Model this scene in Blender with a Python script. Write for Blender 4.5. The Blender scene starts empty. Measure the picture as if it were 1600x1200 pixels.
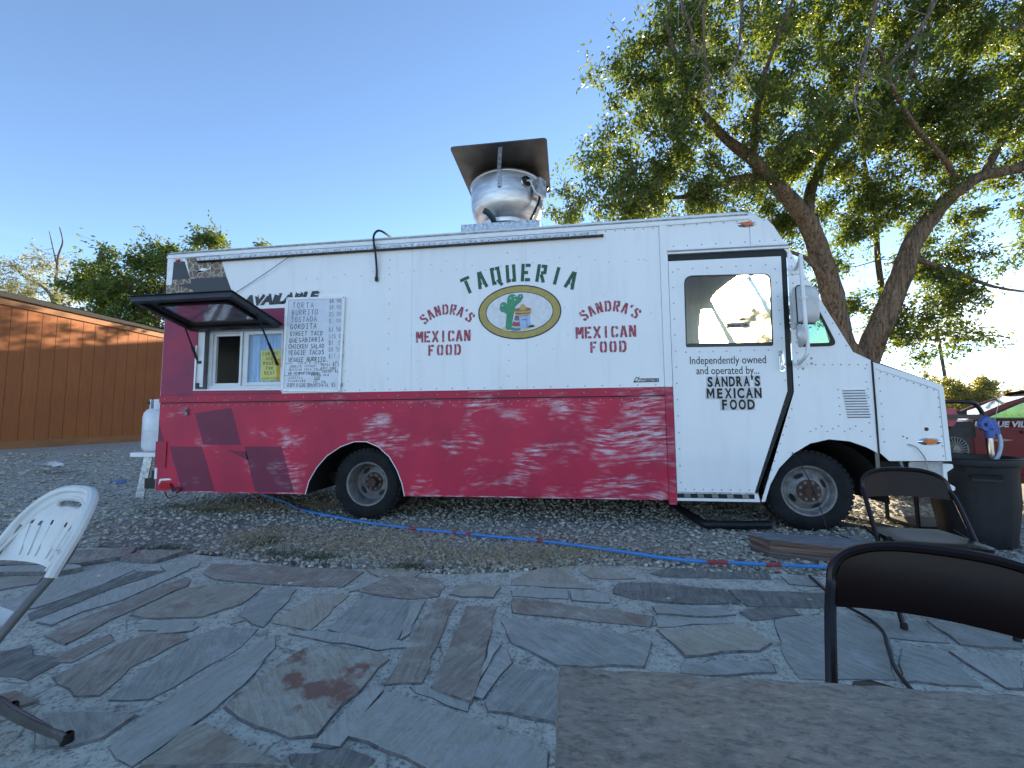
import bpy, math, random
import numpy as np
from mathutils import Vector, Matrix
from mathutils.geometry import tessellate_polygon
from mathutils import noise as mnoise
R = math.radians
random.seed(7); rng = np.random.default_rng(11)
scene = bpy.context.scene
COL = scene.collection

# ------------------------------------------------------------------ camera
yaw, pitch, roll = R(7.6), math.atan(51.4/650), R(.49)
fw = Vector((-math.sin(yaw)*math.cos(pitch), math.cos(yaw)*math.cos(pitch), math.sin(pitch)))
r0 = Vector((math.cos(yaw), math.sin(yaw), 0)); u0 = r0.cross(fw)
rt = r0*math.cos(roll)-u0*math.sin(roll); up = u0*math.cos(roll)+r0*math.sin(roll)
cd = bpy.data.cameras.new('camera'); cam = bpy.data.objects.new('camera', cd); COL.objects.link(cam)
cd.sensor_fit = 'HORIZONTAL'; cd.sensor_width = 36; cd.lens = 650/1600*36
cd.clip_start = .02; cd.clip_end = 6000
M = Matrix((rt, up, -fw)).transposed().to_4x4(); M.translation = Vector((0, -4.39, 1.115))
cam.matrix_world = M
scene.camera = cam

# ------------------------------------------------------------------ sky, sun, exposure
SUN_EL, SUN_AZ = 12.5, 19.05        # azimuth from +Y toward +X
w = bpy.data.worlds.new('World'); scene.world = w; w.use_nodes = True
nt = w.node_tree; nt.nodes.clear()
def WN(t, **k):
    n = nt.nodes.new(t)
    for a, b in k.items(): setattr(n, a, b)
    return n
sky = WN('ShaderNodeTexSky', sky_type='NISHITA', sun_disc=False, sun_elevation=R(SUN_EL), sun_rotation=R(SUN_AZ),
         altitude=4500, air_density=1.0, dust_density=.1, ozone_density=2.6)
bg = WN('ShaderNodeBackground'); bg.inputs[1].default_value = .15
wo = WN('ShaderNodeOutputWorld')
# thin evening cloud bank low along the horizon, all the way round
tc = WN('ShaderNodeTexCoord'); sep = WN('ShaderNodeSeparateXYZ'); nt.links.new(tc.outputs['Generated'], sep.inputs[0])
mp = WN('ShaderNodeMapping'); mp.inputs['Scale'].default_value = (2.2, 2.2, 15); nt.links.new(tc.outputs['Generated'], mp.inputs[0])
nz = WN('ShaderNodeTexNoise'); nz.inputs['Scale'].default_value = 1.6; nz.inputs['Detail'].default_value = 7; nz.inputs['Roughness'].default_value = .55
nt.links.new(mp.outputs[0], nz.inputs['Vector'])
cr = WN('ShaderNodeValToRGB'); cr.color_ramp.elements[0].position = .42; cr.color_ramp.elements[1].position = .62
nt.links.new(nz.outputs['Fac'], cr.inputs[0])
band = WN('ShaderNodeMapRange', interpolation_type='SMOOTHSTEP'); band.inputs[1].default_value = .30; band.inputs[2].default_value = .07
nt.links.new(sep.outputs['Z'], band.inputs[0])
mm = WN('ShaderNodeMath', operation='MULTIPLY'); nt.links.new(cr.outputs[0], mm.inputs[0]); nt.links.new(band.outputs[0], mm.inputs[1])
m2 = WN('ShaderNodeMath', operation='MULTIPLY'); nt.links.new(mm.outputs[0], m2.inputs[0]); m2.inputs[1].default_value = .75
mix = WN('ShaderNodeMix', data_type='RGBA'); nt.links.new(m2.outputs[0], mix.inputs['Factor'])
nt.links.new(sky.outputs[0], mix.inputs['A']); mix.inputs['B'].default_value = (5.2, 5.0, 4.9, 1)
nt.links.new(mix.outputs['Result'], bg.inputs[0]); nt.links.new(bg.outputs[0], wo.inputs[0])
sl = bpy.data.lights.new('sun', 'SUN'); sl.energy = 4.5; sl.angle = R(.5); sl.color = (1, .86, .66)
so = bpy.data.objects.new('sun', sl); COL.objects.link(so)
sd = Vector((math.sin(R(SUN_AZ))*math.cos(R(SUN_EL)), math.cos(R(SUN_AZ))*math.cos(R(SUN_EL)), math.sin(R(SUN_EL))))
so.rotation_euler = sd.to_track_quat('Z', 'Y').to_euler(); so.location = (0, 0, 30)
vs = scene.view_settings; vs.view_transform = 'Standard'; vs.look = 'None'; vs.gamma = 1; vs.use_curve_mapping = False
vs.exposure = 1.82
vs.use_white_balance = True; vs.white_balance_temperature = 7500; vs.white_balance_tint = 8   # the camera's own shade balance
scene.render.engine = 'CYCLES'
scene.cycles.max_bounces = 6; scene.cycles.transparent_max_bounces = 12; scene.cycles.sample_clamp_indirect = 4

# ------------------------------------------------------------------ materials
def new_mat(name):
    m = bpy.data.materials.new(name); m.use_nodes = True
    b = m.node_tree.nodes['Principled BSDF']
    return m, m.node_tree, b
def N(t, ty, **k):
    n = t.nodes.new(ty)
    for a, b in k.items(): setattr(n, a, b)
    return n
def L(t, a, b): t.links.new(a, b)
def rgba(c): return (c[0], c[1], c[2], 1)
def ramp(t, fac, stops):
    n = N(t, 'ShaderNodeValToRGB'); e = n.color_ramp.elements
    while len(e) < len(stops): e.new(.5)
    for el, (p, c) in zip(e, stops):
        el.position = p; el.color = rgba(c) if not isinstance(c, (int, float)) else (c, c, c, 1)
    L(t, fac, n.inputs[0]); return n.outputs[0]
def coords(t, scale=(1, 1, 1), rot=(0, 0, 0), world=False):
    m = N(t, 'ShaderNodeMapping'); m.inputs['Scale'].default_value = scale; m.inputs['Rotation'].default_value = rot
    if world:
        g = N(t, 'ShaderNodeNewGeometry'); L(t, g.outputs['Position'], m.inputs[0])
    else:
        c = N(t, 'ShaderNodeTexCoord'); L(t, c.outputs['Object'], m.inputs[0])
    return m.outputs[0]
def noise(t, vec, scale, detail=4, rough=.55, dist=0):
    n = N(t, 'ShaderNodeTexNoise'); n.inputs['Scale'].default_value = scale; n.inputs['Detail'].default_value = detail
    n.inputs['Roughness'].default_value = rough; n.inputs['Distortion'].default_value = dist
    L(t, vec, n.inputs['Vector']); return n.outputs['Fac']
def mixc(t, fac, a, b, mode='MIX'):
    n = N(t, 'ShaderNodeMix', data_type='RGBA', blend_type=mode)
    for s, v in (('Factor', fac), ('A', a), ('B', b)):
        if hasattr(v, 'links'): L(t, v, n.inputs[s])
        elif s == 'Factor': n.inputs[s].default_value = v
        else: n.inputs[s].default_value = rgba(v)
    return n.outputs['Result']
def math_(t, op, a, b=0):
    n = N(t, 'ShaderNodeMath', operation=op)
    for i, v in enumerate((a, b)):
        if hasattr(v, 'links'): L(t, v, n.inputs[i])
        else: n.inputs[i].default_value = v
    return n.outputs[0]
def bump(t, b, h, strength=.3, dist=.01):
    n = N(t, 'ShaderNodeBump'); n.inputs['Strength'].default_value = strength; n.inputs['Distance'].default_value = dist
    L(t, h, n.inputs['Height']); L(t, n.outputs[0], b.inputs['Normal'])
def simple(name, c, rough=.5, metal=0, var=.12, scale=12, bmp=0, bscale=60, world=True, dark=None, stretch=(1, 1, 1), spec=None):
    m, t, b = new_mat(name)
    v = coords(t, stretch, world=world)
    f = noise(t, v, scale, 5, .6)
    d = dark or tuple(x*(1-2*var) for x in c); l = tuple(min(1, x*(1+var)) for x in c)
    L(t, ramp(t, f, [(.3, d), (.7, l)]), b.inputs['Base Color'])
    b.inputs['Roughness'].default_value = rough; b.inputs['Metallic'].default_value = metal
    if spec is not None: b.inputs['Specular IOR Level'].default_value = spec
    if bmp: bump(t, b, noise(t, coords(t, stretch, world=world), bscale, 4), bmp, .004)
    return m

def mat_white(name, base=(.83, .83, .815)):
    m, t, b = new_mat(name)
    v = coords(t, world=True)
    big = noise(t, v, .9, 4, .6); fine = noise(t, coords(t, (1, 1, 3), world=True), 45, 3, .7)
    streak = noise(t, coords(t, (3.5, 3.5, .5), world=True), 2.2, 4, .6)
    c = mixc(t, ramp(t, big, [(.35, 0), (.7, 1)]), tuple(x*.93 for x in base), base)
    c = mixc(t, ramp(t, streak, [(.52, 0), (.8, .20)]), c, (.42, .40, .37))
    c = mixc(t, ramp(t, fine, [(.68, 0), (.82, .35)]), c, (.36, .35, .34))
    L(t, c, b.inputs['Base Color']); b.inputs['Roughness'].default_value = .42
    bump(t, b, noise(t, v, 2.5, 2), .22, .03)
    return m
def mat_red(name, base, dark, white=.6, wear=.62):
    """brushed-on red paint worn back to white primer in hand-wiped arcs"""
    m, t, b = new_mat(name)
    v = coords(t, world=True)
    patch = noise(t, v, 1.7, 3, .6)
    c = mixc(t, ramp(t, patch, [(.35, 0), (.65, 1)]), dark, base)
    # arcs: distance rings about wandering centres
    g = N(t, 'ShaderNodeNewGeometry'); s = N(t, 'ShaderNodeSeparateXYZ'); L(t, g.outputs['Position'], s.inputs[0])
    warp = noise(t, coords(t, (.9, 0, .9), world=True), .9, 1)
    zz = math_(t, 'ADD', math_(t, 'MULTIPLY', s.outputs['Z'], 30), math_(t, 'MULTIPLY', warp, 14))
    xx = math_(t, 'MULTIPLY', s.outputs['X'], 4.2)
    cmb = N(t, 'ShaderNodeCombineXYZ'); L(t, xx, cmb.inputs[0]); L(t, zz, cmb.inputs[2])
    st = noise(t, cmb.outputs[0], 1.0, 4, .62)
    mask = noise(t, coords(t, (1, 1, 1.7), world=True), 1.7, 3, .6)
    gx = N(t, 'ShaderNodeMapRange'); gx.inputs[1].default_value = -4.8; gx.inputs[2].default_value = 1.0
    gx.inputs[3].default_value = -.04; gx.inputs[4].default_value = .055; L(t, s.outputs['X'], gx.inputs[0])
    gx2 = N(t, 'ShaderNodeMapRange', interpolation_type='SMOOTHSTEP'); gx2.inputs[1].default_value = .2; gx2.inputs[2].default_value = .95; gx2.inputs[3].default_value = 0; gx2.inputs[4].default_value = .10; L(t, s.outputs['X'], gx2.inputs[0])
    mask2 = math_(t, 'ADD', math_(t, 'ADD', mask, gx.outputs[0]), gx2.outputs[0])
    wm = math_(t, 'MULTIPLY', ramp(t, st, [(.46, 0), (.62, 1)]), ramp(t, mask2, [(wear-.07, 0), (wear+.07, 1)]))
    grain = noise(t, coords(t, (1, 1, 2.5), world=True), 70, 3, .7)
    wm = math_(t, 'MULTIPLY', wm, ramp(t, grain, [(.35, .35), (.6, 1)]))
    ch = math_(t, 'MULTIPLY', ramp(t, noise(t, coords(t, (1, 1, 1.5), world=True), 2.4, 7, .72), [(.50, 0), (.74, 1)]), ramp(t, mask2, [(wear-.10, 0), (wear+.08, .28)]))
    c = mixc(t, math_(t, 'MULTIPLY', ch, white), c, (.60, .50, .56))
    c = mixc(t, math_(t, 'MULTIPLY', wm, white), c, (.68, .64, .67))
    chip = noise(t, coords(t, world=True), 26, 5, .7)
    c = mixc(t, ramp(t, chip, [(.735, 0), (.755, 1)]), c, (.7, .7, .7))
    L(t, c, b.inputs['Base Color']); b.inputs['Roughness'].default_value = .5; b.inputs['Specular IOR Level'].default_value = .28
    bump(t, b, noise(t, v, 3, 2), .16, .025)
    return m
def mat_wood_board(name):
    m, t, b = new_mat(name)
    oi = N(t, 'ShaderNodeObjectInfo')
    g = noise(t, coords(t, (1, 6, .35), world=True), 6, 6, .6)
    big = noise(t, coords(t, world=True), .8, 3)
    c = ramp(t, g, [(.25, (.27, .072, .015)), (.6, (.39, .112, .023)), (.85, (.46, .15, .034))])
    c = mixc(t, ramp(t, big, [(.4, 0), (.7, .35)]), c, (.22, .062, .016))
    c = mixc(t, math_(t, 'MULTIPLY', oi.outputs['Random'], .35), c, (.27, .08, .02))
    L(t, c, b.inputs['Base Color']); b.inputs['Roughness'].default_value = .75
    bump(t, b, noise(t, coords(t, (1, 14, .5), world=True), 12, 4), .35, .006)
    return m
def mat_stone(name, cols, rust=0):
    m, t, b = new_mat(name)
    oi = N(t, 'ShaderNodeObjectInfo')
    an = math_(t, 'MULTIPLY', oi.outputs['Random'], 1.6)
    rv = N(t, 'ShaderNodeVectorRotate', rotation_type='Z_AXIS'); g = N(t, 'ShaderNodeNewGeometry')
    L(t, g.outputs['Position'], rv.inputs[0]); L(t, math_(t, 'ADD', an, .5), rv.inputs['Angle'])
    mp = N(t, 'ShaderNodeMapping'); mp.inputs['Scale'].default_value = (1.5, 12, 1); L(t, rv.outputs[0], mp.inputs[0])
    lay = noise(t, mp.outputs[0], 3.6, 10, .72, .6)
    grain = noise(t, mp.outputs[0], 22, 5, .7)
    fine = noise(t, coords(t, world=True), 60, 5, .7); mid = noise(t, coords(t, world=True), 7, 5, .65)
    c = ramp(t, lay, [(.30, tuple(x*.70 for x in cols[0])), (.42, cols[0]), (.54, cols[1]), (.66, cols[2])])
    c = mixc(t, ramp(t, grain, [(.36, .38), (.48, 0)]), c, tuple(x*.55 for x in cols[0])); c = mixc(t, ramp(t, grain, [(.6, 0), (.75, .4)]), c, tuple(min(.62, x*1.25) for x in cols[2]))
    c = mixc(t, math_(t, 'MULTIPLY', oi.outputs['Random'], .2), c, cols[0])
    c = mixc(t, ramp(t, fine, [(.32, .45), (.48, 0)]), c, tuple(x*.55 for x in cols[1]), 'MIX')
    c = mixc(t, ramp(t, mid, [(.5, 0), (.68, .6)]), c, tuple(min(.62, x*1.5) for x in cols[1]))
    if rust:
        rr = noise(t, coords(t, world=True), 4.6, 6, .6)
        c = mixc(t, ramp(t, rr, [(.525, 0), (.60, rust)]), c, (.27, .13, .09))
    L(t, c, b.inputs['Base Color']); b.inputs['Roughness'].default_value = .82
    h = math_(t, 'ADD', math_(t, 'MULTIPLY', lay, 1.4), math_(t, 'ADD', math_(t, 'MULTIPLY', fine, .4), math_(t, 'MULTIPLY', grain, .6)))
    bump(t, b, h, .9, .016)
    return m
def mat_glass(name, tint=(.9, .93, .92), dust=.06, dustc=(.8, .8, .75), fwd=0):
    m, t, b = new_mat(name); t.nodes.remove(b)
    out = t.nodes['Material Output']
    tr = N(t, 'ShaderNodeBsdfTransparent'); tr.inputs[0].default_value = rgba(tint)
    gl = N(t, 'ShaderNodeBsdfGlossy'); gl.inputs['Roughness'].default_value = .03
    fr = N(t, 'ShaderNodeLayerWeight'); fr.inputs[0].default_value = .5
    ff = math_(t, 'ADD', .045, math_(t, 'MULTIPLY', math_(t, 'POWER', fr.outputs['Facing'], 5), .9))
    m1 = N(t, 'ShaderNodeMixShader'); L(t, ff, m1.inputs[0]); L(t, tr.outputs[0], m1.inputs[1]); L(t, gl.outputs[0], m1.inputs[2])
    tl = N(t, 'ShaderNodeBsdfTranslucent'); tl.inputs[0].default_value = rgba(dustc)
    df = N(t, 'ShaderNodeBsdfDiffuse'); df.inputs[0].default_value = rgba(dustc)
    m3 = N(t, 'ShaderNodeMixShader'); m3.inputs[0].default_value = .35; L(t, tl.outputs[0], m3.inputs[1]); L(t, df.outputs[0], m3.inputs[2])
    n = noise(t, coords(t, (6, 6, 1), world=True), 3, 5, .7)
    m2 = N(t, 'ShaderNodeMixShader'); L(t, ramp(t, n, [(.3, dust*.5), (.75, dust*1.6)]), m2.inputs[0])
    L(t, m1.outputs[0], m2.inputs[1]); L(t, m3.outputs[0], m2.inputs[2]); last = m2
    if fwd:   # film scatters light straight on, tinted warm to imitate the sun's glare
        for rg_, am in ((.75, fwd), (.4, fwd*.6)):
            rf = N(t, 'ShaderNodeBsdfRefraction'); rf.inputs['IOR'].default_value = 1.12; rf.inputs['Roughness'].default_value = rg_; rf.inputs[0].default_value = (1, .86, .62, 1)
            m4 = N(t, 'ShaderNodeMixShader'); L(t, ramp(t, n, [(.3, am*.6), (.75, am*1.3)]), m4.inputs[0]); L(t, last.outputs[0], m4.inputs[1]); L(t, rf.outputs[0], m4.inputs[2]); last = m4
    L(t, last.outputs[0], out.inputs[0])
    return m
def mat_leaf(name, c1, c2, c3, trans=.45):
    m, t, b = new_mat(name); t.nodes.remove(b); out = t.nodes['Material Output']
    g = N(t, 'ShaderNodeNewGeometry')
    col = ramp(t, g.outputs['Random Per Island'], [(0, c1), (.55, c2), (1, c3)])
    d = N(t, 'ShaderNodeBsdfPrincipled'); L(t, col, d.inputs['Base Color']); d.inputs['Roughness'].default_value = .45
    d.inputs['Specular IOR Level'].default_value = .35
    tl = N(t, 'ShaderNodeBsdfTranslucent'); L(t, mixc(t, 1.0, col, (1.9, 1.8, .5), 'MULTIPLY'), tl.inputs[0])
    ms = N(t, 'ShaderNodeMixShader'); ms.inputs[0].default_value = trans
    L(t, d.outputs[0], ms.inputs[1]); L(t, tl.outputs[0], ms.inputs[2]); L(t, ms.outputs[0], out.inputs[0])
    return m
def mat_bark(name, a, c):
    m, t, b = new_mat(name)
    f = math_(t, 'ADD', math_(t, 'MULTIPLY', noise(t, coords(t, (8, 8, .45), world=True), 3.0, 5, .6, .6), .75), math_(t, 'MULTIPLY', noise(t, coords(t, (2, 2, 2), world=True), 9, 4), .25))
    L(t, ramp(t, f, [(.38, tuple(x*.3 for x in a)), (.5, a), (.72, c)]), b.inputs['Base Color'])
    b.inputs['Roughness'].default_value = .9; bump(t, b, f, 1.0, .16); return m
def mat_voronoi_ground(name):
    m, t, b = new_mat(name)
    v = N(t, 'ShaderNodeTexVoronoi'); v.inputs['Scale'].default_value = 34; L(t, coords(t, world=True), v.inputs['Vector'])
    big = noise(t, coords(t, world=True), .7, 4)
    sepc = N(t, 'ShaderNodeSeparateColor'); L(t, v.outputs['Color'], sepc.inputs[0])
    c = ramp(t, sepc.outputs[0], [(0, (.26, .255, .22)), (.5, (.47, .455, .38)), (.85, (.57, .55, .46)), (1, (.66, .65, .57))])
    c = mixc(t, ramp(t, v.outputs['Distance'], [(.3, 0), (.75, .6)]), c, (.09, .085, .075))
    c = mixc(t, ramp(t, big, [(.5, 0), (.75, .5)]), c, (.33, .27, .19))
    far = N(t, 'ShaderNodeNewGeometry'); sp = N(t, 'ShaderNodeSeparateXYZ'); L(t, far.outputs['Position'], sp.inputs[0])
    mr = N(t, 'ShaderNodeMapRange'); mr.inputs[1].default_value = 12; mr.inputs[2].default_value = 22; L(t, sp.outputs['Y'], mr.inputs[0])
    dry = ramp(t, noise(t, coords(t, world=True), .25, 6, .7), [(.35, (.12, .10, .06)), (.6, (.25, .20, .12))])
    c = mixc(t, mr.outputs[0], c, dry)
    L(t, c, b.inputs['Base Color']); b.inputs['Roughness'].default_value = .9
    bump(t, b, math_(t, 'SUBTRACT', 1, v.outputs['Distance']), .8, .012)
    return m
def mat_island(name, stops, rough=.8, bmp=.3):
    m, t, b = new_mat(name)
    g = N(t, 'ShaderNodeNewGeometry')
    c = ramp(t, g.outputs['Random Per Island'], stops)
    c = mixc(t, ramp(t, noise(t, coords(t, world=True), 90, 3), [(.35, .35), (.7, 0)]), c, (.06, .06, .06))
    L(t, c, b.inputs['Base Color']); b.inputs['Roughness'].default_value = rough
    return m

WHITE = mat_white('white body paint'); WHITE2 = simple('white trim paint', (.80, .80, .79), .4, 0, .07, 8)
RED = mat_red('worn red paint', (.56, .024, .062), (.41, .020, .055), 1.0, .600)
REDP = mat_red('dull plum checks under paint', (.20, .022, .055), (.15, .020, .05), .5, .66)
REDT = mat_red('plum red paint by the hatch', (.38, .024, .068), (.21, .028, .07), .2, .72)
BELT = mat_red('red belt paint', (.50, .020, .055), (.34, .018, .05), .5, .62)
DECALDARK = simple('faded charcoal vinyl', (.022, .024, .030), .5, 0, .15, 5)
BLACK = simple('black rubber', (.005, .005, .0055), .6, 0, .2, 20)
BLACKP = simple('black plastic', (.009, .0095, .011), .45, 0, .15, 9, .15, spec=.35)
TIRE = simple('tyre rubber', (.0115, .012, .013), .85, 0, .3, 9, .3, 50, spec=.3)
RIM = simple('weathered steel rim', (.21, .20, .195), .55, .35, .25, 14, .2)
RUST = simple('rusty iron', (.085, .045, .033), .8, .2, .3, 22, .4)
ALU = simple('spun aluminium', (.58, .58, .59), .36, .92, .16, 3, .1, 30, stretch=(1, 1, 5), dark=(.34, .32, .30))
ALUD = simple('greasy aluminium', (.125, .118, .11), .5, .75, .25, 3, .15)
GALV = simple('galvanised steel', (.50, .52, .54), .42, .7, .25, 25, .15)
CHROME = simple('chrome', (.75, .75, .76), .14, 1, .06, 9)
FRAMEB = simple('black painted aluminium', (.026, .026, .028), .40, .1, .2, 9)
AMBER = simple('amber lens', (.75, .16, .015), .2, 0, .1, 40)
REDLENS = simple('red lens', (.5, .012, .012), .2, 0, .1, 40)
VINYL = simple('white vinyl frame', (.66, .67, .68), .4, 0, .06, 6)
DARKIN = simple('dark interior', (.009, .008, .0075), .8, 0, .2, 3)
CABIN = simple('cab lining', (.16, .145, .12), .7, 0, .2, 3)
UNDER = simple('greasy underbody', (.008, .0075, .007), .85, 0, .3, 8)
GLASSD = mat_glass('dusty cab glass', (.90, .91, .84), .085, (.85, .76, .52), .22)
GLASSG = mat_glass('green tinted glass', (.55, .78, .62), .07, (.5, .75, .55))
GLASSC = mat_glass('clear glass', (.93, .95, .95), .04)
WOOD = mat_wood_board('stained siding'); FASCIA = simple('fascia wood', (.33, .13, .045), .7, 0, .15, 5, .2, stretch=(1, .2, 1))
SHINGLE = simple('dark shingles', (.03, .03, .032), .9, 0, .3, 12, .4)
TANK = simple('white tank enamel', (.70, .72, .74), .38, 0, .08, 6, .05)

# ------------------------------------------------------------------ mesh helpers
def new_obj(name, me, parent=None, loc=None):
    o = bpy.data.objects.new(name, me); COL.objects.link(o)
    if parent is not None: o.parent = parent
    if loc is not None: o.location = loc
    return o
def empty(name, label=None, cat=None, group=None, loc=(0, 0, 0), rz=0):
    o = bpy.data.objects.new(name, None); COL.objects.link(o); o.location = loc; o.rotation_euler = (0, 0, rz)
    o.empty_display_size = .1
    return tag(o, label, cat, group)
def tag(o, label=None, cat=None, group=None, kind=None):
    if label: o['label'] = label
    if cat: o['category'] = cat
    if group: o['group'] = group
    if kind: o['kind'] = kind
    return o
class MB:
    def __init__(s): s.v = []; s.f = []
    def add(s, vs, fs):
        n = len(s.v); s.v += [tuple(x) for x in vs]; s.f += [tuple(i+n for i in f) for f in fs]; return s
    def box(s, x0, x1, y0, y1, z0, z1, mtx=None):
        vs = [Vector((x, y, z)) for z in (z0, z1) for y in (y0, y1) for x in (x0, x1)]
        if mtx is not None: vs = [mtx @ v for v in vs]
        return s.add(vs, [(0, 2, 3, 1), (4, 5, 7, 6), (0, 1, 5, 4), (2, 6, 7, 3), (0, 4, 6, 2), (1, 3, 7, 5)])
    def bar(s, a, b, wd, ht, upv=(0, 0, 1)):
        a, b = Vector(a), Vector(b); d = (b-a).normalized(); u = Vector(upv)
        sx = d.cross(u).normalized(); uu = sx.cross(d)
        vs = [p+sx*i*wd/2+uu*j*ht/2 for p in (a, b) for i, j in ((-1, -1), (1, -1), (1, 1), (-1, 1))]
        return s.add(vs, [(0, 3, 2, 1), (4, 5, 6, 7), (0, 1, 5, 4), (1, 2, 6, 5), (2, 3, 7, 6), (3, 0, 4, 7)])
    def tube(s, pts, rad, n=8, cap=True, flat=1.0):
        pts = [Vector(p) for p in pts]; k = len(pts)
        rads = rad if hasattr(rad, '__len__') else [rad]*k
        base = len(s.v); prev = None
        for i, p in enumerate(pts):
            d = (pts[min(i+1, k-1)]-pts[max(i-1, 0)]).normalized()
            if prev is None:
                a = Vector((0, 0, 1)) if abs(d.z) < .9 else Vector((1, 0, 0))
                x = d.cross(a).normalized()
            else:
                x = prev-d*prev.dot(d)
                x = x.normalized() if x.length > 1e-6 else d.orthogonal().normalized()
            prev = x; y = d.cross(x)
            for j in range(n):
                t = 2*math.pi*j/n
                s.v.append(tuple(p+(x*math.cos(t)+y*math.sin(t)*flat)*rads[i]))
        for i in range(k-1):
            for j in range(n):
                a = base+i*n+j; b = base+i*n+(j+1) % n
                s.f.append((a, b, b+n, a+n))
        if cap:
            s.f.append(tuple(base+j for j in reversed(range(n)))); s.f.append(tuple(base+(k-1)*n+j for j in range(n)))
        return s
    def lathe(s, prof, c=(0, 0, 0), axis='Z', n=32, mtx=None, sy=1.0):
        base = len(s.v); c = Vector(c)
        for r, h in prof:
            for j in range(n):
                t = 2*math.pi*j/n; a, b = r*math.cos(t), r*math.sin(t)*sy
                v = Vector((a, b, h)) if axis == 'Z' else (Vector((a, h, b)) if axis == 'Y' else Vector((h, a, b)))
                v = v+c
                s.v.append(tuple(mtx @ v if mtx is not None else v))
        for i in range(len(prof)-1):
            for j in range(n):
                a = base+i*n+j; b = base+i*n+(j+1) % n
                s.f.append((a, b, b+n, a+n))
        return s
    def plate(s, outer, holes=(), y0=0, t=.003):
        """polygon in XZ (with holes) from y0 to y0+t"""
        loops = [list(outer)]+[list(h) for h in holes]
        vv = [[Vector((x, z, 0)) for x, z in l] for l in loops]
        tris = tessellate_polygon(vv)
        flat = [p for l in loops for p in l]; n = len(flat); base = len(s.v)
        s.v += [(x, y0, z) for x, z in flat]+[(x, y0+t, z) for x, z in flat]
        for tr in tris:
            a, b, c = tr
            p = [flat[i] for i in tr]
            ar = (p[1][0]-p[0][0])*(p[2][1]-p[0][1])-(p[2][0]-p[0][0])*(p[1][1]-p[0][1])
            if ar < 0: a, b, c = a, c, b
            s.f.append((base+a, base+b, base+c)); s.f.append((base+n+a, base+n+c, base+n+b))
        o = 0
        for li, l in enumerate(loops):
            k = len(l)
            ar = sum(l[i][0]*l[(i+1) % k][1]-l[(i+1) % k][0]*l[i][1] for i in range(k))
            ccw = ar > 0
            fl = ccw if li == 0 else not ccw
            for i in range(k):
                a, b = base+o+i, base+o+(i+1) % k
                s.f.append((a, a+n, b+n, b) if fl else (a, b, b+n, a+n))
            o += k
        return s
    def build(s, name, m, parent=None, smooth=False, loc=None, offset=None, angle=40):
        me = bpy.data.meshes.new(name)
        vs = s.v if offset is None else [(x-offset[0], y-offset[1], z-offset[2]) for x, y, z in s.v]
        me.from_pydata(vs, [], s.f); me.validate()
        if m is not None: me.materials.append(m)
        if smooth:
            me.shade_smooth()
            try: me.set_sharp_from_angle(angle=R(angle))
            except Exception: pass
        me.update()
        return new_obj(name, me, parent, loc)
def np_mesh(name, verts, faces, m, parent=None, smooth=False):
    """verts (n,3) float, faces (k,q) int"""
    me = bpy.data.meshes.new(name); k, q = faces.shape
    me.vertices.add(len(verts)); me.vertices.foreach_set('co', np.ascontiguousarray(verts, np.float32).ravel())
    me.loops.add(k*q); me.loops.foreach_set('vertex_index', np.ascontiguousarray(faces, np.int32).ravel())
    me.polygons.add(k); me.polygons.foreach_set('loop_start', np.arange(0, k*q, q, dtype=np.int32))
    me.polygons.foreach_set('loop_total', np.full(k, q, np.int32))
    me.materials.append(m); me.update(calc_edges=True)
    if smooth: me.shade_smooth()
    return new_obj(name, me, parent)
def plate(name, outer, m, parent, holes=(), y0=0, t=.003, **k):
    return MB().plate(outer, holes, y0, t).build(name, m, parent, **k)
def rpoly(pts, rad, seg=5):
    """round the corners of a polygon"""
    out = []; n = len(pts); rads = rad if hasattr(rad, '__len__') else [rad]*n
    for i in range(n):
        p = Vector(pts[i]); a = Vector(pts[i-1]); b = Vector(pts[(i+1) % n]); r = rads[i]
        if r <= 0: out.append(tuple(p)); continue
        da = (a-p); db = (b-p); ra = min(r, da.length*.45); rb = min(r, db.length*.45)
        s, e = p+da.normalized()*ra, p+db.normalized()*rb
        for k in range(seg+1):
            u = k/seg; q = s*(1-u)**2+p*2*u*(1-u)+e*u*u
            out.append(tuple(q))
    return out
def rect(x0, x1, z0, z1): return [(x0, z0), (x1, z0), (x1, z1), (x0, z1)]
def ell(cx, cz, rx, rz, n=40, a0=0): return [(cx+rx*math.cos(a0+2*math.pi*i/n), cz+rz*math.sin(a0+2*math.pi*i/n)) for i in range(n)]
def lin(a, b, n): return [a+(b-a)*i/(n-1) for i in range(n)]
def smooth_path(pts, per=6):
    """catmull-rom"""
    P = [Vector(p) for p in pts]; P = [P[0]*2-P[1]]+P+[P[-1]*2-P[-2]]; out = []
    for i in range(1, len(P)-2):
        for k in range(per):
            t = k/per
            out.append(.5*((2*P[i])+(P[i+1]-P[i-1])*t+(2*P[i-1]-5*P[i]+4*P[i+1]-P[i+2])*t*t+(3*P[i]-P[i-1]-3*P[i+1]+P[i+2])*t**3))
    out.append(P[-2]); return out

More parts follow.
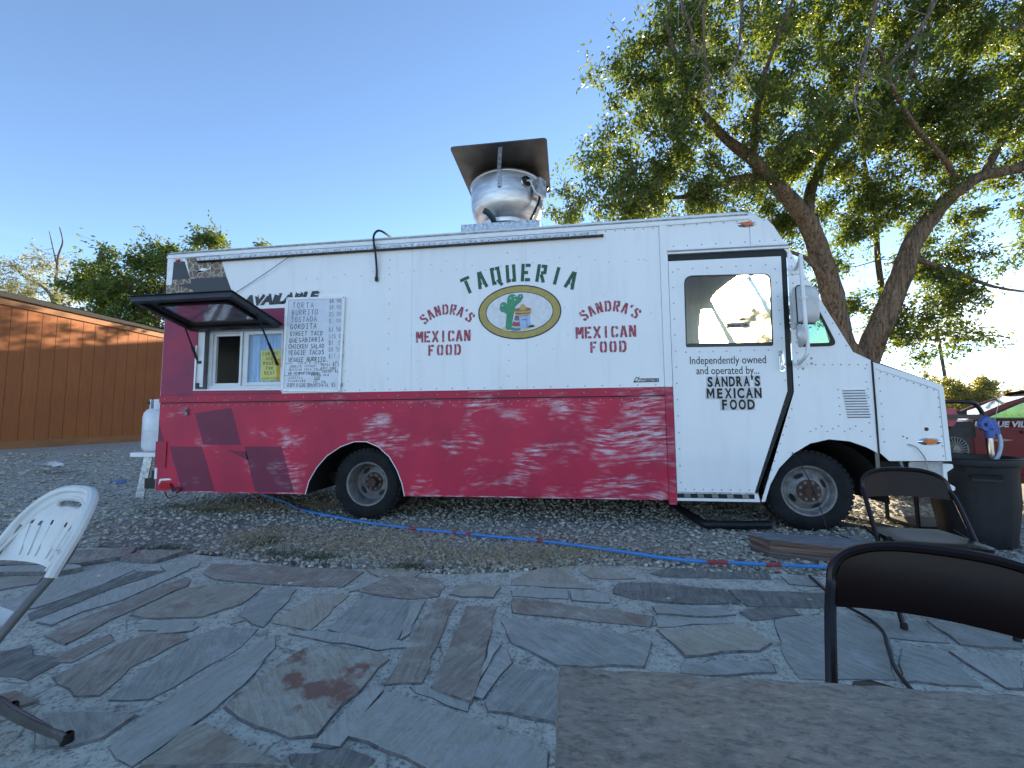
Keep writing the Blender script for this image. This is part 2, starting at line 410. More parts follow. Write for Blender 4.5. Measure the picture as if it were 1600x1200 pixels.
# ------------------------------------------------------------------ lettering: stroke fonts on thin raised paint
def stroke_poly(mb, pts, wd, y0, t):
    """thick open polyline (x,z) with mitred joints as a thin plate"""
    P = [Vector(p) for p in pts]; n = len(P); l = []; r = []
    for i in range(n):
        d0 = (P[i]-P[i-1]).normalized() if i > 0 else None
        d1 = (P[i+1]-P[i]).normalized() if i < n-1 else None
        if d0 is None: d0 = d1
        if d1 is None: d1 = d0
        nn = Vector((-d0.y-d1.y, d0.x+d1.x))
        if nn.length < 1e-6: nn = Vector((-d0.y, d0.x))
        nn.normalize(); c = max(.45, nn.dot(Vector((-d0.y, d0.x))))
        l.append(P[i]+nn*wd/2/c); r.append(P[i]-nn*wd/2/c)
    for i in range(n-1):
        q = [l[i], r[i], r[i+1], l[i+1]]
        b = len(mb.v)
        mb.v += [(p.x, y0, p.y) for p in q]+[(p.x, y0+t, p.y) for p in q]
        mb.f += [(b, b+1, b+2, b+3), (b, b+4, b+5, b+1), (b+3, b+2, b+6, b+7)]
    return mb
# stencil letters, width .6 height 1, broken by bridges
ST = {
 'T': [[(0, .9), (.6, .9)], [(.3, .78), (.3, 0)]],
 'A': [[(.08, 0), (.27, .98)], [(.52, 0), (.33, .98)], [(.2, .3), (.28, .3)], [(.34, .3), (.4, .3)]],
 'Q': [[(.27, .91), (.1, .91), (.1, .09), (.27, .09)], [(.32, .91), (.5, .91), (.5, .09), (.38, .09)], [(.36, .26), (.6, -.10)]],
 'U': [[(.1, 1), (.1, .09), (.28, .09)], [(.5, 1), (.5, .09), (.33, .09)]],
 'E': [[(.1, 0), (.1, 1)], [(.25, .91), (.56, .91)], [(.19, .5), (.42, .5)], [(.25, .09), (.56, .09)]],
 'R': [[(.1, 0), (.1, 1)], [(.25, .91), (.5, .91), (.5, .56), (.27, .52)], [(.3, .44), (.5, 0)]],
 'I': [[(.3, 0), (.3, 1)]],
 'S': [[(.54, .72), (.5, .88), (.36, .92)], [(.27, .92), (.12, .86), (.1, .68), (.28, .54), (.48, .42), (.5, .2), (.36, .08)], [(.27, .08), (.1, .12), (.07, .28)]],
 'N': [[(.1, 0), (.1, 1)], [(.5, 0), (.5, 1)], [(.17, .95), (.43, .05)]],
 'D': [[(.1, 0), (.1, 1)], [(.25, .91), (.42, .9), (.52, .74), (.52, .26), (.42, .1), (.25, .09)]],
 'M': [[(.06, 0), (.06, 1)], [(.56, 0), (.56, 1)], [(.15, .96), (.29, .36)], [(.47, .96), (.33, .36)]],
 'X': [[(.06, 1), (.27, .55)], [(.33, .45), (.54, 0)], [(.54, 1), (.06, 0)]],
 'C': [[(.27, .92), (.14, .88), (.1, .74), (.1, .26), (.14, .12), (.27, .08)], [(.36, .92), (.48, .86), (.52, .7)], [(.36, .08), (.48, .14), (.52, .3)]],
 'F': [[(.1, 0), (.1, 1)], [(.25, .91), (.54, .91)], [(.19, .5), (.42, .5)]],
 'O': [[(.26, .92), (.14, .88), (.1, .74), (.1, .26), (.14, .12), (.26, .08)], [(.35, .92), (.47, .88), (.51, .74), (.51, .26), (.47, .12), (.35, .08)]],
 "'": [[(.3, 1.0), (.24, .74)]], ' ': []}
# hand-printed marker letters, width .6 height 1
HD = {
 'A': [[(0, 0), (.3, 1), (.6, 0)], [(.1, .35), (.5, .35)]], 'B': [[(0, 0), (0, 1), (.45, .9), (.45, .6), (0, .52), (.55, .4), (.5, .05), (0, 0)]],
 'C': [[(.55, .85), (.3, 1), (.02, .7), (.02, .25), (.3, 0), (.58, .12)]], 'D': [[(0, 0), (0, 1), (.4, .9), (.58, .5), (.4, .08), (0, 0)]],
 'E': [[(.55, 1), (0, 1), (0, 0), (.55, 0)], [(0, .5), (.45, .5)]], 'F': [[(.55, 1), (0, 1), (0, 0)], [(0, .52), (.45, .52)]],
 'G': [[(.55, .85), (.3, 1), (.02, .7), (.02, .25), (.3, 0), (.56, .12), (.56, .45), (.3, .45)]], 'H': [[(0, 0), (0, 1)], [(.55, 0), (.55, 1)], [(0, .5), (.55, .5)]],
 'I': [[(.3, 0), (.3, 1)], [(.1, 1), (.5, 1)], [(.1, 0), (.5, 0)]], 'J': [[(.5, 1), (.5, .2), (.25, 0), (.05, .2)]], 'K': [[(0, 0), (0, 1)], [(.55, 1), (0, .45), (.58, 0)]],
 'L': [[(0, 1), (0, 0), (.55, 0)]], 'M': [[(0, 0), (.05, 1), (.3, .4), (.55, 1), (.6, 0)]], 'N': [[(0, 0), (0, 1), (.55, 0), (.55, 1)]],
 'O': [[(.3, 1), (.02, .65), (.05, .25), (.3, 0), (.55, .25), (.57, .7), (.3, 1)]], 'P': [[(0, 0), (0, 1), (.5, .9), (.5, .55), (0, .45)]],
 'Q': [[(.3, 1), (.02, .65), (.05, .25), (.3, 0), (.55, .25), (.57, .7), (.3, 1)], [(.35, .25), (.62, -.1)]], 'R': [[(0, 0), (0, 1), (.5, .9), (.5, .6), (0, .5), (.58, 0)]],
 'S': [[(.55, .85), (.3, 1), (.05, .8), (.1, .58), (.5, .42), (.55, .15), (.28, 0), (0, .12)]], 'T': [[(0, 1), (.6, 1)], [(.3, 1), (.3, 0)]],
 'U': [[(0, 1), (.03, .2), (.28, 0), (.53, .2), (.55, 1)]], 'V': [[(0, 1), (.3, 0), (.6, 1)]], 'W': [[(0, 1), (.15, 0), (.3, .7), (.45, 0), (.6, 1)]],
 'X': [[(0, 1), (.55, 0)], [(.55, 1), (0, 0)]], 'Y': [[(0, 1), (.3, .5), (.58, 1)], [(.3, .5), (.3, 0)]], 'Z': [[(0, 1), (.55, 1), (0, 0), (.55, 0)]],
 '0': [[(.3, 1), (.05, .65), (.05, .3), (.3, 0), (.5, .3), (.5, .7), (.3, 1)]], '1': [[(.15, .8), (.32, 1), (.32, 0)]], '2': [[(.03, .8), (.3, 1), (.52, .75), (0, 0), (.55, 0)]],
 '3': [[(.05, .9), (.45, .95), (.25, .55), (.52, .3), (.3, 0), (.02, .1)]], '4': [[(.4, 0), (.4, 1), (0, .35), (.55, .35)]], '5': [[(.5, 1), (.08, 1), (.05, .58), (.42, .6), (.52, .25), (.3, 0), (.02, .1)]],
 '6': [[(.45, 1), (.08, .5), (.1, .1), (.35, 0), (.5, .25), (.35, .5), (.08, .35)]], '7': [[(0, 1), (.52, 1), (.2, 0)]], '8': [[(.28, .52), (.05, .75), (.28, 1), (.5, .75), (.05, .25), (.28, 0), (.52, .25), (.28, .52)]],
 '9': [[(.5, .6), (.2, .5), (.05, .8), (.3, 1), (.5, .8), (.42, 0)]], '$': [[(.55, .85), (.3, .95), (.05, .8), (.1, .58), (.5, .42), (.55, .15), (.28, .05), (0, .15)], [(.3, 1.12), (.3, -.1)]],
 '.': [[(.25, .08), (.32, 0)]], "'": [[(.3, 1), (.25, .75)]], '-': [[(.05, .5), (.5, .5)]], '&': [[(.6, 0), (.1, .75), (.25, 1), (.4, .8), (.02, .2), (.25, 0), (.58, .4)]], ' ': []}
def lettering(name, text, x, z, h, adv, wd, m, parent, font, y0, t=.0015, sx=1.0, arc=None, slope=0, jit=0, drop=0, shear=0):
    """arc = (centre_x, centre_z, radius): letters stand on a circle"""
    mb = MB(); rd = random.Random(sum(map(ord, text))+int(h*1e4)+int(x*91))
    ic = -1.0
    for ch in text:
        ic += 1.0 if ch != "'" else .62
        i = ic; ic -= .22 if ch == "'" else 0
        ox = x+i*adv+rd.uniform(-jit, jit)*h*.5; oz = z+slope*i*adv+rd.uniform(-jit, jit)*h; k = 1+rd.uniform(-jit, jit)*1.2
        for si, st in enumerate(font.get(ch, [])):
            if drop and rd.random() < drop: continue
            pts = []
            for a, b in st:
                lx = (a*sx+shear*b)*h*k; lz = b*h*k
                if jit: lx += rd.uniform(-.05, .05)*h; lz += rd.uniform(-.05, .05)*h
                if arc:
                    cx, cz, rr = arc
                    th = (ox-cx)/rr; s = lx-.3*sx*h
                    px = cx+(rr+lz)*math.sin(th)+s*math.cos(th); pz = cz+(rr+lz)*math.cos(th)-s*math.sin(th)
                    pts.append((px, pz))
                else: pts.append((ox+lx, oz+lz+slope*lx))
            stroke_poly(mb, pts, wd, y0-.00022*si, t)
    return mb.build(name, m, parent)
def font_text(name, body, size, m, parent, x, y, z, offset=0, shear=0, sx=1.0, extrude=.0008, space=1.0, slope=0, align='LEFT', cell=None):
    c = bpy.data.curves.new(name+'_curve', 'FONT'); c.body = body; c.size = size; c.offset = offset; c.shear = shear; c.extrude = extrude
    c.space_character = space; c.align_x = align; c.resolution_u = 3
    o = bpy.data.objects.new(name+'_curve', c); COL.objects.link(o)
    bpy.context.view_layer.update()
    me = bpy.data.meshes.new_from_object(o.evaluated_get(bpy.context.evaluated_depsgraph_get()))
    bpy.data.objects.remove(o); bpy.data.curves.remove(c)
    for v in me.vertices:
        a, b, d = v.co; v.co = (x+a*sx, y-d, z+b+slope*a*sx)
    if cell:     # centre the glyph in its sticker
        x0 = min(v.co.x for v in me.vertices); x1 = max(v.co.x for v in me.vertices); k = min(1, cell[1]/max(1e-4, x1-x0))
        for v in me.vertices: v.co.x = cell[0]+(v.co.x-(x0+x1)/2)*k
    me.materials.clear(); me.materials.append(m); me.name = name; me.update()
    return new_obj(name, me, parent)

# ------------------------------------------------------------------ the ground
def sm(a, b, x):
    t = min(1, max(0, (x-a)/(b-a))); return t*t*(3-2*t)
def gz(x, y):
    z = .40*sm(-6.5, -13.5, x)-.15*sm(2.7, 3.7, x)*sm(-.9, .1, y)
    z += .012*mnoise.noise((x*1.3, y*1.3, 0))*sm(-1.5, -.5, y)
    far = sm(18, 120, math.hypot(x, y))
    z += far*(mnoise.noise((x*.011, y*.011, 3.1))*2.0)-far*1.0
    return z
def axis_vals(lo, hi, fine_lo, fine_hi, step, grow=1.22):
    v = list(np.arange(fine_lo, fine_hi+1e-6, step)); s = step
    while v[-1] < hi: s *= grow; v.append(min(hi, v[-1]+s))
    s = step
    while v[0] > lo: s *= grow; v.insert(0, max(lo, v[0]-s))
    return v
gx = axis_vals(-1500, 1500, -15, 8, .25); gy = axis_vals(-600, 1500, -5, 12, .25)
PATIO = [(-7.5, -1.62), (-4.67, -1.47), (-4.25, -1.13), (-3.6, -1.12), (-2.62, -1.28), (-1.98, -1.40), (-1.3, -1.36), (-.88, -1.40), (-.4, -1.30), (.04, -1.12),
         (.5, -1.08), (1.0, -1.16), (1.45, -1.13), (1.9, -1.17), (2.6, -1.22), (3.6, -1.30), (5.2, -1.35), (5.2, -6.2), (-7.5, -6.2)]
def in_poly(x, y, P):
    c = False; n = len(P)
    for i in range(n):
        (x1, y1), (x2, y2) = P[i], P[i-1]
        if (y1 > y) != (y2 > y) and x < (x2-x1)*(y-y1)/(y2-y1)+x1: c = not c
    return c
V = [(x, y, gz(x, y)-(.05 if (-7.6 < x < 5.3 and -6.4 < y < -1.2) else .012)) for y in gy for x in gx]
nx = len(gx); Fc = np.array([(j*nx+i, j*nx+i+1, (j+1)*nx+i+1, (j+1)*nx+i) for j in range(len(gy)-1) for i in range(nx-1)])
GROUNDM = mat_voronoi_ground('gravel ground')
tag(np_mesh('ground', np.array(V), Fc, GROUNDM, None, True), kind='structure')

# patio: rough mortar bed with the flagstones set in it
m, t, b = new_mat('rough mortar'); MORTAR = m
f1 = noise(t, coords(t, world=True), 14, 8, .75); f2 = noise(t, coords(t, world=True), 55, 4, .7); f3 = noise(t, coords(t, world=True), 2.2, 4)
c = ramp(t, f1, [(.30, (.16, .158, .152)), (.40, (.44, .45, .38)), (.5, (.60, .615, .52)), (.7, (.68, .695, .595))])
c = mixc(t, ramp(t, f3, [(.5, 0), (.75, .45)]), c, (.42, .41, .345)); c = mixc(t, ramp(t, f2, [(.36, .75), (.48, 0)]), c, (.12, .12, .11))
vo = N(t, 'ShaderNodeTexVoronoi', feature='DISTANCE_TO_EDGE'); vo.inputs['Scale'].default_value = 4.5
wv = N(t, 'ShaderNodeMix', data_type='VECTOR'); wv.inputs['Factor'].default_value = .12; L(t, coords(t, world=True), wv.inputs[4])
nn2 = N(t, 'ShaderNodeTexNoise'); nn2.inputs['Scale'].default_value = 6; L(t, coords(t, world=True), nn2.inputs['Vector']); L(t, nn2.outputs['Color'], wv.inputs[5]); L(t, wv.outputs[1], vo.inputs['Vector'])
crk = ramp(t, vo.outputs['Distance'], [(.0, 1), (.012, .8), (.022, 0)])
c = mixc(t, math_(t, 'MULTIPLY', crk, ramp(t, f3, [(.4, .1), (.65, .7)])), c, (.10, .095, .09))
L(t, c, b.inputs['Base Color']); b.inputs['Roughness'].default_value = .92; bump(t, b, math_(t, 'ADD', f1, f2), .8, .02)
patio = tag(empty('patio'), kind='structure')
pv = MB().plate(PATIO, (), -.0, .05)
patio_bed = MB(); patio_bed.v = [(x, z, -.006-y) for x, y, z in pv.v]; patio_bed.f = [tuple(reversed(f)) for f in pv.f]
tag(patio_bed.build('mortar_bed', MORTAR, patio), kind='structure')
SM = {'light': mat_stone('pale quartzite', [(0.456, 0.475, 0.408), (0.533, 0.554, 0.477), (0.601, 0.614, 0.525)]),
      'slate': mat_stone('dark slate', [(0.165, 0.170, 0.151), (0.262, 0.269, 0.237), (0.388, 0.396, 0.344)]),
      'blue': mat_stone('blue grey slate', [(0.349, 0.371, 0.327), (0.446, 0.467, 0.408), (0.543, 0.559, 0.482)]),
      'purple': mat_stone('plum quartzite', [(0.320, 0.287, 0.232), (0.427, 0.391, 0.323), (0.533, 0.510, 0.421)], .4),
      'brown': mat_stone('brown quartzite', [(0.388, 0.361, 0.284), (0.475, 0.446, 0.353), (0.553, 0.535, 0.430)], .4),
      'cream': mat_stone('buff quartzite', [(0.456, 0.426, 0.323), (0.533, 0.515, 0.400), (0.601, 0.584, 0.464)], .15),
      'rust': mat_stone('rust stained quartzite', [(0.388, 0.376, 0.301), (0.485, 0.475, 0.383), (0.563, 0.559, 0.456)], .9)}
STONES = [
('light',[(-3.541,-2.141),(-3.572,-1.827),(-3.592,-1.541),(-3.229,-1.592),(-3.174,-1.843),(-3.181,-2.1),(-3.253,-2.219),(-3.319,-2.278)]),
('slate',[(-3.136,-2.268),(-3.178,-2.011),(-3.167,-1.619),(-2.978,-1.581),(-3.014,-1.796),(-3.031,-1.955),(-3.011,-2.105),(-3.014,-2.336)]),
('light',[(-2.956,-2.359),(-2.975,-2.113),(-2.962,-1.906),(-2.963,-1.527),(-2.816,-1.529),(-2.787,-1.83),(-2.779,-2.055),(-2.842,-2.212),(-2.824,-2.373)]),
('purple',[(-2.73,-2.47),(-2.748,-2.265),(-2.726,-1.907),(-2.716,-1.669),(-2.636,-1.708),(-2.564,-1.805),(-2.574,-1.93),(-2.564,-2.284),(-2.508,-2.527),(-2.59,-2.513)]),
('brown',[(-2.512,-2.217),(-2.547,-1.859),(-2.354,-1.752),(-2.03,-1.773),(-1.979,-2.023),(-2.076,-2.187),(-2.38,-2.243)]),
('light',[(-2.291,-2.366),(-2.33,-2.287),(-2.08,-2.238),(-2.03,-2.309),(-2.199,-2.356)]),
('purple',[(-2.259,-2.762),(-2.256,-2.465),(-2.191,-2.381),(-2.027,-2.362),(-1.941,-2.412),(-1.99,-2.654),(-1.907,-2.845),(-2.013,-2.857)]),
('blue',[(-1.842,-2.858),(-1.898,-2.731),(-1.924,-2.49),(-1.93,-2.368),(-1.871,-2.281),(-1.662,-2.275),(-1.622,-2.439),(-1.645,-2.613),(-1.657,-2.76),(-1.683,-2.838)]),
('slate',[(-2.743,-2.632),(-2.676,-2.555),(-2.556,-2.624),(-2.355,-2.643),(-2.334,-2.795),(-2.503,-2.779)]),
('purple',[(-2.316,-2.894),(-2.281,-2.868),(-2.115,-2.901),(-2.167,-2.966),(-2.207,-2.961)]),
('blue',[(-1.979,-3.007),(-1.962,-2.95),(-1.855,-2.933),(-1.642,-2.921),(-1.64,-3.04),(-1.72,-3.085),(-1.844,-3.096)]),
('light',[(-1.574,-3.071),(-1.614,-2.899),(-1.606,-2.609),(-1.529,-2.33),(-1.441,-2.433),(-1.371,-2.703),(-1.372,-2.874),(-1.417,-3.126)]),
('brown',[(-1.392,-3.134),(-1.382,-2.96),(-1.327,-2.945),(-1.047,-3.035),(-0.918,-3.075)]),
('blue',[(-1.876,-2.154),(-1.943,-1.944),(-1.929,-1.766),(-1.788,-1.771),(-1.7,-2.038),(-1.649,-2.259),(-1.737,-2.234)]),
('purple',[(-2.636,-1.606),(-2.761,-1.408),(-2.232,-1.392),(-1.499,-1.43),(-1.505,-1.708),(-1.874,-1.728),(-2.465,-1.694)]),
('purple',[(-1.369,-1.755),(-1.376,-1.522),(-1.204,-1.479),(-0.957,-1.492),(-0.836,-1.606),(-0.822,-1.772),(-0.972,-1.834),(-1.242,-1.797)]),
('blue',[(-1.283,-2.24),(-1.308,-1.859),(-1.229,-1.823),(-0.923,-1.872),(-0.871,-2.298),(-0.997,-2.299)]),
('cream',[(-1.626,-2.21),(-1.613,-1.825),(-1.397,-1.82),(-1.375,-2.261),(-1.515,-2.228)]),
('purple',[(-0.783,-2.64),(-0.807,-2.312),(-0.818,-1.803),(-0.688,-1.828),(-0.68,-2.07),(-0.633,-2.609)]),
('purple',[(-0.583,-2.64),(-0.603,-2.199),(-0.62,-1.894),(-0.439,-1.869),(-0.393,-2.704)]),
('cream',[(-0.765,-1.743),(-0.68,-1.552),(-0.458,-1.603),(-0.479,-1.76),(-0.675,-1.768)]),
('rust',[(-1.346,-2.845),(-1.365,-2.756),(-1.337,-2.57),(-1.275,-2.398),(-0.936,-2.425),(-0.844,-2.467),(-0.895,-2.842),(-0.898,-2.937),(-0.989,-2.957),(-1.147,-2.922)]),
('light',[(-0.895,-2.975),(-0.832,-2.639),(-0.775,-2.674),(-0.792,-2.979)]),
('light',[(-0.79,-2.933),(-0.764,-2.699),(-0.717,-2.682),(-0.4,-2.779),(-0.086,-2.906),(-0.091,-2.997),(-0.39,-3.046),(-0.635,-2.968)]),
('blue',[(-0.346,-2.695),(-0.265,-2.443),(-0.075,-2.468),(0.011,-2.625),(-0.038,-2.771),(-0.156,-2.766),(-0.325,-2.739)]),
('light',[(-0.365,-2.405),(-0.322,-2.292),(-0.274,-2.42),(-0.355,-2.677),(-0.394,-2.674)]),
('slate',[(-0.94,-3.027),(-0.769,-2.984),(-0.651,-3.007),(-0.665,-3.044),(-0.908,-3.061)]),
('purple',[(-1.075,-3.118),(-1.05,-3.04),(-0.913,-3.082),(-0.883,-3.14),(-1.021,-3.179)]),
('blue',[(-0.381,-2.042),(-0.33,-1.999),(-0.151,-2.015),(0.12,-2.087),(0.34,-2.125),(0.392,-2.179),(0.311,-2.384),(-0.077,-2.421),(-0.295,-2.26)]),
('purple',[(-0.363,-1.755),(-0.165,-1.777),(0.449,-1.886),(0.418,-2.012),(0.228,-1.992),(-0.338,-1.939)]),
('cream',[(-0.403,-1.454),(-0.24,-1.225),(-0.094,-1.222),(0.153,-1.553),(-0.008,-1.555),(-0.391,-1.549)]),
('cream',[(0.072,-1.259),(0.243,-1.16),(0.443,-1.342),(0.265,-1.379),(0.131,-1.358)]),
('light',[(-0.38,-1.625),(-0.257,-1.55),(-0.027,-1.589),(-0.023,-1.722),(-0.367,-1.724)]),
('light',[(-0.006,-1.599),(0.226,-1.618),(0.224,-1.749),(-0.006,-1.74)]),
('slate',[(0.261,-1.608),(0.304,-1.444),(0.536,-1.411),(0.963,-1.477),(0.989,-1.676),(0.685,-1.71),(0.367,-1.678)]),
('slate',[(0.994,-1.474),(1.586,-1.465),(1.472,-1.685),(1.02,-1.696)]),
('blue',[(0.47,-1.774),(0.667,-1.736),(0.861,-1.755),(0.911,-1.823),(0.771,-1.863),(0.475,-1.861)]),
('slate',[(0.943,-1.781),(1.097,-1.708),(1.265,-1.694),(1.263,-1.782),(0.969,-1.874)]),
('cream',[(0.437,-2.042),(0.567,-2.037),(0.741,-1.953),(0.899,-1.935),(0.969,-2.111),(0.87,-2.193),(0.514,-2.282)]),
('blue',[(1.1,-1.849),(1.2,-1.822),(1.546,-1.745),(1.611,-1.913),(1.352,-2.342),(0.958,-2.381),(0.967,-2.247)]),
('blue',[(0.484,-2.354),(0.677,-2.285),(0.888,-2.291),(0.881,-2.36),(0.678,-2.401),(0.463,-2.405)]),
('light',[(0.456,-1.885),(0.764,-1.884),(0.865,-1.92),(0.725,-1.94),(0.452,-2.011)]),
('slate',[(0.556,-1.237),(0.674,-1.137),(1.393,-1.114),(1.344,-1.252),(0.639,-1.295)]),
('blue',[(1.446,-1.183),(1.687,-1.175),(1.63,-1.355),(1.427,-1.329)]),
('blue',[(1.564,-2.079),(1.742,-2.091),(1.654,-2.359),(1.352,-2.366)]),
('blue',[(1.577,-1.753),(1.87,-1.781),(1.825,-2.007),(1.579,-1.986)]),
('blue',[(1.897,-1.775),(2.164,-1.846),(2.164,-1.975),(2.114,-2.028),(1.855,-2.021)]),
('light',[(1.755,-2.089),(2.012,-2.137),(1.801,-2.362),(1.741,-2.357)]),
('slate',[(-4.166,-1.086),(-4.375,-0.523),(-4.041,-0.139),(-3.065,-0.071),(-2.864,-0.37),(-2.752,-1.097),(-3.217,-1.18)]),
('purple',[(-4.685,-1.66),(-4.206,-1.335),(-3.712,-1.164),(-3.537,-1.359),(-3.74,-1.584),(-4.564,-1.728)]),
('purple',[(-3.545,-1.435),(-3.558,-1.233),(-3.171,-1.208),(-3.218,-1.443)]),
('light',[(-4.525,-1.75),(-3.733,-1.61),(-3.591,-1.661),(-3.667,-1.757),(-4.375,-1.835)]),
('brown',[(-4.27,-1.895),(-3.767,-1.755),(-3.629,-1.892),(-3.866,-2.124)]),
('light',[(-3.095,-1.514),(-2.916,-1.352),(-2.81,-1.482),(-2.935,-1.601)]),
('cream',[(-1.499,-1.392),(-1.283,-1.342),(-1.07,-1.383),(-1.095,-1.507),(-1.286,-1.552)]),
('purple',[(-1.228,-1.227),(-1.054,-1.136),(-0.956,-1.253),(-1.028,-1.366),(-1.154,-1.354)]),
('light',[(-1.286,-1.552),(-1.373,-1.744),(-1.42,-1.78),(-1.425,-1.508)]),
('light',[(-3.494,-2.11),(-3.41,-1.9),(-3.165,-1.976),(-3.179,-2.207),(-3.282,-2.301)]),
('purple',[(-2.433,-2.54),(-2.408,-2.414),(-2.306,-2.465),(-2.303,-2.66),(-2.486,-2.656)]),
('light',[(-2.172,-2.387),(-2.202,-2.288),(-2.007,-2.287),(-1.999,-2.334)]),
('light',[(-1.466,-2.304),(-1.393,-2.263),(-0.876,-2.298),(-0.633,-2.328),(-0.933,-2.392)]),
('light',[(-0.96,-1.911),(-0.885,-1.842),(-0.835,-2.231),(-0.859,-2.296)]),
('light',[(-0.789,-2.124),(-0.721,-2.044),(-0.662,-2.561),(-0.665,-2.627),(-0.721,-2.28)]),
('light',[(-0.401,-2.242),(-0.349,-2.283),(-0.371,-2.456),(-0.389,-2.55)]),
('light',[(-0.676,-2.636),(-0.513,-2.629),(-0.403,-2.694),(-0.402,-2.748),(-0.634,-2.672)]),
('cream',[(-1.903,-1.883),(-1.782,-2.166),(-1.85,-2.247),(-1.942,-2.023)]),
]
JOINT = simple('joint dirt', (.15, .145, .14), .95, 0, .3, 30, .3)
def flagstone(mat, pts, z0=-.002, rough=.010, seed=0):
    rd = random.Random(seed); P = [Vector(p) for p in pts]; out = []
    n = len(P)
    for i in range(n):
        a, b = P[i], P[(i+1) % n]; d = b-a; L_ = d.length; k = max(1, min(6, int(L_/.075)))
        nn = Vector((-d.y, d.x)).normalized() if L_ > 0 else Vector((0, 0))
        for j in range(k):
            q = a+d*(j/k)
            if j: q = q+nn*rd.uniform(-rough, rough)+d*rd.uniform(-.04, .04)
            else: q = q+Vector((rd.uniform(-.004, .004), rd.uniform(-.004, .004)))
            out.append(q)
    c = sum(out, Vector((0, 0)))/len(out); k = len(out)
    out = [p+(p-c).normalized()*.003 for p in out]
    tx, ty = rd.uniform(-.006, .006), rd.uniform(-.006, .006); h = z0+rd.uniform(0, .009)
    mb = MB()
    for p in out: mb.v.append((p.x-c.x, p.y-c.y, -.04))
    for p in out: mb.v.append((p.x-c.x, p.y-c.y, -.0045+rd.uniform(0, .0015)))
    for p in out:
        q = c+(p-c)*(1-min(.15, rd.choice((.0015, .002, .003, .006, .009))/max(.03, (p-c).length))); hh = h+tx*(q.x-c.x)+ty*(q.y-c.y)+rd.uniform(-.0012, .0012)
        mb.v.append((q.x-c.x, q.y-c.y, hh))
    for r_ in range(2):
        for i in range(k):
            a, b = r_*k+i, r_*k+(i+1) % k
            mb.f.append((a, b, b+k, a+k))
    area = sum(out[i].x*out[(i+1) % k].y-out[(i+1) % k].x*out[i].y for i in range(k))
    mb.f.append(tuple(range(2*k, 3*k)))
    if area < 0: mb.f = [tuple(reversed(f)) for f in mb.f]
    o = mb.build('flagstone', SM[mat], patio, loc=(c.x, c.y, 0)); o.data.materials.append(JOINT)
    for p in o.data.polygons:
        if p.index < 2*k: p.material_index = 1
for i, (mname, pts) in enumerate(STONES): flagstone(mname, pts, seed=i, z0=.022 if i in (49, 50, 51) else -.002)
# the paving goes on past the edge of the picture: irregular stones on a jittered grid
TR = [p for m_, p in STONES]; TB = [(min(x for x, y in p)-.03, max(x for x, y in p)+.03, min(y for x, y in p)-.03, max(y for x, y in p)+.03) for p in TR]
def clear_of(q):
    cx_, cy_ = sum(p[0] for p in q)/4, sum(p[1] for p in q)/4
    qs = [(cx_+(p[0]-cx_)*s, cy_+(p[1]-cy_)*s) for p in q for s in (1, .55)]+[((q[i-1][0]+q[i][0])/2, (q[i-1][1]+q[i][1])/2) for i in range(4)]+[(cx_, cy_)]
    for P, (x0, x1, y0, y1) in zip(TR, TB):
        if max(p[0] for p in q) < x0 or min(p[0] for p in q) > x1 or max(p[1] for p in q) < y0 or min(p[1] for p in q) > y1: continue
        if any(in_poly(x, y, P) for x, y in qs) or any(in_poly(x, y, q) for x, y in P): return False
    return True
rd = random.Random(5); cw, chh = .56, .44; cells = {}
def corner(i, j): 
    r_ = random.Random(i*917+j*31); return (-7.2+i*cw+(j % 2)*.2+r_.uniform(-.13, .13), -6.0+j*chh+r_.uniform(-.1, .1))
k = 400
for i in range(22):
    for j in range(11):
        q = [corner(i, j), corner(i+1, j), corner(i+1, j+1), corner(i, j+1)]
        c = (sum(p[0] for p in q)/4, sum(p[1] for p in q)/4)
        if not clear_of(q): continue
        if not all(in_poly(p[0], p[1], PATIO) for p in q): continue
        s = 1-rd.uniform(.07, .16)
        k += 1; flagstone(rd.choice(['light', 'slate', 'blue', 'purple', 'brown', 'blue', 'light']), [(c[0]+(p[0]-c[0])*s, c[1]+(p[1]-c[1])*s) for p in q], seed=k)

# far hills
def hillz(a, rr):
    return 30+26*mnoise.noise((math.cos(a)*2.2, math.sin(a)*2.2, 1.7))+13*mnoise.noise((math.cos(a)*7, math.sin(a)*7, 5))+6*mnoise.noise((math.cos(a)*21, math.sin(a)*21, 9))
HV = []; HF = []; na = 260
for i in range(na):
    a = R(-35+230*i/(na-1))
    for k, (rr, s) in enumerate(((620, -.05), (700, .35), (790, .72), (880, 1.0), (1200, .8))):
        z = hillz(a, rr)*s+6*mnoise.noise((math.cos(a)*40, math.sin(a)*40, rr*.02))*s*(1 if k < 4 else 0)
        HV.append((rr*math.cos(a), rr*math.sin(a), z+2.0))
HF = [(i*5+k, (i+1)*5+k, (i+1)*5+k+1, i*5+k+1) for i in range(na-1) for k in range(4)]
m, t, b = new_mat('sagebrush hill')
f1 = noise(t, coords(t, world=True), .03, 7, .7)
L(t, ramp(t, f1, [(.35, (.10, .115, .12)), (.6, (.17, .175, .17)), (.75, (.24, .225, .19))]), b.inputs['Base Color']); b.inputs['Roughness'].default_value = .95
tag(np_mesh('hills', np.array(HV), np.array(HF), m, None, True), kind='structure')

# ------------------------------------------------------------------ orange board building on the left
SHX, SHY = -14.433, 4.524
v = Vector((-.0613, .998, 0)); shed = empty('wooden_building', 'long low building with orange stained vertical board siding on the left', 'building', loc=(SHX, SHY, .40), rz=math.atan2(.0613, .998))
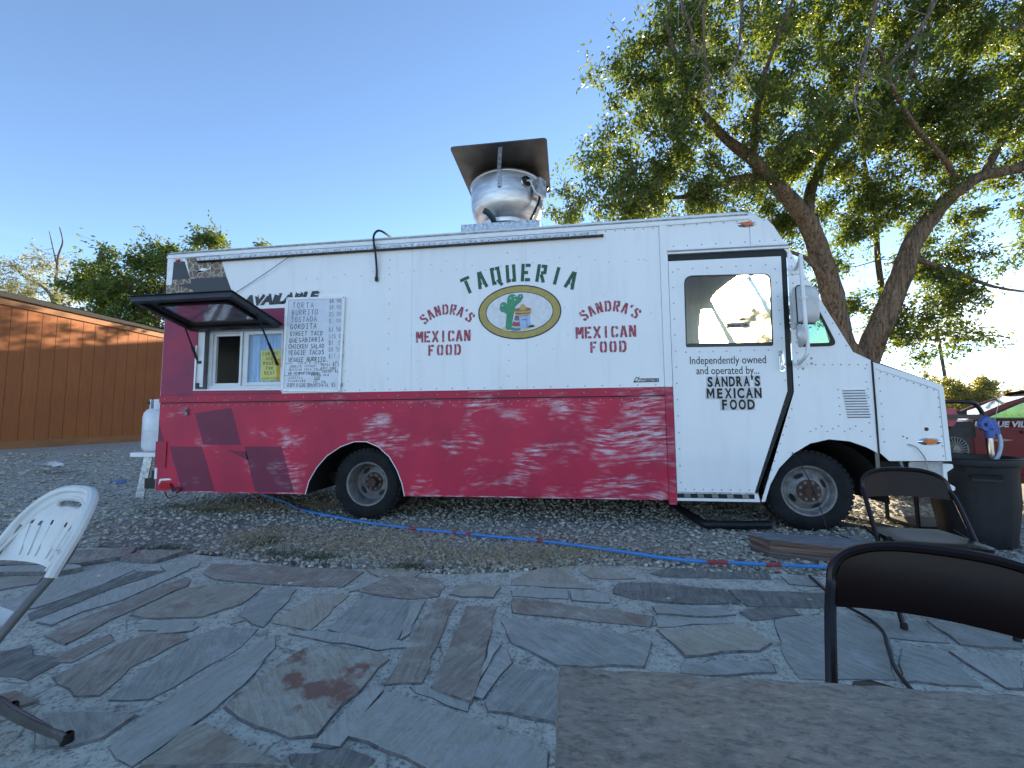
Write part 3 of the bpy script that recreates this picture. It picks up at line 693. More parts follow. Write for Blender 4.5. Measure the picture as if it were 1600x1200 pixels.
# local: +Y runs along the wall away from the camera, +X faces the yard
PITCH = .345; Y0, NB = -7.6, 62; WH = 3.72
bm = MB(); bm.box(-.022, 0, .006, PITCH-.006, .2, WH); bm.box(-.03, -.012, -.001, PITCH+.001, .2, WH)
b0 = bm.build('siding_board', WOOD, shed); b0.location = (0, Y0, 0)
for i in range(1, NB):
    o = b0.copy(); COL.objects.link(o); o.location = (random.uniform(-.002, .002), Y0+i*PITCH, 0)
Y1 = Y0+NB*PITCH
MB().box(-6, -.032, Y0+.02, Y1-.02, -.3, WH-.02).build('wall', WOOD, shed)
MB().box(-.03, .022, Y0, Y1, -.35, .2).build('base_trim', FASCIA, shed)
MB().box(-.02, .045, Y0-.1, Y1+.1, WH+.0, WH+.17).build('fascia', FASCIA, shed)
rf = MB()
for i in range(26):   # overlapping shingle courses up the slope
    x0 = .10-i*.14; z0 = WH+.175+i*.14*.28
    rf.add([(x0, Y0-.15, z0), (x0, Y1+.15, z0), (x0-.2, Y1+.15, z0+.2*.28-.006), (x0-.2, Y0-.15, z0+.2*.28-.006),
            (x0, Y0-.15, z0+.016), (x0, Y1+.15, z0+.016), (x0-.2, Y1+.15, z0+.2*.28), (x0-.2, Y0-.15, z0+.2*.28)],
           [(0, 1, 2, 3), (4, 7, 6, 5), (0, 4, 5, 1), (1, 5, 6, 2), (3, 2, 6, 7), (0, 3, 7, 4)])
tag(rf.build('shingle', SHINGLE, shed), kind='stuff')
MB().box(-6.1, -3.5, Y0-.1, Y1+.1, WH-.05, WH+1.1).build('roof', SHINGLE, shed)

# unseen outbuilding added behind the truck to throw evening shade over the yard
added_barn = empty('barn', 'long weathered barn standing behind the food truck', 'building', loc=(-5, 24, gz(-5, 24)+1.55))
MB().box(-10, 11, -2, 6, -2.0, 4.6).build('wall', simple('weathered barn wood', (.16, .12, .085), .85, 0, .2, 4, .3), added_barn)
MB().add([(-10.4, -2.5, 4.4), (11.4, -2.5, 4.4), (11.4, 2, 6.5), (-10.4, 2, 6.5), (-10.4, 6.5, 4.4), (11.4, 6.5, 4.4)],
         [(0, 1, 2, 3), (3, 2, 5, 4), (0, 3, 4), (1, 5, 2), (0, 4, 5, 1)]).build('roof', SHINGLE, added_barn)
MB().box(-2, 2, -2.08, -1.99, 0, 3.2).build('door', DARKIN, added_barn)

# ================================================================== THE FOOD TRUCK
T = empty('food_truck', 'white and worn red step van food truck lettered TAQUERIA', 'food truck')
RARCH = [(-2.93, .27), (-2.89, .42), (-2.80, .57), (-2.68, .70), (-2.52, .80), (-2.36, .855), (-2.22, .855), (-2.08, .80), (-1.95, .69), (-1.86, .55), (-1.80, .40), (-1.77, .27)]
FARCH = [(1.875, .275), (1.93, .44), (2.02, .60), (2.15, .735), (2.31, .835), (2.48, .875), (2.66, .855), (2.80, .80), (2.885, .75)]
W_ = 2.2
plate('lower_panel', [(-4.85, .275)]+RARCH+[(.98, .275), (.98, 1.30), (-4.85, 1.30)], RED, T, y0=0, t=.004)
CHIP = mat_red('chipped red edge', (.45, .02, .055), (.34, .018, .05), 1.0, .36)
MB().tube([(x, -.002, z) for x, z in RARCH], .005, 5).build('arch_edge', WHITE2, T)
plate('skirt_edge', [(-4.84, .2745), (-2.95, .2745), (-2.95, .286), (-4.84, .284)], CHIP, T, y0=-.0015, t=.003)
plate('skirt_edge', [(-1.76, .2745), (.975, .2745), (.975, .290), (.4, .287), (.2, .300), (.0, .286), (-1.76, .284)], CHIP, T, y0=-.0015, t=.003)
# plum coloured checks showing through the red at the tail
for pts in ([(-4.845, 1.06), (-4.70, .72), (-4.845, .70)], [(-4.37, 1.19), (-3.90, 1.25), (-3.75, .82), (-4.24, .82)], [(-4.69, .80), (-4.26, .80), (-4.06, .29), (-4.49, .29)],
            [(-3.71, .80), (-3.24, .80), (-3.07, .29), (-3.55, .29)], [(-3.92, .76), (-3.68, .74), (-3.645, .64)]):
    plate('paint_check', pts, REDP, T, y0=-.0012, t=.001)
plate('belt', rect(-4.852, .98, 1.322, 1.404), BELT, T, y0=-.010, t=.012)
plate('belt_gap', rect(-4.85, .98, 1.296, 1.326), BLACK, T, y0=.003, t=.004)
plate('belt_lip', rect(-4.85, .98, 1.302, 1.309), RED, T, y0=-.006, t=.009)
plate('white_panel', [(-3.262, 1.407), (.98, 1.407), (.98, 3.105), (-4.85, 3.105), (-4.85, 2.412), (-3.262, 2.412)], WHITE, T, y0=0, t=.004)
HOLE = rect(-4.385, -3.268, 1.470, 2.195)
plate('hatch_surround', rect(-4.85, -3.264, 1.407, 2.410), REDT, T, [HOLE], y0=-.001, t=.005)
m, t, b = new_mat('cracked stone print')
vv = N(t, 'ShaderNodeTexVoronoi', feature='DISTANCE_TO_EDGE'); vv.inputs['Scale'].default_value = 13; L(t, coords(t, world=True), vv.inputs['Vector'])
c = ramp(t, noise(t, coords(t, world=True), 6, 4), [(.3, (.085, .05, .03)), (.7, (.20, .13, .075))])
c = mixc(t, ramp(t, vv.outputs['Distance'], [(.0, 1), (.035, 1), (.06, 0)]), c, (.42, .36, .28))
L(t, c, b.inputs['Base Color']); b.inputs['Roughness'].default_value = .5; PRINT = m
plate('stone_print', [(-4.60, 3.09), (-4.14, 3.09), (-4.04, 2.825), (-4.53, 2.825)], PRINT, T, y0=-.0012, t=.001)
plate('stone_print', [(-4.845, 2.825), (-4.53, 2.825), (-4.46, 2.60), (-4.43, 2.415), (-4.845, 2.415)], PRINT, T, y0=-.0012, t=.001)
plate('dark_check', [(-4.79, 3.05), (-4.62, 3.05), (-4.53, 2.825), (-4.835, 2.825)], DECALDARK, T, y0=-.0018, t=.001)
plate('dark_check', [(-4.53, 2.825), (-4.04, 2.825), (-3.94, 2.60), (-3.87, 2.415), (-4.40, 2.415), (-4.46, 2.60)], DECALDARK, T, y0=-.0022, t=.001)
plate('dark_check', [(-4.72, 2.76), (-4.50, 2.77), (-4.475, 2.68)], DECALDARK, T, y0=-.0026, t=.001)
plate('vinyl_scrap', [(-4.45, 2.895), (-4.38, 2.955), (-4.29, 2.935), (-4.25, 2.97), (-4.26, 2.935), (-4.35, 2.91), (-4.42, 2.925)], WHITE2, T, y0=-.004, t=.003)
plate('corner_trim', [(-4.853, 2.76), (-4.78, 2.76), (-4.765, 3.10), (-4.853, 3.10)], WHITE2, T, y0=-.006, t=.006)
# front post of the box
plate('post', rect(.982, 1.056, .235, 1.404), BELT, T, y0=-.012, t=.03)
plate('post', rect(.982, 1.056, 1.406, 3.105), WHITE, T, y0=-.012, t=.03)
# roof: lofted cap with rounded shoulders
ys = [0, -.004, .0, .03, .09, .25, 1.1, 1.95, 2.11, 2.17, 2.2, 2.2]; cz = [-.115, -.10, -.075, -.03, -.008, .01, .03, .01, -.008, -.03, -.075, -.115]
prof = [(-4.86, 3.215), (-4.86, 3.215), (-1, 3.225), (1.5, 3.235), (1.82, 3.235), (1.94, 3.205), (2.02, 3.13), (2.10, 2.99), (2.226, 2.775)]
mb = MB()
for i, (x, z) in enumerate(prof):
    for j, (y, c_) in enumerate(zip(ys, cz)):
        zz = z+c_
        if i == 0: zz = z-.115
        mb.v.append((x, y, max(2.74, zz) if i < 6 else zz+(.0 if i < 8 else .06)))
k = len(ys)
for i in range(len(prof)-1):
    for j in range(k-1): mb.f.append((i*k+j, (i+1)*k+j, (i+1)*k+j+1, i*k+j+1))
mb.build('roof', WHITE, T, True, angle=50)
plate('roof_rail', [(-4.86, 3.095), (.985, 3.095), (1.86, 3.105), (1.86, 3.125), (.985, 3.118), (-4.86, 3.118)], WHITE2, T, y0=-.014, t=.02)
plate('roof_rail', rect(-4.86, 1.86, 3.150, 3.163), simple('grey seam sealant', (.38, .38, .37), .6, 0, .3, 30), T, y0=-.010, t=.012)
# awning rail: perforated angle with dark lip
ar = plate('awning_rail', rect(-4.414, .335, 3.028, 3.070), GALV, T, y0=-.034, t=.03)
plate('rail_lip', rect(-4.42, .41, 3.018, 3.028), simple('weathered batten', (.10, .075, .05), .8, 0, .4, 30), ar, y0=-.05, t=.048)
mb = MB()
for i in range(70):
    x = -4.38+i*.067
    mb.lathe([(.0, -.0355), (.007, -.0355), (.007, -.034)], (x, 0, 3.047), 'Y', 6)
tag(mb.build('rail_hole', BLACK, ar), kind='stuff')
for x in (-1.71, -.42): plate('panel_seam', rect(x-.0015, x+.0015, 1.41, 3.02), simple('seam line grey', (.56, .56, .56), .5), T, y0=-.0010, t=.001)
# cab
plate('cab_upper_panel', [(1.058, 2.835), (2.196, 2.835), (2.10, 3.02), (2.03, 3.105), (1.058, 3.105)], WHITE, T, y0=0, t=.004)
plate('panel_seam', rect(1.868, 1.872, 2.84, 3.1), simple('seam shadow grey', (.32, .32, .33), .6), T, y0=-.002, t=.003)
plate('gutter', [(1.058, 2.782), (2.225, 2.775), (2.205, 2.832), (1.058, 2.832)], WHITE2, T, y0=-.022, t=.03)
plate('gutter', [(1.058, 2.802), (2.22, 2.796), (2.21, 2.81), (1.058, 2.817)], simple('gutter shade grey', (.25, .25, .25), .6), T, y0=-.026, t=.005)
GL = rpoly([(1.207, 1.81), (2.022, 1.80), (2.036, 2.522), (1.215, 2.545)], [.02, .02, .07, .09])
GLX = [(x+(x-1.62)*.06, z+(z-2.17)*.05) for x, z in GL]
plate('door_seal', [(1.058, .365), (1.815, .365), (2.188, 1.335), (2.205, 2.778), (1.058, 2.778)], BLACK, T, [GLX], y0=.006, t=.02)
DR = plate('cab_door', [(1.062, .362), (1.782, .362), (2.132, 1.345), (2.148, 2.700), (1.062, 2.710)], WHITE, T, [GL], y0=-.006, t=.011)
plate('glass_trim', [(x+(x-1.62)*.012, z+(z-2.17)*.015) for x, z in GL], FRAMEB, DR, [[(x-(x-1.62)*.014, z-(z-2.17)*.016) for x, z in GL]], y0=-.0085, t=.006)
plate('glass_sill', [(1.207, 1.812), (2.022, 1.802), (2.022, 1.832), (1.207, 1.842)], FRAMEB, DR, y0=-.010, t=.018)
gp = plate('window_glass', GL, GLASSD, DR, y0=-.001, t=.004)
st = plate('window_sticker', [(1.60, 1.985), (1.825, 1.985), (1.825, 2.045), (1.60, 2.045)], simple('sticker backing', (.42, .38, .34), .6), DR, y0=-.0035, t=.001)
font_text('sticker_lettering', 'Employees Only', .046, BLACKP, DR, 1.615, -.0045, 2.0, offset=.0012, sx=.62)
plate('sticker_tab', [(1.70, 2.07), (1.76, 2.09), (1.79, 2.065), (1.74, 2.05)], simple('orange tape', (.35, .2, .06), .6), DR, y0=-.0035, t=.001)
hd = MB().plate(rpoly(rect(2.068, 2.118, 1.535, 1.745), .02), (), -.018, .012).build('door_handle', CHROME, DR)
mb = MB(); mb.tube([(2.085, -.018, 1.71), (2.085, -.05, 1.70), (2.088, -.055, 1.62), (2.09, -.05, 1.565), (2.09, -.02, 1.56)], .011, 8)
mb.lathe([(0, -.036), (.014, -.034), (.016, -.018)], (2.105, 0, 1.585), 'Y', 12); mb.build('handle_lever', CHROME, DR, True)
# threshold under the door with diamond cut-outs
TH = plate('step_threshold', [(1.03, .272), (1.83, .272), (1.815, .352), (1.03, .352)], WHITE, T, y0=-.002, t=.006)
plate('kick_strip', rect(1.06, 1.78, .300, .345), BLACK, TH, y0=-.004, t=.001)
plate('kick_rail', rect(1.06, 1.79, .345, .362), GALV, TH, y0=-.014, t=.012)
for x in (1.16, 1.285, 1.42, 1.56, 1.70):
    plate('tread_lug', [(x-.03, .305), (x+.03, .305), (x+.022, .342), (x-.035, .342)], CHROME, TH, y0=-.008, t=.003)
# fender / cowl side
QW = rpoly([(2.262, 1.785), (2.598, 1.785), (2.372, 2.36), (2.262, 2.33)], [.06, .07, .05, .05])
QW2 = [(x+(2.40-x)*.14+.0, z+(2.0-z)*.11) for x, z in QW]
plate('fender_panel', [(1.842, .275), FARCH[0]]+FARCH[1:]+[(2.894, .745), (2.894, 1.628), (2.745, 1.713), (2.228, 2.772), (2.212, 2.772), (2.195, 1.335)], WHITE, T, [QW], y0=0, t=.004)
qf = plate('quarter_window_seal', [(x+(x-2.40)*.05, z+(z-2.0)*.04) for x, z in QW], BLACK, T, [QW2], y0=-.010, t=.014)
plate('quarter_glass', QW2, GLASSG, qf, y0=-.002, t=.003)
hs = plate('hood_side', [(2.986, .672), (3.505, .674), (3.492, 1.352), (3.472, 1.385), (2.908, 1.612), (2.908, .752)], WHITE, T, y0=0, t=.004)
plate('hood_fold', [(3.455, .68), (3.46, .68), (3.45, 1.33), (3.43, 1.345), (2.93, 1.545), (2.93, 1.54), (3.428, 1.338), (3.445, 1.325)], simple('fold grey', (.42, .42, .43), .5), hs, y0=-.0015, t=.001)
mb = MB(); mb.tube([(2.895, .02, 1.645), (2.900, -.006, 1.60), (2.901, -.006, 1.2), (2.899, -.006, .75)], .0075, 6); mb.build('hood_seal', BLACK, T)
mb = MB(); mb.bar((2.905, .03, .76), (2.915, .05, .50), .03, .015); mb.build('fender_stay', simple('stay metal', (.22, .2, .17), .6, .4), T)
# louvres
for i in range(11):
    z = 1.352-i*.0255; x0 = 2.622+i*.0028; x1 = x0+.203
    MB().add([(x0, .0, z), (x1, .0, z), (x1, -.016, z-.009), (x0, -.016, z-.009), (x0+.004, 0, z-.013), (x1-.004, 0, z-.013)],
             [(0, 3, 2, 1), (3, 4, 5, 2), (0, 4, 3), (1, 2, 5)]).build('louver', WHITE2, T)
    plate('louver_slot', [(x0+.004, z-.0185), (x1-.004, z-.0185), (x1-.002, z-.0125), (x0+.002, z-.0125)], BLACKP, T, y0=-.0012, t=.001)
# sheet metal across the width: windshield frame, hood, nose, far side, tail, floor
PIL = Vector((2.226, 0, 2.778)); BOT = Vector((2.745, 0, 1.713)); dv = (BOT-PIL); nn = Vector((dv.z, 0, -dv.x)).normalized()
def slope_slab(mb, s0, s1, y0, y1, th=.03):
    a, b = PIL+dv*s0, PIL+dv*s1
    vs = []
    for p in (a, b):
        for y in (y0, y1):
            for o in (0, th): vs.append((p.x+nn.x*o, y, p.z+nn.z*o))
    mb.add(vs, [(0, 1, 3, 2), (4, 6, 7, 5), (0, 4, 5, 1), (2, 3, 7, 6), (0, 2, 6, 4), (1, 5, 7, 3)])
ws = MB()
for a in ((0, 1, .004, .05), (0, 1, 2.17, 2.196), (0, .02, .05, 2.17), (.94, 1, .05, 2.17), (.02, .94, 1.085, 1.115)): slope_slab(ws, *a)
wf = ws.build('windshield_frame', WHITE, T)
gl_ = MB()
for a in ((.02, .94, .05, 1.085, .006), (.02, .94, 1.115, 2.17, .006)): slope_slab(gl_, *a)
gl_.build('windshield_glass', GLASSC, wf)
MB().add([(2.745, .0, 1.713), (2.745, W_, 1.713), (2.9, W_, 1.630), (2.9, 0, 1.630), (3.47, 0, 1.388), (3.47, W_, 1.388), (3.492, W_, 1.355), (3.492, 0, 1.355), (3.505, 0, .674), (3.505, W_, .674)],
         [(0, 3, 2, 1), (3, 4, 5, 2), (4, 7, 6, 5), (7, 8, 9, 6)]).build('hood', WHITE, T)
nose = MB().box(3.508, 3.52, .5, 1.7, .78, 1.2).build('grille', BLACKP, T)
for y in (.28, 1.92): MB().lathe([(0, .03), (.07, .022), (.085, 0)], (3.508, y, 1.0), 'X', 20).build('headlight', GLASSC if False else CHROME, T, True)
FAR = [(-4.85, .275)]+RARCH+[(1.875, .275)]+FARCH[1:]+[(2.986, .672), (3.505, .674), (3.492, 1.352), (3.472, 1.385), (2.745, 1.713), (2.228, 2.772), (2.03, 3.12), (-4.85, 3.12)]
plate('far_side', FAR, WHITE, T, [[(2.10, 1.96), (2.555, 1.92), (2.262, 2.60), (2.222, 2.70), (2.13, 2.70), (2.10, 2.45)]], y0=W_-.004, t=.004)
MB().box(-4.853, -4.846, .0, W_, .275, 3.12).build('rear_wall', WHITE, T)
MB().box(-4.84, 2.2, .63, 1.57, .46, .50).build('floor', UNDER, T)
MB().box(1.0, 1.03, .03, W_-.01, .5, 3.1).build('bulkhead', CABIN, T)
MB().box(1.03, 2.1, .03, W_-.01, 3.08, 3.1).build('cab_ceiling', CABIN, T)
MB().box(2.3, 2.72, .03, W_-.01, 1.05, 1.66).build('dashboard', BLACKP, T)
mb = MB(); mb.box(1.2, 1.65, .25, .75, .95, 1.1); mb.add(*(lambda b: (b.v, b.f))(MB().plate(rpoly(rect(1.1, 1.27, 1.1, 1.93), .06), (), .27, .46))); mb.build('driver_seat', DARKIN, T)
mb = MB(); tq = Matrix.Translation((2.12, .5, 1.55)) @ Matrix.Rotation(R(-55), 4, 'Y')
mb.tube([tq @ Vector((.2*math.cos(a), .2*math.sin(a), 0)) for a in lin(0, 2*math.pi, 25)], .015, 6); mb.build('steering_wheel', BLACK, T, True)
MB().box(1.95, 3.42, .62, 1.6, .38, 1.3).build('engine_block', UNDER, T)
MB().box(-2.95, -1.75, .55, 1.65, .3, .9).build('rear_axle_housing', UNDER, T)
# undercarriage
mb = MB(); mb.box(-4.7, 3.3, .45, .53, .36, .46); mb.box(-4.7, 3.3, 1.67, 1.75, .36, .46); mb.build('chassis_rail', UNDER, T)
for x in (-2.30, 2.33):
    MB().tube([(x, .3, .38), (x, 1.9, .38)], .06, 10).build('axle', UNDER, T)
    mb = MB(); c0 = [(math.cos(a), math.sin(a)) for a in lin(0, math.pi, 14)]
    n = len(c0); mb.v = [(x+.64*p, y, .27+.62*q) for y in (.0045, .62) for p, q in c0]
    mb.f = [(i, i+1, n+i+1, n+i) for i in range(n-1)]+[tuple(range(n, 2*n))]
    mb.build('wheel_well', DARKIN, T)
mb = MB(); mb.tube(smooth_path([(.85, 1.0, .36), (1.10, .62, .16), (1.30, .08, .05), (1.42, .02, .045), (1.70, .02, .045), (1.92, .03, .05)]), .040, 10); mb.build('exhaust_pipe', BLACKP, T, True)

# wheels -------------------------------------------------------------
def wheel(x, z, deep, r=.388):
    prof = [(.225, -.085), (.245, -.118), (.30, -.128), (.345, -.12), (.368, -.105), (.375, -.09), (.388, -.083), (.389, -.05), (.381, -.046), (.381, -.04), (.389, -.036), (.39, 0), (.381, .004), (.381, .01), (.389, .014), (.388, .07), (.376, .09), (.30, .12), (.225, .1)]
    if deep: rp = [(.236, -.108), (.244, -.116), (.238, -.122), (.226, -.118), (.215, -.10), (.205, -.02), (.198, .05), (.17, .075), (.11, .06), (.08, .055), (0, .055)]
    else: rp = [(.236, -.098), (.246, -.112), (.240, -.120), (.226, -.115), (.214, -.095), (.20, -.068), (.18, -.062), (.165, -.072), (.125, -.108), (.11, -.112), (0, -.112)]
    wl = MB().lathe(rp, (0, 0, 0), 'Y', 48).build('wheel', RIM, T, True, loc=(x, .17, z), angle=35)
    ty = MB().lathe(prof, (0, 0, 0), 'Y', 56).build('tyre', TIRE, wl, True)
    mb = MB()
    for i in range(44):    # shoulder tread blocks
        a = 2*math.pi*i/44
        mt = Matrix.Rotation(a, 4, 'Y'); mb.box(.366, .392, -.102, -.06, -.019, .019, mt)
    tag(mb.build('tread_block', TIRE, wl), kind='stuff')
    for i in range(4):
        a = R(38+90*i) if deep else R(28+90*i)
        q = .155; yy = .062 if deep else -.091
        pts = []
        mb = MB(); mt = Matrix.Translation((q*math.cos(a), yy, q*math.sin(a))) @ Matrix.Rotation(-a, 4, 'Y') @ Matrix.Rotation(0 if deep else R(40), 4, 'Z')
        mb.lathe([(0, -.004), (.024, -.004), (.026, .001)], (0, 0, 0), 'Y', 18, mt @ Matrix.Diagonal((.85, 1, 1.75, 1)))
        mb.build('hand_hole', BLACK, wl)
    y0 = .055 if deep else -.112
    hp = [(.0, y0-.07), (.05, y0-.07), (.055, y0-.06), (.058, y0-.01), (.105, y0-.006), (.108, y0+.002)] if deep else [(0, y0-.008), (.034, y0-.008), (.04, y0-.022), (.047, y0-.022), (.05, y0-.006), (.107, y0-.006), (.11, y0+.002)]
    hb = MB().lathe(hp, (0, 0, 0), 'Y', 28).build('hub', RUST, wl, True, angle=35)
    for i in range(8):
        a = R(22+45*i); c = (.083*math.cos(a), y0, .083*math.sin(a))
        MB().lathe([(.0, -.026), (.008, -.026), (.008, -.014), (.014, -.014), (.015, 0)], c, 'Y', 6).build('lug_nut', RIM, wl)
    return wl
wr = wheel(-2.23, .385, True); wfz = wheel(2.31, .375, False)
wfz.rotation_euler = (0, 0, R(-5))
for x, z in ((-2.23, .385), (2.31, .375)):    # far side wheels, plain from here
    MB().lathe([(.22, .1), (.30, .12), (.375, .1), (.388, .08), (.388, -.08), (.30, -.12), (0, -.1)], (x, 2.02, z), 'Y', 32).build('far_wheel', TIRE, T, True)
MB().lathe([(.22, .1), (.30, .12), (.375, .1), (.388, .08), (.388, -.08), (.30, -.12), (0, -.1)], (-2.23, .46, .385), 'Y', 32).build('inner_wheel', TIRE, T, True)

# lamps --------------------------------------------------------------
def marker(x, z, m, l=.105, h=.036):
    bz = MB(); n = 20; o = [(x+l*math.copysign(abs(math.cos(a))**1.0, math.cos(a)), z+h*math.sin(a)*(1-abs(math.cos(a))**6*.6)) for a in lin(0, 2*math.pi, n+1)[:-1]]
    i_ = [(x+(p-x)*.62, z+(q-z)*.72) for p, q in o]
    bz.v = [(p, -.001, q) for p, q in o]+[(p, -.014, q) for p, q in i_]; bz.f = [(i, n+i, n+(i+1) % n, (i+1) % n) for i in range(n)]
    k = bz.build('marker_lamp', CHROME, T, True)
    ln = MB(); ln.v = [(p, -.012, q) for p, q in i_]+[(x+(p-x)*.8, -.026, z+(q-z)*.75) for p, q in i_]; ln.f = [(i, n+i, n+(i+1) % n, (i+1) % n) for i in range(n)]+[tuple(reversed(range(n, 2*n)))]
    ln.build('lens', m, k, True, angle=30)
marker(1.845, 3.055, AMBER, .10, .032); marker(3.335, .852, AMBER, .105, .035); marker(-4.70, 3.058, REDLENS, .055, .026)
MB().lathe([(0, -.008), (.016, -.006), (.018, -.001)], (3.318, 0, .968), 'Y', 14).build('hood_plug', simple('brown plug', (.07, .025, .02), .6), T)
MB().plate(rpoly(rect(-4.745, -4.625, .315, .375), .008), (), -.03, .03).build('tail_lamp', REDLENS, T)
mb = MB(); mb.plate([(-4.80, .345), (-4.79, .42), (-4.66, .43), (-4.63, .41), (-4.77, .40)], (), -.008, .008); mb.build('lamp_bracket', WHITE2, T)
mb = MB(); mb.tube(smooth_path([(-4.62, -.01, .34), (-4.57, -.04, .29), (-4.53, -.03, .33), (-4.50, -.02, .30), (-4.55, -.01, .26)]), .012, 6); mb.tube(smooth_path([(-4.74, .02, .27), (-4.66, .0, .20), (-4.58, .03, .23)]), .008, 6)
mb.build('loose_wiring', simple('plum painted wire', (.10, .02, .035), .6), T)
MB().box(-5.02, -4.856, .02, 2.15, .30, .42).build('rear_bumper', BLACKP, T)
plate('corner_angle', rect(-4.862, -4.72, .55, .86), BELT, T, y0=-.012, t=.012)
plate('corner_angle', rect(-4.862, -4.83, .42, .55), WHITE2, T, y0=-.008, t=.008)
mb = MB(); mb.plate(rpoly(rect(-4.495, -4.455, 1.17, 1.25), .008), (), -.018, .018); mb.lathe([(0, -.03), (.012, -.028), (.012, -.018)], (-4.475, 0, 1.225), 'Y', 10); mb.build('latch', RIM, T)
# front bumper: channel section with a return along the side
mb = MB(); pf = [(0, .245), (.075, .245), (.085, .235), (.085, .21), (.03, .17), (.03, .07), (.085, .035), (.085, .01), (.075, 0), (0, 0)]
n = len(pf); mb.v = [(3.475+a, y, .395+z) for y in (.06, 2.14) for a, z in pf]
mb.f = [(i, n+i, n+(i+1) % n, (i+1) % n) for i in range(n)]+[tuple(range(n)), tuple(reversed(range(n, 2*n)))]
fb = mb.build('front_bumper', WHITE2, T)
mb = MB(); mb.box(3.20, 3.474, .075, .083, .42, .655); mb.box(3.20, 3.474, .06, .083, .648, .66); mb.box(3.2, 3.474, .06, .083, .412, .424); mb.build('bumper_return', simple('dull bumper paint', (.40, .41, .41), .5, .2, .15, 8), fb)
plate('access_cover', rpoly(rect(3.235, 3.31, .485, .565), .01), simple('dull bumper paint dark', (.30, .31, .31), .5, .2), fb, y0=.066, t=.009)
mb = MB(); mb.box(2.95, 3.45, .10, .5, .5, .66); mb.build('radiator_support', UNDER, T)
MB().tube([(3.09, .02, .672), (3.09, .0, .62), (3.10, -.01, .575), (3.13, -.015, .56)], .012, 6).build('tow_hook', RIM, T)
MB().tube(smooth_path([(3.145, -.01, .83), (3.20, -.03, .80), (3.26, -.035, .70), (3.29, -.02, .60), (3.335, -.03, .525)]), .006, 6).build('pull_cord', simple('dirty rope', (.42, .40, .35), .9), T)
for z in (.90, .885): MB().lathe([(0, -.004), (.006, -.003), (.007, 0)], (3.12+(.9-z)*2, 0, z), 'Y', 8).build('drilled_hole', BLACK, T)

# mirrors ------------------------------------------------------------
mi = MB(); mi.tube(smooth_path([(2.27, 0, 2.55), (2.25, -.10, 2.57), (2.215, -.22, 2.61), (2.20, -.25, 2.58), (2.20, -.25, 2.3), (2.205, -.25, 1.95), (2.21, -.25, 1.72), (2.20, -.22, 1.65), (2.22, -.10, 1.615), (2.26, 0, 1.61)], 5), .017, 10)
arm = mi.build('mirror_arm', WHITE2, T, True)
for z, x in ((2.53, 2.275), (1.60, 2.27)): plate('mirror_mount', rpoly([(x-.05, z-.02), (x+.06, z-.02), (x+.02, z+.06), (x-.01, z+.06)], .01), WHITE2, arm, y0=-.014, t=.014)
mb = MB(); mh = Matrix.Translation((2.268, -.150, 2.165)) @ Matrix.Rotation(R(22), 4, 'Z')
prof = rpoly(rect(-.105, .105, -.185, .175), [.02, .03, .05, .05]); nP = len(prof)
for s, y in ((1, -.045), (1.0, .0), (.93, .045), (.62, .085)):
    mb.v += [tuple(mh @ Vector((x*s, -y, z*s))) for x, z in prof]
for k_ in range(3): mb.f += [(k_*nP+i, k_*nP+(i+1) % nP, (k_+1)*nP+(i+1) % nP, (k_+1)*nP+i) for i in range(nP)]
mb.f += [tuple(range(3*nP, 4*nP))]
hdm = mb.build('mirror_head', simple('mirror shell grey', (.58, .575, .56), .45, 0, .1, 8), arm, True, angle=50)
mb = MB(); mb.v = [tuple(mh @ Vector((x*.95, .043, z*.95))) for x, z in prof]; mb.f = [tuple(range(nP))]; mb.build('mirror_glass', CHROME, arm)
mb = MB(); mb.tube([mh @ Vector((x*1.02, -.0, z*1.02)) for x, z in prof]+[mh @ Vector((prof[0][0]*1.02, 0, prof[0][1]*1.02))], .006, 5); mb.build('mirror_edge', BLACK, arm)
mr = Matrix.Translation((2.155, -.245, 1.845)) @ Matrix.Rotation(R(58), 4, 'Z')
r2 = MB().lathe([(0, -.05), (.05, -.043), (.09, -.02), (.105, .0), (.105, .012)], (0, 0, 0), 'Y', 28, mr @ Matrix.Diagonal((.85, 1, 1.05, 1))).build('round_mirror', simple('round mirror shell', (.5, .5, .49), .4, .3), arm, True)
MB().lathe([(.105, .012), (.098, .018), (0, .03)], (0, 0, 0), 'Y', 28, mr @ Matrix.Diagonal((.85, 1, 1.05, 1))).build('mirror_glass', CHROME, arm, True)
MB().tube([(2.155, -.245, 1.85), (2.205, -.25, 1.85)], .016, 8).build('clamp', WHITE2, arm)
MB().tube([(2.18, -.25, 2.2), (2.225, -.25, 2.2)], .022, 8).build('clamp', WHITE2, arm)
MB().tube(smooth_path([(2.212, .0, 2.31), (2.212, -.03, 2.29), (2.232, -.045, 2.2), (2.236, -.045, 2.05), (2.225, -.03, 1.975), (2.22, 0, 1.96)]), .008, 8).build('grab_handle', WHITE2, T, True)
# rivets -------------------------------------------------------------
mb = MB()
def riv(x, z, y=-.0005, r=.0075):
    b_ = len(mb.v); n = 6
    for rr, h in ((r, 0), (r*.7, -.0035)):
        for j in range(n): a = 2*math.pi*j/n; mb.v.append((x+rr*math.cos(a), y+h, z+rr*math.sin(a)))
    for j in range(n): mb.f.append((b_+j, b_+n+j, b_+n+(j+1) % n, b_+(j+1) % n))
    mb.f.append(tuple(b_+n+j for j in reversed(range(n))))
for i in range(60): riv(-4.8+i*.097, 3.078)
for i in range(54): riv(-4.8+i*.107, 1.284); 
for i in range(26): riv(-4.78+i*.225, 1.362, -.0105)
for i in range(24): riv(-3.2+i*.178, 1.43)
for x in (-1.98, -.62): 
    for i in range(9): riv(x+random.uniform(-.004, .004), 1.55+i*.17)
for i in range(24): riv(-3.0+i*.165+random.uniform(-.03, .03), 2.78+random.uniform(-.05, .05), r=.006)
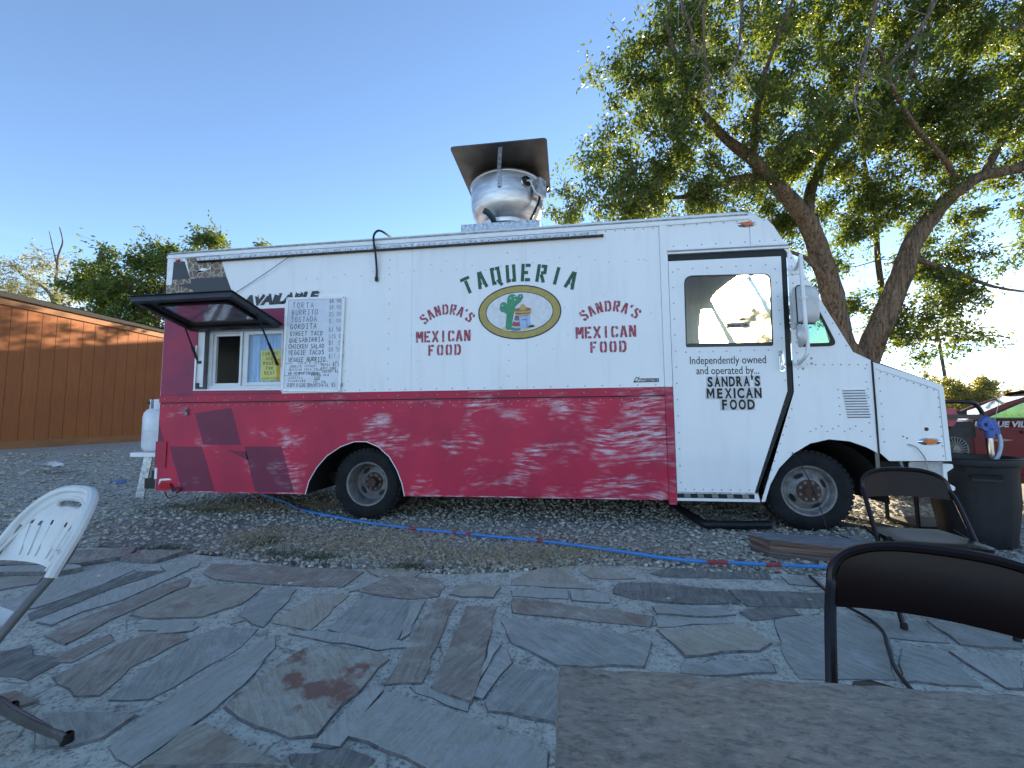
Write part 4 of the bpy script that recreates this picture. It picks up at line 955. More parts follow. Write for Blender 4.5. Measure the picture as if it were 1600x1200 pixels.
for i in range(14): riv(1.10, .45+i*.165, -.0065)
for i in range(7): riv(1.16+i*.14, 2.62, -.0065)
for i in range(8): riv(1.14+i*.085, .385, -.0065)
for i in range(7): riv(1.2+i*.13, 1.755, -.0065)
for i in range(9): riv(2.12-.004*i, 1.45+i*.14, -.0065)
for i in range(10): riv(2.09-i*.032, 1.22-i*.089, -.0065)
for i in range(16): riv(2.245-.0*i, 1.40+i*.08 if i < 5 else 1.40+i*.085)
for i in range(11): riv(2.165-i*.031, 1.17-i*.084)
for i in range(9): riv(2.25+i*.055, 2.68-i*.113, 0)
for i in range(8): riv(2.33+i*.075, 1.60-.002*i)
for i in range(6): riv(2.84, .9+i*.13); riv(2.955, .85+i*.12)
for z in (1.353, 1.27, 1.19, 1.11): riv(2.59, z); riv(2.85, z)
for i in range(9): riv(2.97+i*.055, 1.51-i*.022)
for i in range(8): riv(1.12+i*.14, 2.87); riv(1.1+i*.13, 3.085, -.015)
for i in range(7): riv(3.44, .72+i*.09)
for i in range(10): riv(2.32+i*.05, .95+(i % 3)*.025)
for x, z in ((2.37, 1.66), (2.37, 1.61), (2.29, 1.56), (2.30, 1.66)): riv(x, z, 0, .013)
for i in range(30): riv(random.uniform(-3.1, .9), random.uniform(1.5, 2.95), 0, .005)
for i in range(26): riv(-3.15+i*.16, 1.25-.02*(i % 2)); 
tag(mb.build('rivet', simple('rivet grey', (.34, .33, .33), .5, .3), T), kind='stuff')

# painted lettering ---------------------------------------------------
GREEN = simple('stencil green', (.022, .105, .055), .6, 0, .25, 30); 
m, t, b = new_mat('thin red stencil paint')
f = noise(t, coords(t, world=True), 24, 5, .7); L(t, ramp(t, f, [(.32, (.5, .36, .38)), (.48, (.36, .05, .075)), (.7, (.30, .035, .06))]), b.inputs['Base Color']); b.inputs['Roughness'].default_value = .6; REDST = m
lettering('painted_lettering', 'TAQUERIA', -.505-.5475, 0, .195, .1565, .036, GREEN, T, ST, -.0022, sx=.92, arc=(-.505, 1.145, 1.435))
for cx, cz_, rr, adv, xm, zm, xf, zf in ((-1.305, 1.915, .335, .0765, -1.655, 1.945, -1.515, 1.795), (.455, 1.825, .385, .078, .10, 1.93, .245, 1.775)):
    lettering('painted_lettering', "SANDRA'S", cx-adv*3.2, 0, .115, adv, .0225, REDST, T, ST, -.0022, sx=.95, arc=(cx, cz_, rr))
    lettering('painted_lettering', 'MEXICAN', xm, zm, .125, .0905, .024, REDST, T, ST, -.0022, sx=1.0)
    lettering('painted_lettering', 'FOOD', xf, zf, .12, .0985, .024, REDST, T, ST, -.0022, sx=1.0)
font_text('vinyl_lettering', 'AVAILABLE', .160, DECALDARK, T, -3.80, -.0030, 2.462, offset=.0105, shear=.28, sx=1.19, slope=.012)
for i in range(9):
    x = -3.74+i*.137
    plate('letter_cut', [(x-.055, 2.587+i*.002), (x-.06, 2.569+i*.002), (x-.005, 2.556+i*.002), (x-.012, 2.587+i*.002)], WHITE, T, y0=-.0046, t=.001)
font_text('door_lettering', 'Independently owned', .112, BLACKP, DR, 1.228, -.0078, 1.632, sx=.745, slope=-.012)
font_text('door_lettering', 'and operated by...', .112, BLACKP, DR, 1.29, -.0078, 1.527, sx=.735, slope=-.012)
LBL = simple('letter sticker', (.60, .60, .59), .45, 0, .1, 9)
for word, x, z, h, adv in (("SANDRA'S", 1.385, 1.402, .098, .0675), ('MEXICAN', 1.372, 1.285, .098, .0785), ('FOOD', 1.505, 1.172, .098, .081)):
    xx = x
    for ch in word:
        wd = adv*(.45 if ch in "'I" else 1.18 if ch == 'M' else 1.0)
        if ch != "'": plate('letter_sticker', rect(xx-.004, xx+wd-.004, z-.012, z+h+.004), LBL, DR, y0=-.0072, t=.001)
        if ch == 'M':
            mb = MB()
            for si, st in enumerate(([(.1, 0), (.1, 1)], [(.52, 0), (.52, 1)], [(.12, .96), (.31, .28), (.50, .96)])): stroke_poly(mb, [(xx+.004+a*wd*1.45, z+b*h) for a, b in st], .0165, -.0084-.0002*si, .001)
            mb.build('door_lettering', BLACK, DR)
        else: font_text('door_lettering', ch, h*1.36, BLACK, DR, xx+wd*.06, -.0084, z, offset=.0018 if ch == 'M' else .0050, sx=.80, cell=(xx+wd*.49, wd*.84))
        xx += wd*1.02
bd = plate('dealer_badge', [(.672, 1.458), (.70, 1.512), (.735, 1.512), (.73, 1.496), (.925, 1.496), (.925, 1.458)], BLACKP, T, y0=-.006, t=.005)
plate('badge_bar', [(.705, 1.466), (.725, 1.488), (.915, 1.488), (.915, 1.466)], GALV, bd, y0=-.0075, t=.002)
font_text('badge_lettering', 'UTILIMASTER', .024, BLACKP, bd, .745, -.0085, 1.469, offset=.001, sx=1.15)
plate('badge_mark', [(.685, 1.474), (.705, 1.506), (.728, 1.506), (.703, 1.470)], GALV, bd, y0=-.0075, t=.002)

# round emblem
ec = (-.50, 2.243)
def e_(px, py): return (ec[0]+(px-703)/1225, ec[1]-(py-750)/1240)
def ep(pts): return [e_(*p) for p in pts]
OUT = ell(*ec, .452, .298, 56)
def flatm(n_, c, r_=.5): return simple(n_, c, r_, 0, .08, 18)
EM = plate('emblem', OUT, flatm('emblem border black', (.018, .02, .028)), T, y0=-.003, t=.002)
plate('emblem_ring', ell(*ec, .438, .284, 56), flatm('emblem ring gold', (.42, .31, .075)), EM, y0=-.0042, t=.001)
plate('emblem_line', ell(*ec, .368, .222, 56), flatm('emblem line black', (.018, .02, .028)), EM, y0=-.0052, t=.001)
plate('emblem_field', ell(*ec, .359, .214, 56), flatm('emblem field white', (.70, .70, .70)), EM, y0=-.0062, t=.001)
cg = flatm('cactus green', (.03, .28, .13)); cd_ = flatm('cactus outline', (.01, .07, .04)); tan = flatm('straw', (.50, .36, .12)); brick = flatm('hat band red', (.40, .12, .06))
def cap_shape(a, b, ra, rb, n=9):
    a, b = Vector(e_(*a)), Vector(e_(*b)); d = (b-a).normalized(); an = math.atan2(d.y, d.x); out = []
    for k in range(n): th = an-math.pi/2+math.pi*k/(n-1); out.append((b.x+rb*math.cos(th), b.y+rb*math.sin(th)))
    for k in range(n): th = an+math.pi/2+math.pi*k/(n-1); out.append((a.x+ra*math.cos(th), a.y+ra*math.sin(th)))
    return out
plate('sand', ep([(470, 985), (480, 955), (560, 945), (700, 955), (850, 955), (930, 945), (900, 965), (780, 1000), (660, 1012), (560, 1008)]), flatm('sand', (.58, .52, .30)), EM, y0=-.0068, t=.0005)
segs = [((560, 945), (585, 760), .030, .034), ((585, 760), (612, 570), .034, .050), ((560, 745), (490, 690), .026, .032), ((490, 700), (495, 655), .034, .034), ((640, 640), (690, 590), .024, .026), ((690, 595), (722, 545), .026, .026)]
mb = MB(); mo = MB()
for i, (a, b_, ra, rb) in enumerate(segs): mb.plate(cap_shape(a, b_, ra, rb), (), -.0086-.00015*i, .0001); mo.plate(cap_shape(a, b_, ra+.004, rb+.004), (), -.0072-.00015*i, .0001)
mo.build('cactus_outline', cd_, EM); mb.build('cactus', cg, EM)
mb = MB(); rd = random.Random(3)
for i in range(34):
    a, b_, ra, rb = rd.choice(segs[:2]+segs[:2]+segs); u = rd.random(); p = Vector(e_(*a)).lerp(Vector(e_(*b_)), u)+Vector((rd.uniform(-.6, .6)*ra, rd.uniform(-.5, .5)*ra))
    mb.plate(ell(p.x, p.y, .0035, .0045, 5), (), -.0100-.00003*i, .0004)
tag(mb.build('cactus_spine', cd_, EM), kind='stuff')
mb = MB()
for px, py in ((590, 560), (640, 540), (650, 585), (482, 655), (722, 540)): p = e_(px, py); mb.plate(ell(*p, .008, .009, 8), (), -.0114, .0004)
tag(mb.build('cactus_flower', flatm('pale blossom', (.45, .6, .65)), EM), kind='stuff')
plate('trousers', ep([(690, 812), (850, 800), (845, 880), (862, 950), (800, 965), (700, 975)]), flatm('pale blue cotton', (.34, .46, .68)), EM, y0=-.0080, t=.0004)
plate('trouser_fold', ep([(725, 860), (800, 850), (812, 960), (804, 962), (796, 862), (725, 866)]), flatm('blue fold', (.08, .12, .26)), EM, y0=-.0086, t=.0004)
plate('shoe', ep([(800, 965), (840, 938), (890, 930), (905, 950), (880, 966)]), flatm('dark shoe', (.05, .03, .03)), EM, y0=-.0086, t=.0004)
for i, (c, y0, y1) in enumerate((('hot red', 805, 840), ('teal', 838, 868), ('straw pale', 866, 890), ('plum', 888, 915), ('hot red', 913, 950), ('straw pale', 945, 970), ('teal', 966, 1000))):
    col = {'hot red': (.40, .05, .06), 'teal': (.03, .22, .32), 'straw pale': (.55, .5, .32), 'plum': (.25, .08, .2)}[c]
    xa = lambda y: 655-(y-805)*.36; xb = lambda y: 700+(y-805)*.1
    plate('serape_stripe', ep([(xa(y1), y1-12), ((xa(y1)+xb(y1))/2, y1+3), (xb(y1), y1), (xb(y0), y0), ((xa(y0)+xb(y0))/2, y0+3), (xa(y0), y0-12)]), flatm('serape '+c, col), EM, y0=-0.0110-.0002*i, t=.0004)
plate('hat_brim', ep(rpoly([(635, 715), (865, 710), (858, 770), (820, 805), (690, 805), (645, 780)], 25)), tan, EM, y0=-0.0128, t=.0005)
plate('hat_brim_top', ep(rpoly([(640, 708), (700, 696), (800, 694), (862, 706), (850, 742), (650, 745)], 18)), brick, EM, y0=-0.0134, t=.0005)
plate('hat_band', ep([(650, 770), (855, 766), (850, 776), (655, 782)]), flatm('hat line', (.12, .06, .04)), EM, y0=-0.0134, t=.0005)
plate('hat_crown', ep(rpoly([(703, 720), (712, 680), (730, 650), (755, 645), (780, 655), (795, 690), (800, 722), (750, 732)], 14)), tan, EM, y0=-0.0140, t=.0005)

# service window ------------------------------------------------------
jb = MB(); jb.box(-4.40, -4.385, .004, .19, 1.46, 2.2); jb.box(-3.268, -3.253, .004, .19, 1.46, 2.2); jb.box(-4.385, -3.268, .004, .19, 1.455, 1.47); jb.box(-4.385, -3.268, .004, .19, 2.195, 2.21)
JB = jb.build('window_jamb', VINYL, T)
wfm = plate('window_frame', rect(-4.30, -3.270, 1.472, 2.193), VINYL, JB, [rect(-4.255, -3.838, 1.52, 2.15), rect(-3.785, -3.305, 1.52, 2.15)], y0=.075, t=.06)
plate('window_sash', rect(-4.262, -3.845, 1.512, 2.158), VINYL, JB, [rect(-4.225, -3.872, 1.548, 2.122)], y0=.10, t=.03)
plate('window_sash', rect(-3.80, -3.30, 1.512, 2.158), VINYL, JB, [rect(-3.765, -3.335, 1.548, 2.122)], y0=.062, t=.03)
plate('window_sash', rect(-3.872, -3.845, 1.512, 2.158), VINYL, JB, y0=.06, t=.05)
plate('window_glass', rect(-3.77, -3.33, 1.543, 2.127), mat_glass('reflective pane', (.8, .9, 1), .10, (.6, .72, .8)), JB, y0=.075, t=.004)
m, t, b = new_mat('hanging pale blue plastic')
f = noise(t, coords(t, (9, 1, .8), world=True), 3, 3, .5); L(t, ramp(t, f, [(.3, (.22, .36, .46)), (.5, (.36, .52, .62)), (.75, (.62, .72, .78))]), b.inputs['Base Color']); b.inputs['Roughness'].default_value = .3
mb = MB(); nC = 40
mb.v = [(-3.80+.50*i/nC, .135+.012*math.sin(i*1.1)+.006*math.sin(i*2.7), z) for z in (1.5, 2.17) for i in range(nC+1)]; mb.f = [(i, i+1, nC+2+i, nC+1+i) for i in range(nC)]
mb.build('curtain', m, JB, True)
plate('sill_edge', [(-4.41, 1.458), (-3.25, 1.445), (-3.25, 1.468), (-4.41, 1.47)], WHITE2, T, y0=-.006, t=.012)
plate('jamb_edge', rect(-4.405, -4.385, 1.47, 2.0), WHITE2, T, y0=-.006, t=.008)
MB().box(-4.40, -4.30, .01, .012, 1.5, 2.16).build('liner', VINYL, JB)
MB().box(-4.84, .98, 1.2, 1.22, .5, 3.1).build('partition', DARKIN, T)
# hatch lid, hinged along the top of the opening and propped up
HX0, HX1, HZ = -4.455, -3.30, 2.222; hv = Vector((0, -.715, .165)); hn = hv.normalized(); hu = Vector((0, hn.z, -hn.y)); HL = hv.length
def hp_(x, s, w_): p = Vector((x, -.012, HZ))+hn*s+hu*w_; return (p.x, p.y, p.z)
def lid_ring(mb, o, i_, w0, w1):
    """ring in lid plane: (x0,x1,s0,s1) outer / inner"""
    O = rpoly([(o[0], o[2]), (o[1], o[2]), (o[1], o[3]), (o[0], o[3])], o[4] if len(o) > 4 else .01, 3)
    I = rpoly([(i_[0], i_[2]), (i_[1], i_[2]), (i_[1], i_[3]), (i_[0], i_[3])], i_[4] if len(i_) > 4 else .01, 3)
    q = MB().plate(O, [I], 0, 1)
    mb.add([hp_(x, s, w0+(w1-w0)*y) for x, y, s in q.v], q.f)
lid = MB(); lid_ring(lid, (HX0, HX1, 0, HL), (HX0+.05, HX1-.05, .05, HL-.05), .0, -.055)
LID = lid.build('hatch_lid', FRAMEB, T)
lid = MB(); lid_ring(lid, (HX0+.045, HX1-.045, .045, HL-.045), (HX0+.16, HX1-.16, .155, HL-.15, .07), -.006, -.02); lid.build('lid_panel', FRAMEB, LID)
lid = MB(); lid_ring(lid, (HX0+.135, HX1-.135, .13, HL-.125, .085), (HX0+.165, HX1-.165, .16, HL-.155, .07), -.018, -.045); lid.build('lid_window_trim', BLACK, LID)
q = MB().plate(rpoly([(HX0+.155, .15), (HX1-.155, .15), (HX1-.155, HL-.145), (HX0+.155, HL-.145)], .07), (), 0, .004)
mb = MB(); mb.add([hp_(x, s, -.022-y) for x, y, s in q.v], q.f)
m, t, b = new_mat('smoked acrylic'); f = noise(t, coords(t, (1, 1, 1), (0, 0, .7), world=True), 7, 3)
L(t, ramp(t, f, [(.3, (.25, .22, .29)), (.7, (.40, .37, .46))]), b.inputs['Base Color']); b.inputs['Roughness'].default_value = .10; b.inputs['Specular IOR Level'].default_value = .9
b.inputs['Transmission Weight'].default_value = .35
mb.build('lid_window', m, LID)
q = MB().plate(rect(HX0-.015, HX1+.015, -.01, HL+.02), (), 0, .006); mb = MB(); mb.add([hp_(x, s, .006-y) for x, y, s in q.v], q.f); mb.build('lid_skin', BLACKP, LID)
for x, s, z in ((HX0+.03, .12, 1.80), (HX1-.03, .34, 1.74)):
    a = Vector(hp_(x, s, -.05)); b_ = Vector((x+(.04 if x < -4 else -.01), .02, z)); mid = a.lerp(b_, .55)
    mb = MB(); mb.tube([a, mid], .009, 8); mb.tube([mid, b_], .014, 8); mb.build('gas_strut', BLACK, T)
MB().box(-4.385, -4.355, .02, .05, 1.50, 2.16).build('window_stay', BLACK, T)
mb = MB(); mb.box(-4.375, -4.33, .0, .04, 1.78, 1.815); mb.box(-4.38, -4.345, .0, .04, 1.49, 1.55); mb.build('strut_bracket', BLACKP, T)
# yellow paper notice taped inside the window
nt_ = plate('paper_notice', [(-3.595, 1.565), (-3.345, 1.565), (-3.34, 1.935), (-3.60, 1.925)], simple('yellow paper', (.62, .60, .20), .7, 0, .06, 6), None, y0=.068, t=.0012)
tag(nt_, 'yellow hand lettered notice taped inside the serving window', 'notice')
plate('paper_patch', [(-3.47, 1.80), (-3.335, 1.83), (-3.335, 1.565), (-3.385, 1.565), (-3.39, 1.76)], simple('amber paper', (.60, .36, .02), .6), nt_, y0=.0662, t=.001)
INK = simple('marker ink', (.05, .05, .06), .6)
for i, (w_, x) in enumerate((('CABINS', -3.575), ('AND', -3.53), ('ROOMS', -3.56), ('FOR', -3.525), ('RENT', -3.54), ('$200-$250', -3.57))):
    lettering('notice_lettering', w_, x, 1.868-i*.058, .038 if i < 5 else .024, .036 if i < 5 else .024, .0055 if i < 5 else .004, simple('olive ink', (.20, .17, .05), .6), nt_, HD, .0655, .001, sx=.8, jit=.05)

# menu board ---------------------------------------------------------
MBW, MBH = .725, 1.095
board = empty('menu_board', 'whiteboard menu with handwritten dishes and prices beside the serving window', 'menu board', loc=(-2.893, -.006, 1.42))
board.rotation_euler = (0, R(1.6), 0)
hw = MBW/2
plate('board', rect(-hw+.01, hw-.01, .01, MBH-.01), simple('dry erase white', (.60, .63, .68), .28, 0, .06, 5), board, y0=-.012, t=.01)
fr_ = MB(); fr_.plate(rect(-hw, hw, 0, MBH), [rect(-hw+.026, hw-.026, .026, MBH-.026)], -.020, .02); FRM = fr_.build('board_frame', WHITE2, board)
for x in (-hw+.013, hw-.013):
    for z in (.013, MBH-.013): MB().lathe([(0, -.024), (.006, -.023), (.007, -.02)], (x, 0, z), 'Y', 8).build('screw', RIM, FRM)
def ink(k): return simple('ink %d' % int(k*100), tuple(.06+(.45*k) for _ in range(3)) if False else (.05+.42*k, .05+.44*k, .06+.46*k), .6)
INKS = [ink(.0), ink(.25), ink(.5), ink(.75)]
def row(text, px, py, hpx, advpx, k, drop=0, jit=.05, wd=.0062):
    u = -hw+.052+(px-(150-(py-160)*.040))/590*(MBW-.075); v_ = .03+(1142-py)/985*(MBH-.06)
    lettering('menu_lettering', text, u, v_, hpx/985*MBH, advpx/590*MBW, wd, INKS[k], board, HD, -.0135, .001, sx=.85, jit=jit*.6, drop=drop*.35, slope=.02)
for t_, px, py, h_, adv, k, d_ in (('TORTA', 172, 250, 58, 46, 1, .12), ('BURRITO', 165, 328, 56, 39, 1, .1), ('TOSTADA', 158, 405, 52, 39, 1, .05), ('GORDITA', 150, 485, 52, 40, 0, 0),
     ('STREET TACO', 148, 560, 44, 30.5, 0, 0), ('QUESABIRRIA', 142, 632, 46, 32.5, 0, 0), ('CHICKEN SALAD', 136, 702, 44, 28, 0, 0), ('VEGGIE TACOS', 134, 770, 46, 30.5, 0, 0), ('VEGGIE BURRITO', 134, 845, 42, 27, 0, 0)):
    row(t_, px, py, h_, adv, k, d_)
for t_, py, k in (('$8.00', 196, 2), ('$8.00', 270, 3), ('$5.00', 345, 3), ('$9.00', 420, 3), ('$3.50', 515, 2), ('$15.00', 590, 2), ('$10.00', 660, 2), ('$8.50', 735, 3), ('$11.00', 808, 3)):
    row(t_, 585, py, 44, 25, k, .08)
for t_, px, py, h_, adv, k, d_ in (('COLD DRINKS', 250, 872, 22, 22, 1, .1), ('JARRITO', 150, 910, 22, 18, 1, .15), ('COCONUT', 320, 905, 22, 18, 2, .15), ('PEPSI $2.50', 508, 892, 24, 18.5, 0, 0), ('CAN', 640, 860, 18, 16, 1, .1),
     ('MEXICAN COCA COLA', 145, 945, 22, 19.5, 1, .15), ('DIET COKE', 508, 925, 20, 17, 0, 0), ('DR PEPPER', 142, 990, 26, 18.5, 0, .05), ('STRAWBERRY', 340, 985, 20, 14, 0, .05), ('SQUIRT $2', 520, 962, 20, 18, 0, .05),
     ('MINERAL WATER', 400, 1000, 18, 15, 0, .1), ('JAMAICA', 140, 1035, 22, 22, 1, .2), ('TAMARINDO', 140, 1068, 20, 20, 1, .2), ('LIME', 435, 1022, 16, 16, 1, .1), ('MANGO', 430, 1045, 16, 15, 0, .1), ('ICED TEA', 420, 1072, 18, 16, 1, .15),
     ('CHIPS & GUAC $5', 128, 1122, 36, 15.5, 1, .08), ('HORCHATA $5.00', 385, 1118, 36, 23.5, 0, 0)):
    row(t_, px, py, h_, adv, k, d_, .06, .0042)
mb = MB()
for x0, y0, x1, y1 in ((140, 985+14, 310, 1000), (310, 960, 310, 1000), (310, 960, 480, 955), (140, 868, 230, 862), (510, 845, 620, 838), (500, 938, 705, 930)):
    p = [(-hw+.03+(x-150)/590*(MBW-.06), .03+(1142-y)/985*(MBH-.06)) for x, y in ((x0, y0), (x1, y1))]; stroke_poly(mb, p, .004, -.0135, .001)
mb.build('menu_rule', INKS[0], board)

# cables hung on the side
mb = MB(); mb.tube(smooth_path([(-2.02, .5, 3.27), (-2.06, .12, 3.26), (-2.10, -.03, 3.25), (-2.15, -.05, 3.19), (-2.145, -.055, 3.08), (-2.125, -.05, 2.95), (-2.12, -.03, 2.8), (-2.125, -.02, 2.70)]), .0125, 8); 
mb.tube([(-2.125, -.02, 2.71), (-2.125, -.02, 2.665)], .019, 8)
tag(mb.build('cable', BLACKP, None, True), 'short black cable hanging over the roof edge of the truck', 'cable')
tag(MB().tube(smooth_path([(-3.15, -.04, 3.035), (-3.5, -.03, 2.83), (-3.85, -.02, 2.64), (-4.0, -.10, 2.50)]), .0035, 5).build('wire', BLACKP), 'thin black wire running from the awning rail down to the hatch', 'wire')

# exhaust fan on the roof (a part of the truck) -----------------------
FX, FY = -.73, .74
fc = MB().box(-1.22, -.28, FY-.46, FY+.46, 3.2, 3.40).build('fan_curb', GALV, T)
for i in range(9): MB().lathe([(0, -.004), (.008, -.003), (.009, 0)], (-1.16+i*.105, FY-.46, 3.385), 'Y', 8).build('curb_screw', RIM, fc)
bp = [(.31, 3.40), (.315, 3.47), (.345, 3.475), (.35, 3.52), (.34, 3.53), (.36, 3.55), (.405, 3.61), (.44, 3.70), (.457, 3.80), (.46, 3.92), (.46, 4.02), (.468, 4.03), (.472, 4.045), (.468, 4.06), (.458, 4.062), (.45, 4.03), (.44, 3.7), (.30, 3.5)]
fan = MB().lathe(bp, (FX, FY, 0), 'Z', 64).build('exhaust_fan', ALU, T, True, angle=30)
nk = MB().lathe([(.312, 3.40), (.312, 3.47), (.33, 3.474), (.33, 3.486), (.31, 3.49)], (FX, FY, .002), 'Z', 48).build('fan_neck', GALV, fan, True, angle=30)
MB().lathe([(.26, 4.05), (.33, 4.16), (.36, 4.2)], (FX, FY, 0), 'Z', 40).build('fan_shroud', ALUD, fan, True)
CX0, CX1, CY0, CY1, CZ = -1.265, -.172, -.055, 1.06, 4.145
cp = rpoly([(CX0, CY0), (CX1, CY0), (CX1, CY1), (CX0, CY1)], .05)
q = MB().plate(cp, (), 0, .012); mb = MB(); mb.v = [(x, z, CZ+y) for x, y, z in q.v]; mb.f = [tuple(reversed(f_)) for f_ in q.f]
cap = mb.build('fan_cap', ALUD, fan)
for a, wd in ((R(-93), .045), (R(150), .04), (R(20), .04)):
    dx, dy = math.cos(a), math.sin(a); p0 = Vector((FX+dx*.478, FY+dy*.478, 3.83)); p1 = Vector((FX+dx*.478, FY+dy*.478, 4.04)); p2 = Vector((FX+dx*.58, FY+dy*.58, 4.155)) if dy > -.5 else Vector((FX+dx*.74+.075, FY+dy*.74, 4.155))
    mb = MB(); mb.bar(p0, p1, wd, .008, (dx, dy, 0)); mb.bar(p1-Vector((0, 0, .004)), p2, wd, .008, (dx*-.4, dy*-.4, 1)); mb.build('cap_bracket', GALV, fan)
    for z in (3.86, 3.95): MB().lathe([(0, -.006), (.008, -.004), (.009, 0)], (p0.x+dx*.006, p0.y-.005 if dy < 0 else p0.y, z), 'Y', 8).build('bolt', RIM, fan)
a = R(-52); dx, dy = math.cos(a), math.sin(a); mt = Matrix.Translation((FX+dx*.456, FY+dy*.456, 3.925)) @ Matrix.Rotation(a+R(90), 4, 'Z')
MB().lathe([(.062, -.005), (.062, -.03), (.045, -.034), (.042, -.02), (.0, -.012)], (0, 0, 0), 'Y', 24, mt).build('conduit_collar', BLACKP, fan, True)
MB().lathe([(.068, .0), (.07, -.012), (.06, -.02)], (0, 0, 0), 'Y', 24, mt).build('collar_ring', ALU, fan, True)
a2 = R(-33); d2 = Vector((math.cos(a2), math.sin(a2), 0)); c2 = Vector((FX, FY, 3.86))+d2*.53
mt2 = Matrix.Translation(c2) @ Matrix.Rotation(a2+R(90), 4, 'Z')
MB().box(-.065, .065, -.05, .05, -.10, .11, mt2).build('switch_box', GALV, fan)
MB().lathe([(.03, -.056), (.035, -.05)], (0, 0, .04), 'Y', 16, mt2).build('switch_knockout', GALV, fan)
MB().tube(smooth_path([mt @ Vector((0, -.03, 0)), mt @ Vector((.02, -.07, -.02)), mt @ Vector((.09, -.06, -.12)), mt2 @ Vector((-.05, -.05, -.12)), mt2 @ Vector((-.02, -.02, -.10))]), .011, 8).build('conduit', simple('white conduit', (.6, .6, .58), .5), fan, True)
MB().tube(smooth_path([mt2 @ Vector((.0, 0, -.10)), mt2 @ Vector((-.04, -.0, -.2)), mt2 @ Vector((-.10, .02, -.33)), (-.40, FY-.36, 3.42), (-.37, FY-.40, 3.2)]), .016, 8).build('power_cable', BLACKP, fan, True)
MB().tube(smooth_path([(-.83, FY-.34, 3.42), (-.84, FY-.43, 3.46), (-.88, FY-.50, 3.50), (-.93, FY-.53, 3.52)]), .034, 14).build('drain_pipe', simple('dark teal pipe', (.015, .05, .055), .5), fan, True)
MB().lathe([(0, 0), (.028, 0)], (0, 0, 0), 'Z', 14, Matrix.Translation((-.9315, FY-.531, 3.5205)) @ Vector((-.05, -.03, .02)).to_track_quat('Z', 'Y').to_matrix().to_4x4()).build('pipe_mouth', BLACK, fan)

# tail rack and propane cylinder
mb = MB(); mb.box(-5.36, -4.858, .12, .75, .665, .715); rk = mb.build('cylinder_rack', WHITE2, T)
for y in (.14, .73): MB().bar((-5.12, y, .665), (-5.21, y, .17), .115, .012, (0, 1, 0)).build('rack_leg', GALV, rk)
MB().box(-5.02, -4.857, .1, .16, .3, .5).build('hitch_block', BLACKP, rk)
tank = empty('propane_tank', 'white propane cylinder standing on the rack at the truck tail', 'propane tank', loc=(-5.19, .32, .716))
MB().lathe([(.0, .0), (.10, 0), (.14, .015), (.165, .05), (.17, .09), (.17, .27), (.1715, .275), (.1715, .285), (.17, .29), (.17, .44), (.16, .49), (.13, .53), (.09, .55), (.0, .555)], (0, 0, 0), 'Z', 40).build('cylinder', TANK, tank, True, angle=50)
mb = MB()
for a0, a1 in ((R(100), R(260)), (R(-80), R(80))):
    n = 12; k0 = len(mb.v)
    for z in (.535, .66):
        for rr in (.103, .11):
            for i in range(n+1): a = a0+(a1-a0)*i/n; mb.v.append((rr*math.cos(a), rr*math.sin(a), z))
    m_ = n+1
    for i in range(n): 
        for A, B in ((0, 1), (1, 3), (3, 2), (2, 0)): mb.f.append((k0+A*m_+i, k0+A*m_+i+1, k0+B*m_+i+1, k0+B*m_+i))
mb.build('collar', TANK, tank, True, angle=30)
MB().box(-.085, -.045, -.112, -.10, .60, .63).build('collar_slot', BLACK, tank)
mb = MB(); mb.tube([(0, 0, .55), (0, 0, .63)], .018, 10); mb.tube([(0, -.05, .62), (0, .05, .62)], .014, 8); mb.build('valve', RUST, tank)
mb = MB(); mb.v = [(.1712*math.cos(a), .1712*math.sin(a), z) for z in (.32, .42) for a in lin(R(200), R(218), 6)]; mb.f = [(i, i+1, 7+i, 6+i) for i in range(5)]; mb.build('tank_label', simple('faded label', (.28, .31, .38), .5, 0, .3, 60), tank)

# ================================================================== THINGS ROUND THE TRUCK
# hose ---------------------------------------------------------------
HP = smooth_path([(-4.9, 1.6, .02), (-4.4, 1.22, .02), (-3.75, .78, .018), (-3.24, .38, .018), (-2.75, .13, .018), (-2.2, -.12, .018), (-1.59, -.315, .018), (-.9, -.48, .02), (-.23, -.635, .022), (.3, -.82, .026), (.81, -1.0, .026), (1.3, -1.05, .03), (1.84, -1.06, .03), (2.5, -1.02, .03), (3.3, -.85, .0), (4.2, -.55, -.10)], 10)
hose = MB().tube(HP, .0125, 8).build('hose', simple('blue hose', (.015, .22, .58), .4, 0, .1, 12), None, True)
tag(hose, 'blue garden hose with red bands lying along the edge of the paving', 'hose')
RB = simple('red hose band', (.34, .03, .05), .5, 0, .15, 30)
def near_seg(x0, x1):
    p = [q for q in HP if x0 <= q.x <= x1]
    if len(p) < 2:
        i = min(range(len(HP)-1), key=lambda i: abs(HP[i].x-x0)); d = (HP[i+1]-HP[i]).normalized(); p = [HP[i], HP[i]+d*(x1-x0)]
    return p
for x0, x1 in ((-3.29, -3.24), (-1.58, -1.49), (-1.12, -1.08), (-.95, -.90), (1.0, 1.15), (1.36, 1.54), (-.30, -.24)): MB().tube(near_seg(x0, x1), .0138, 8).build('hose_band', RB, hose, True)

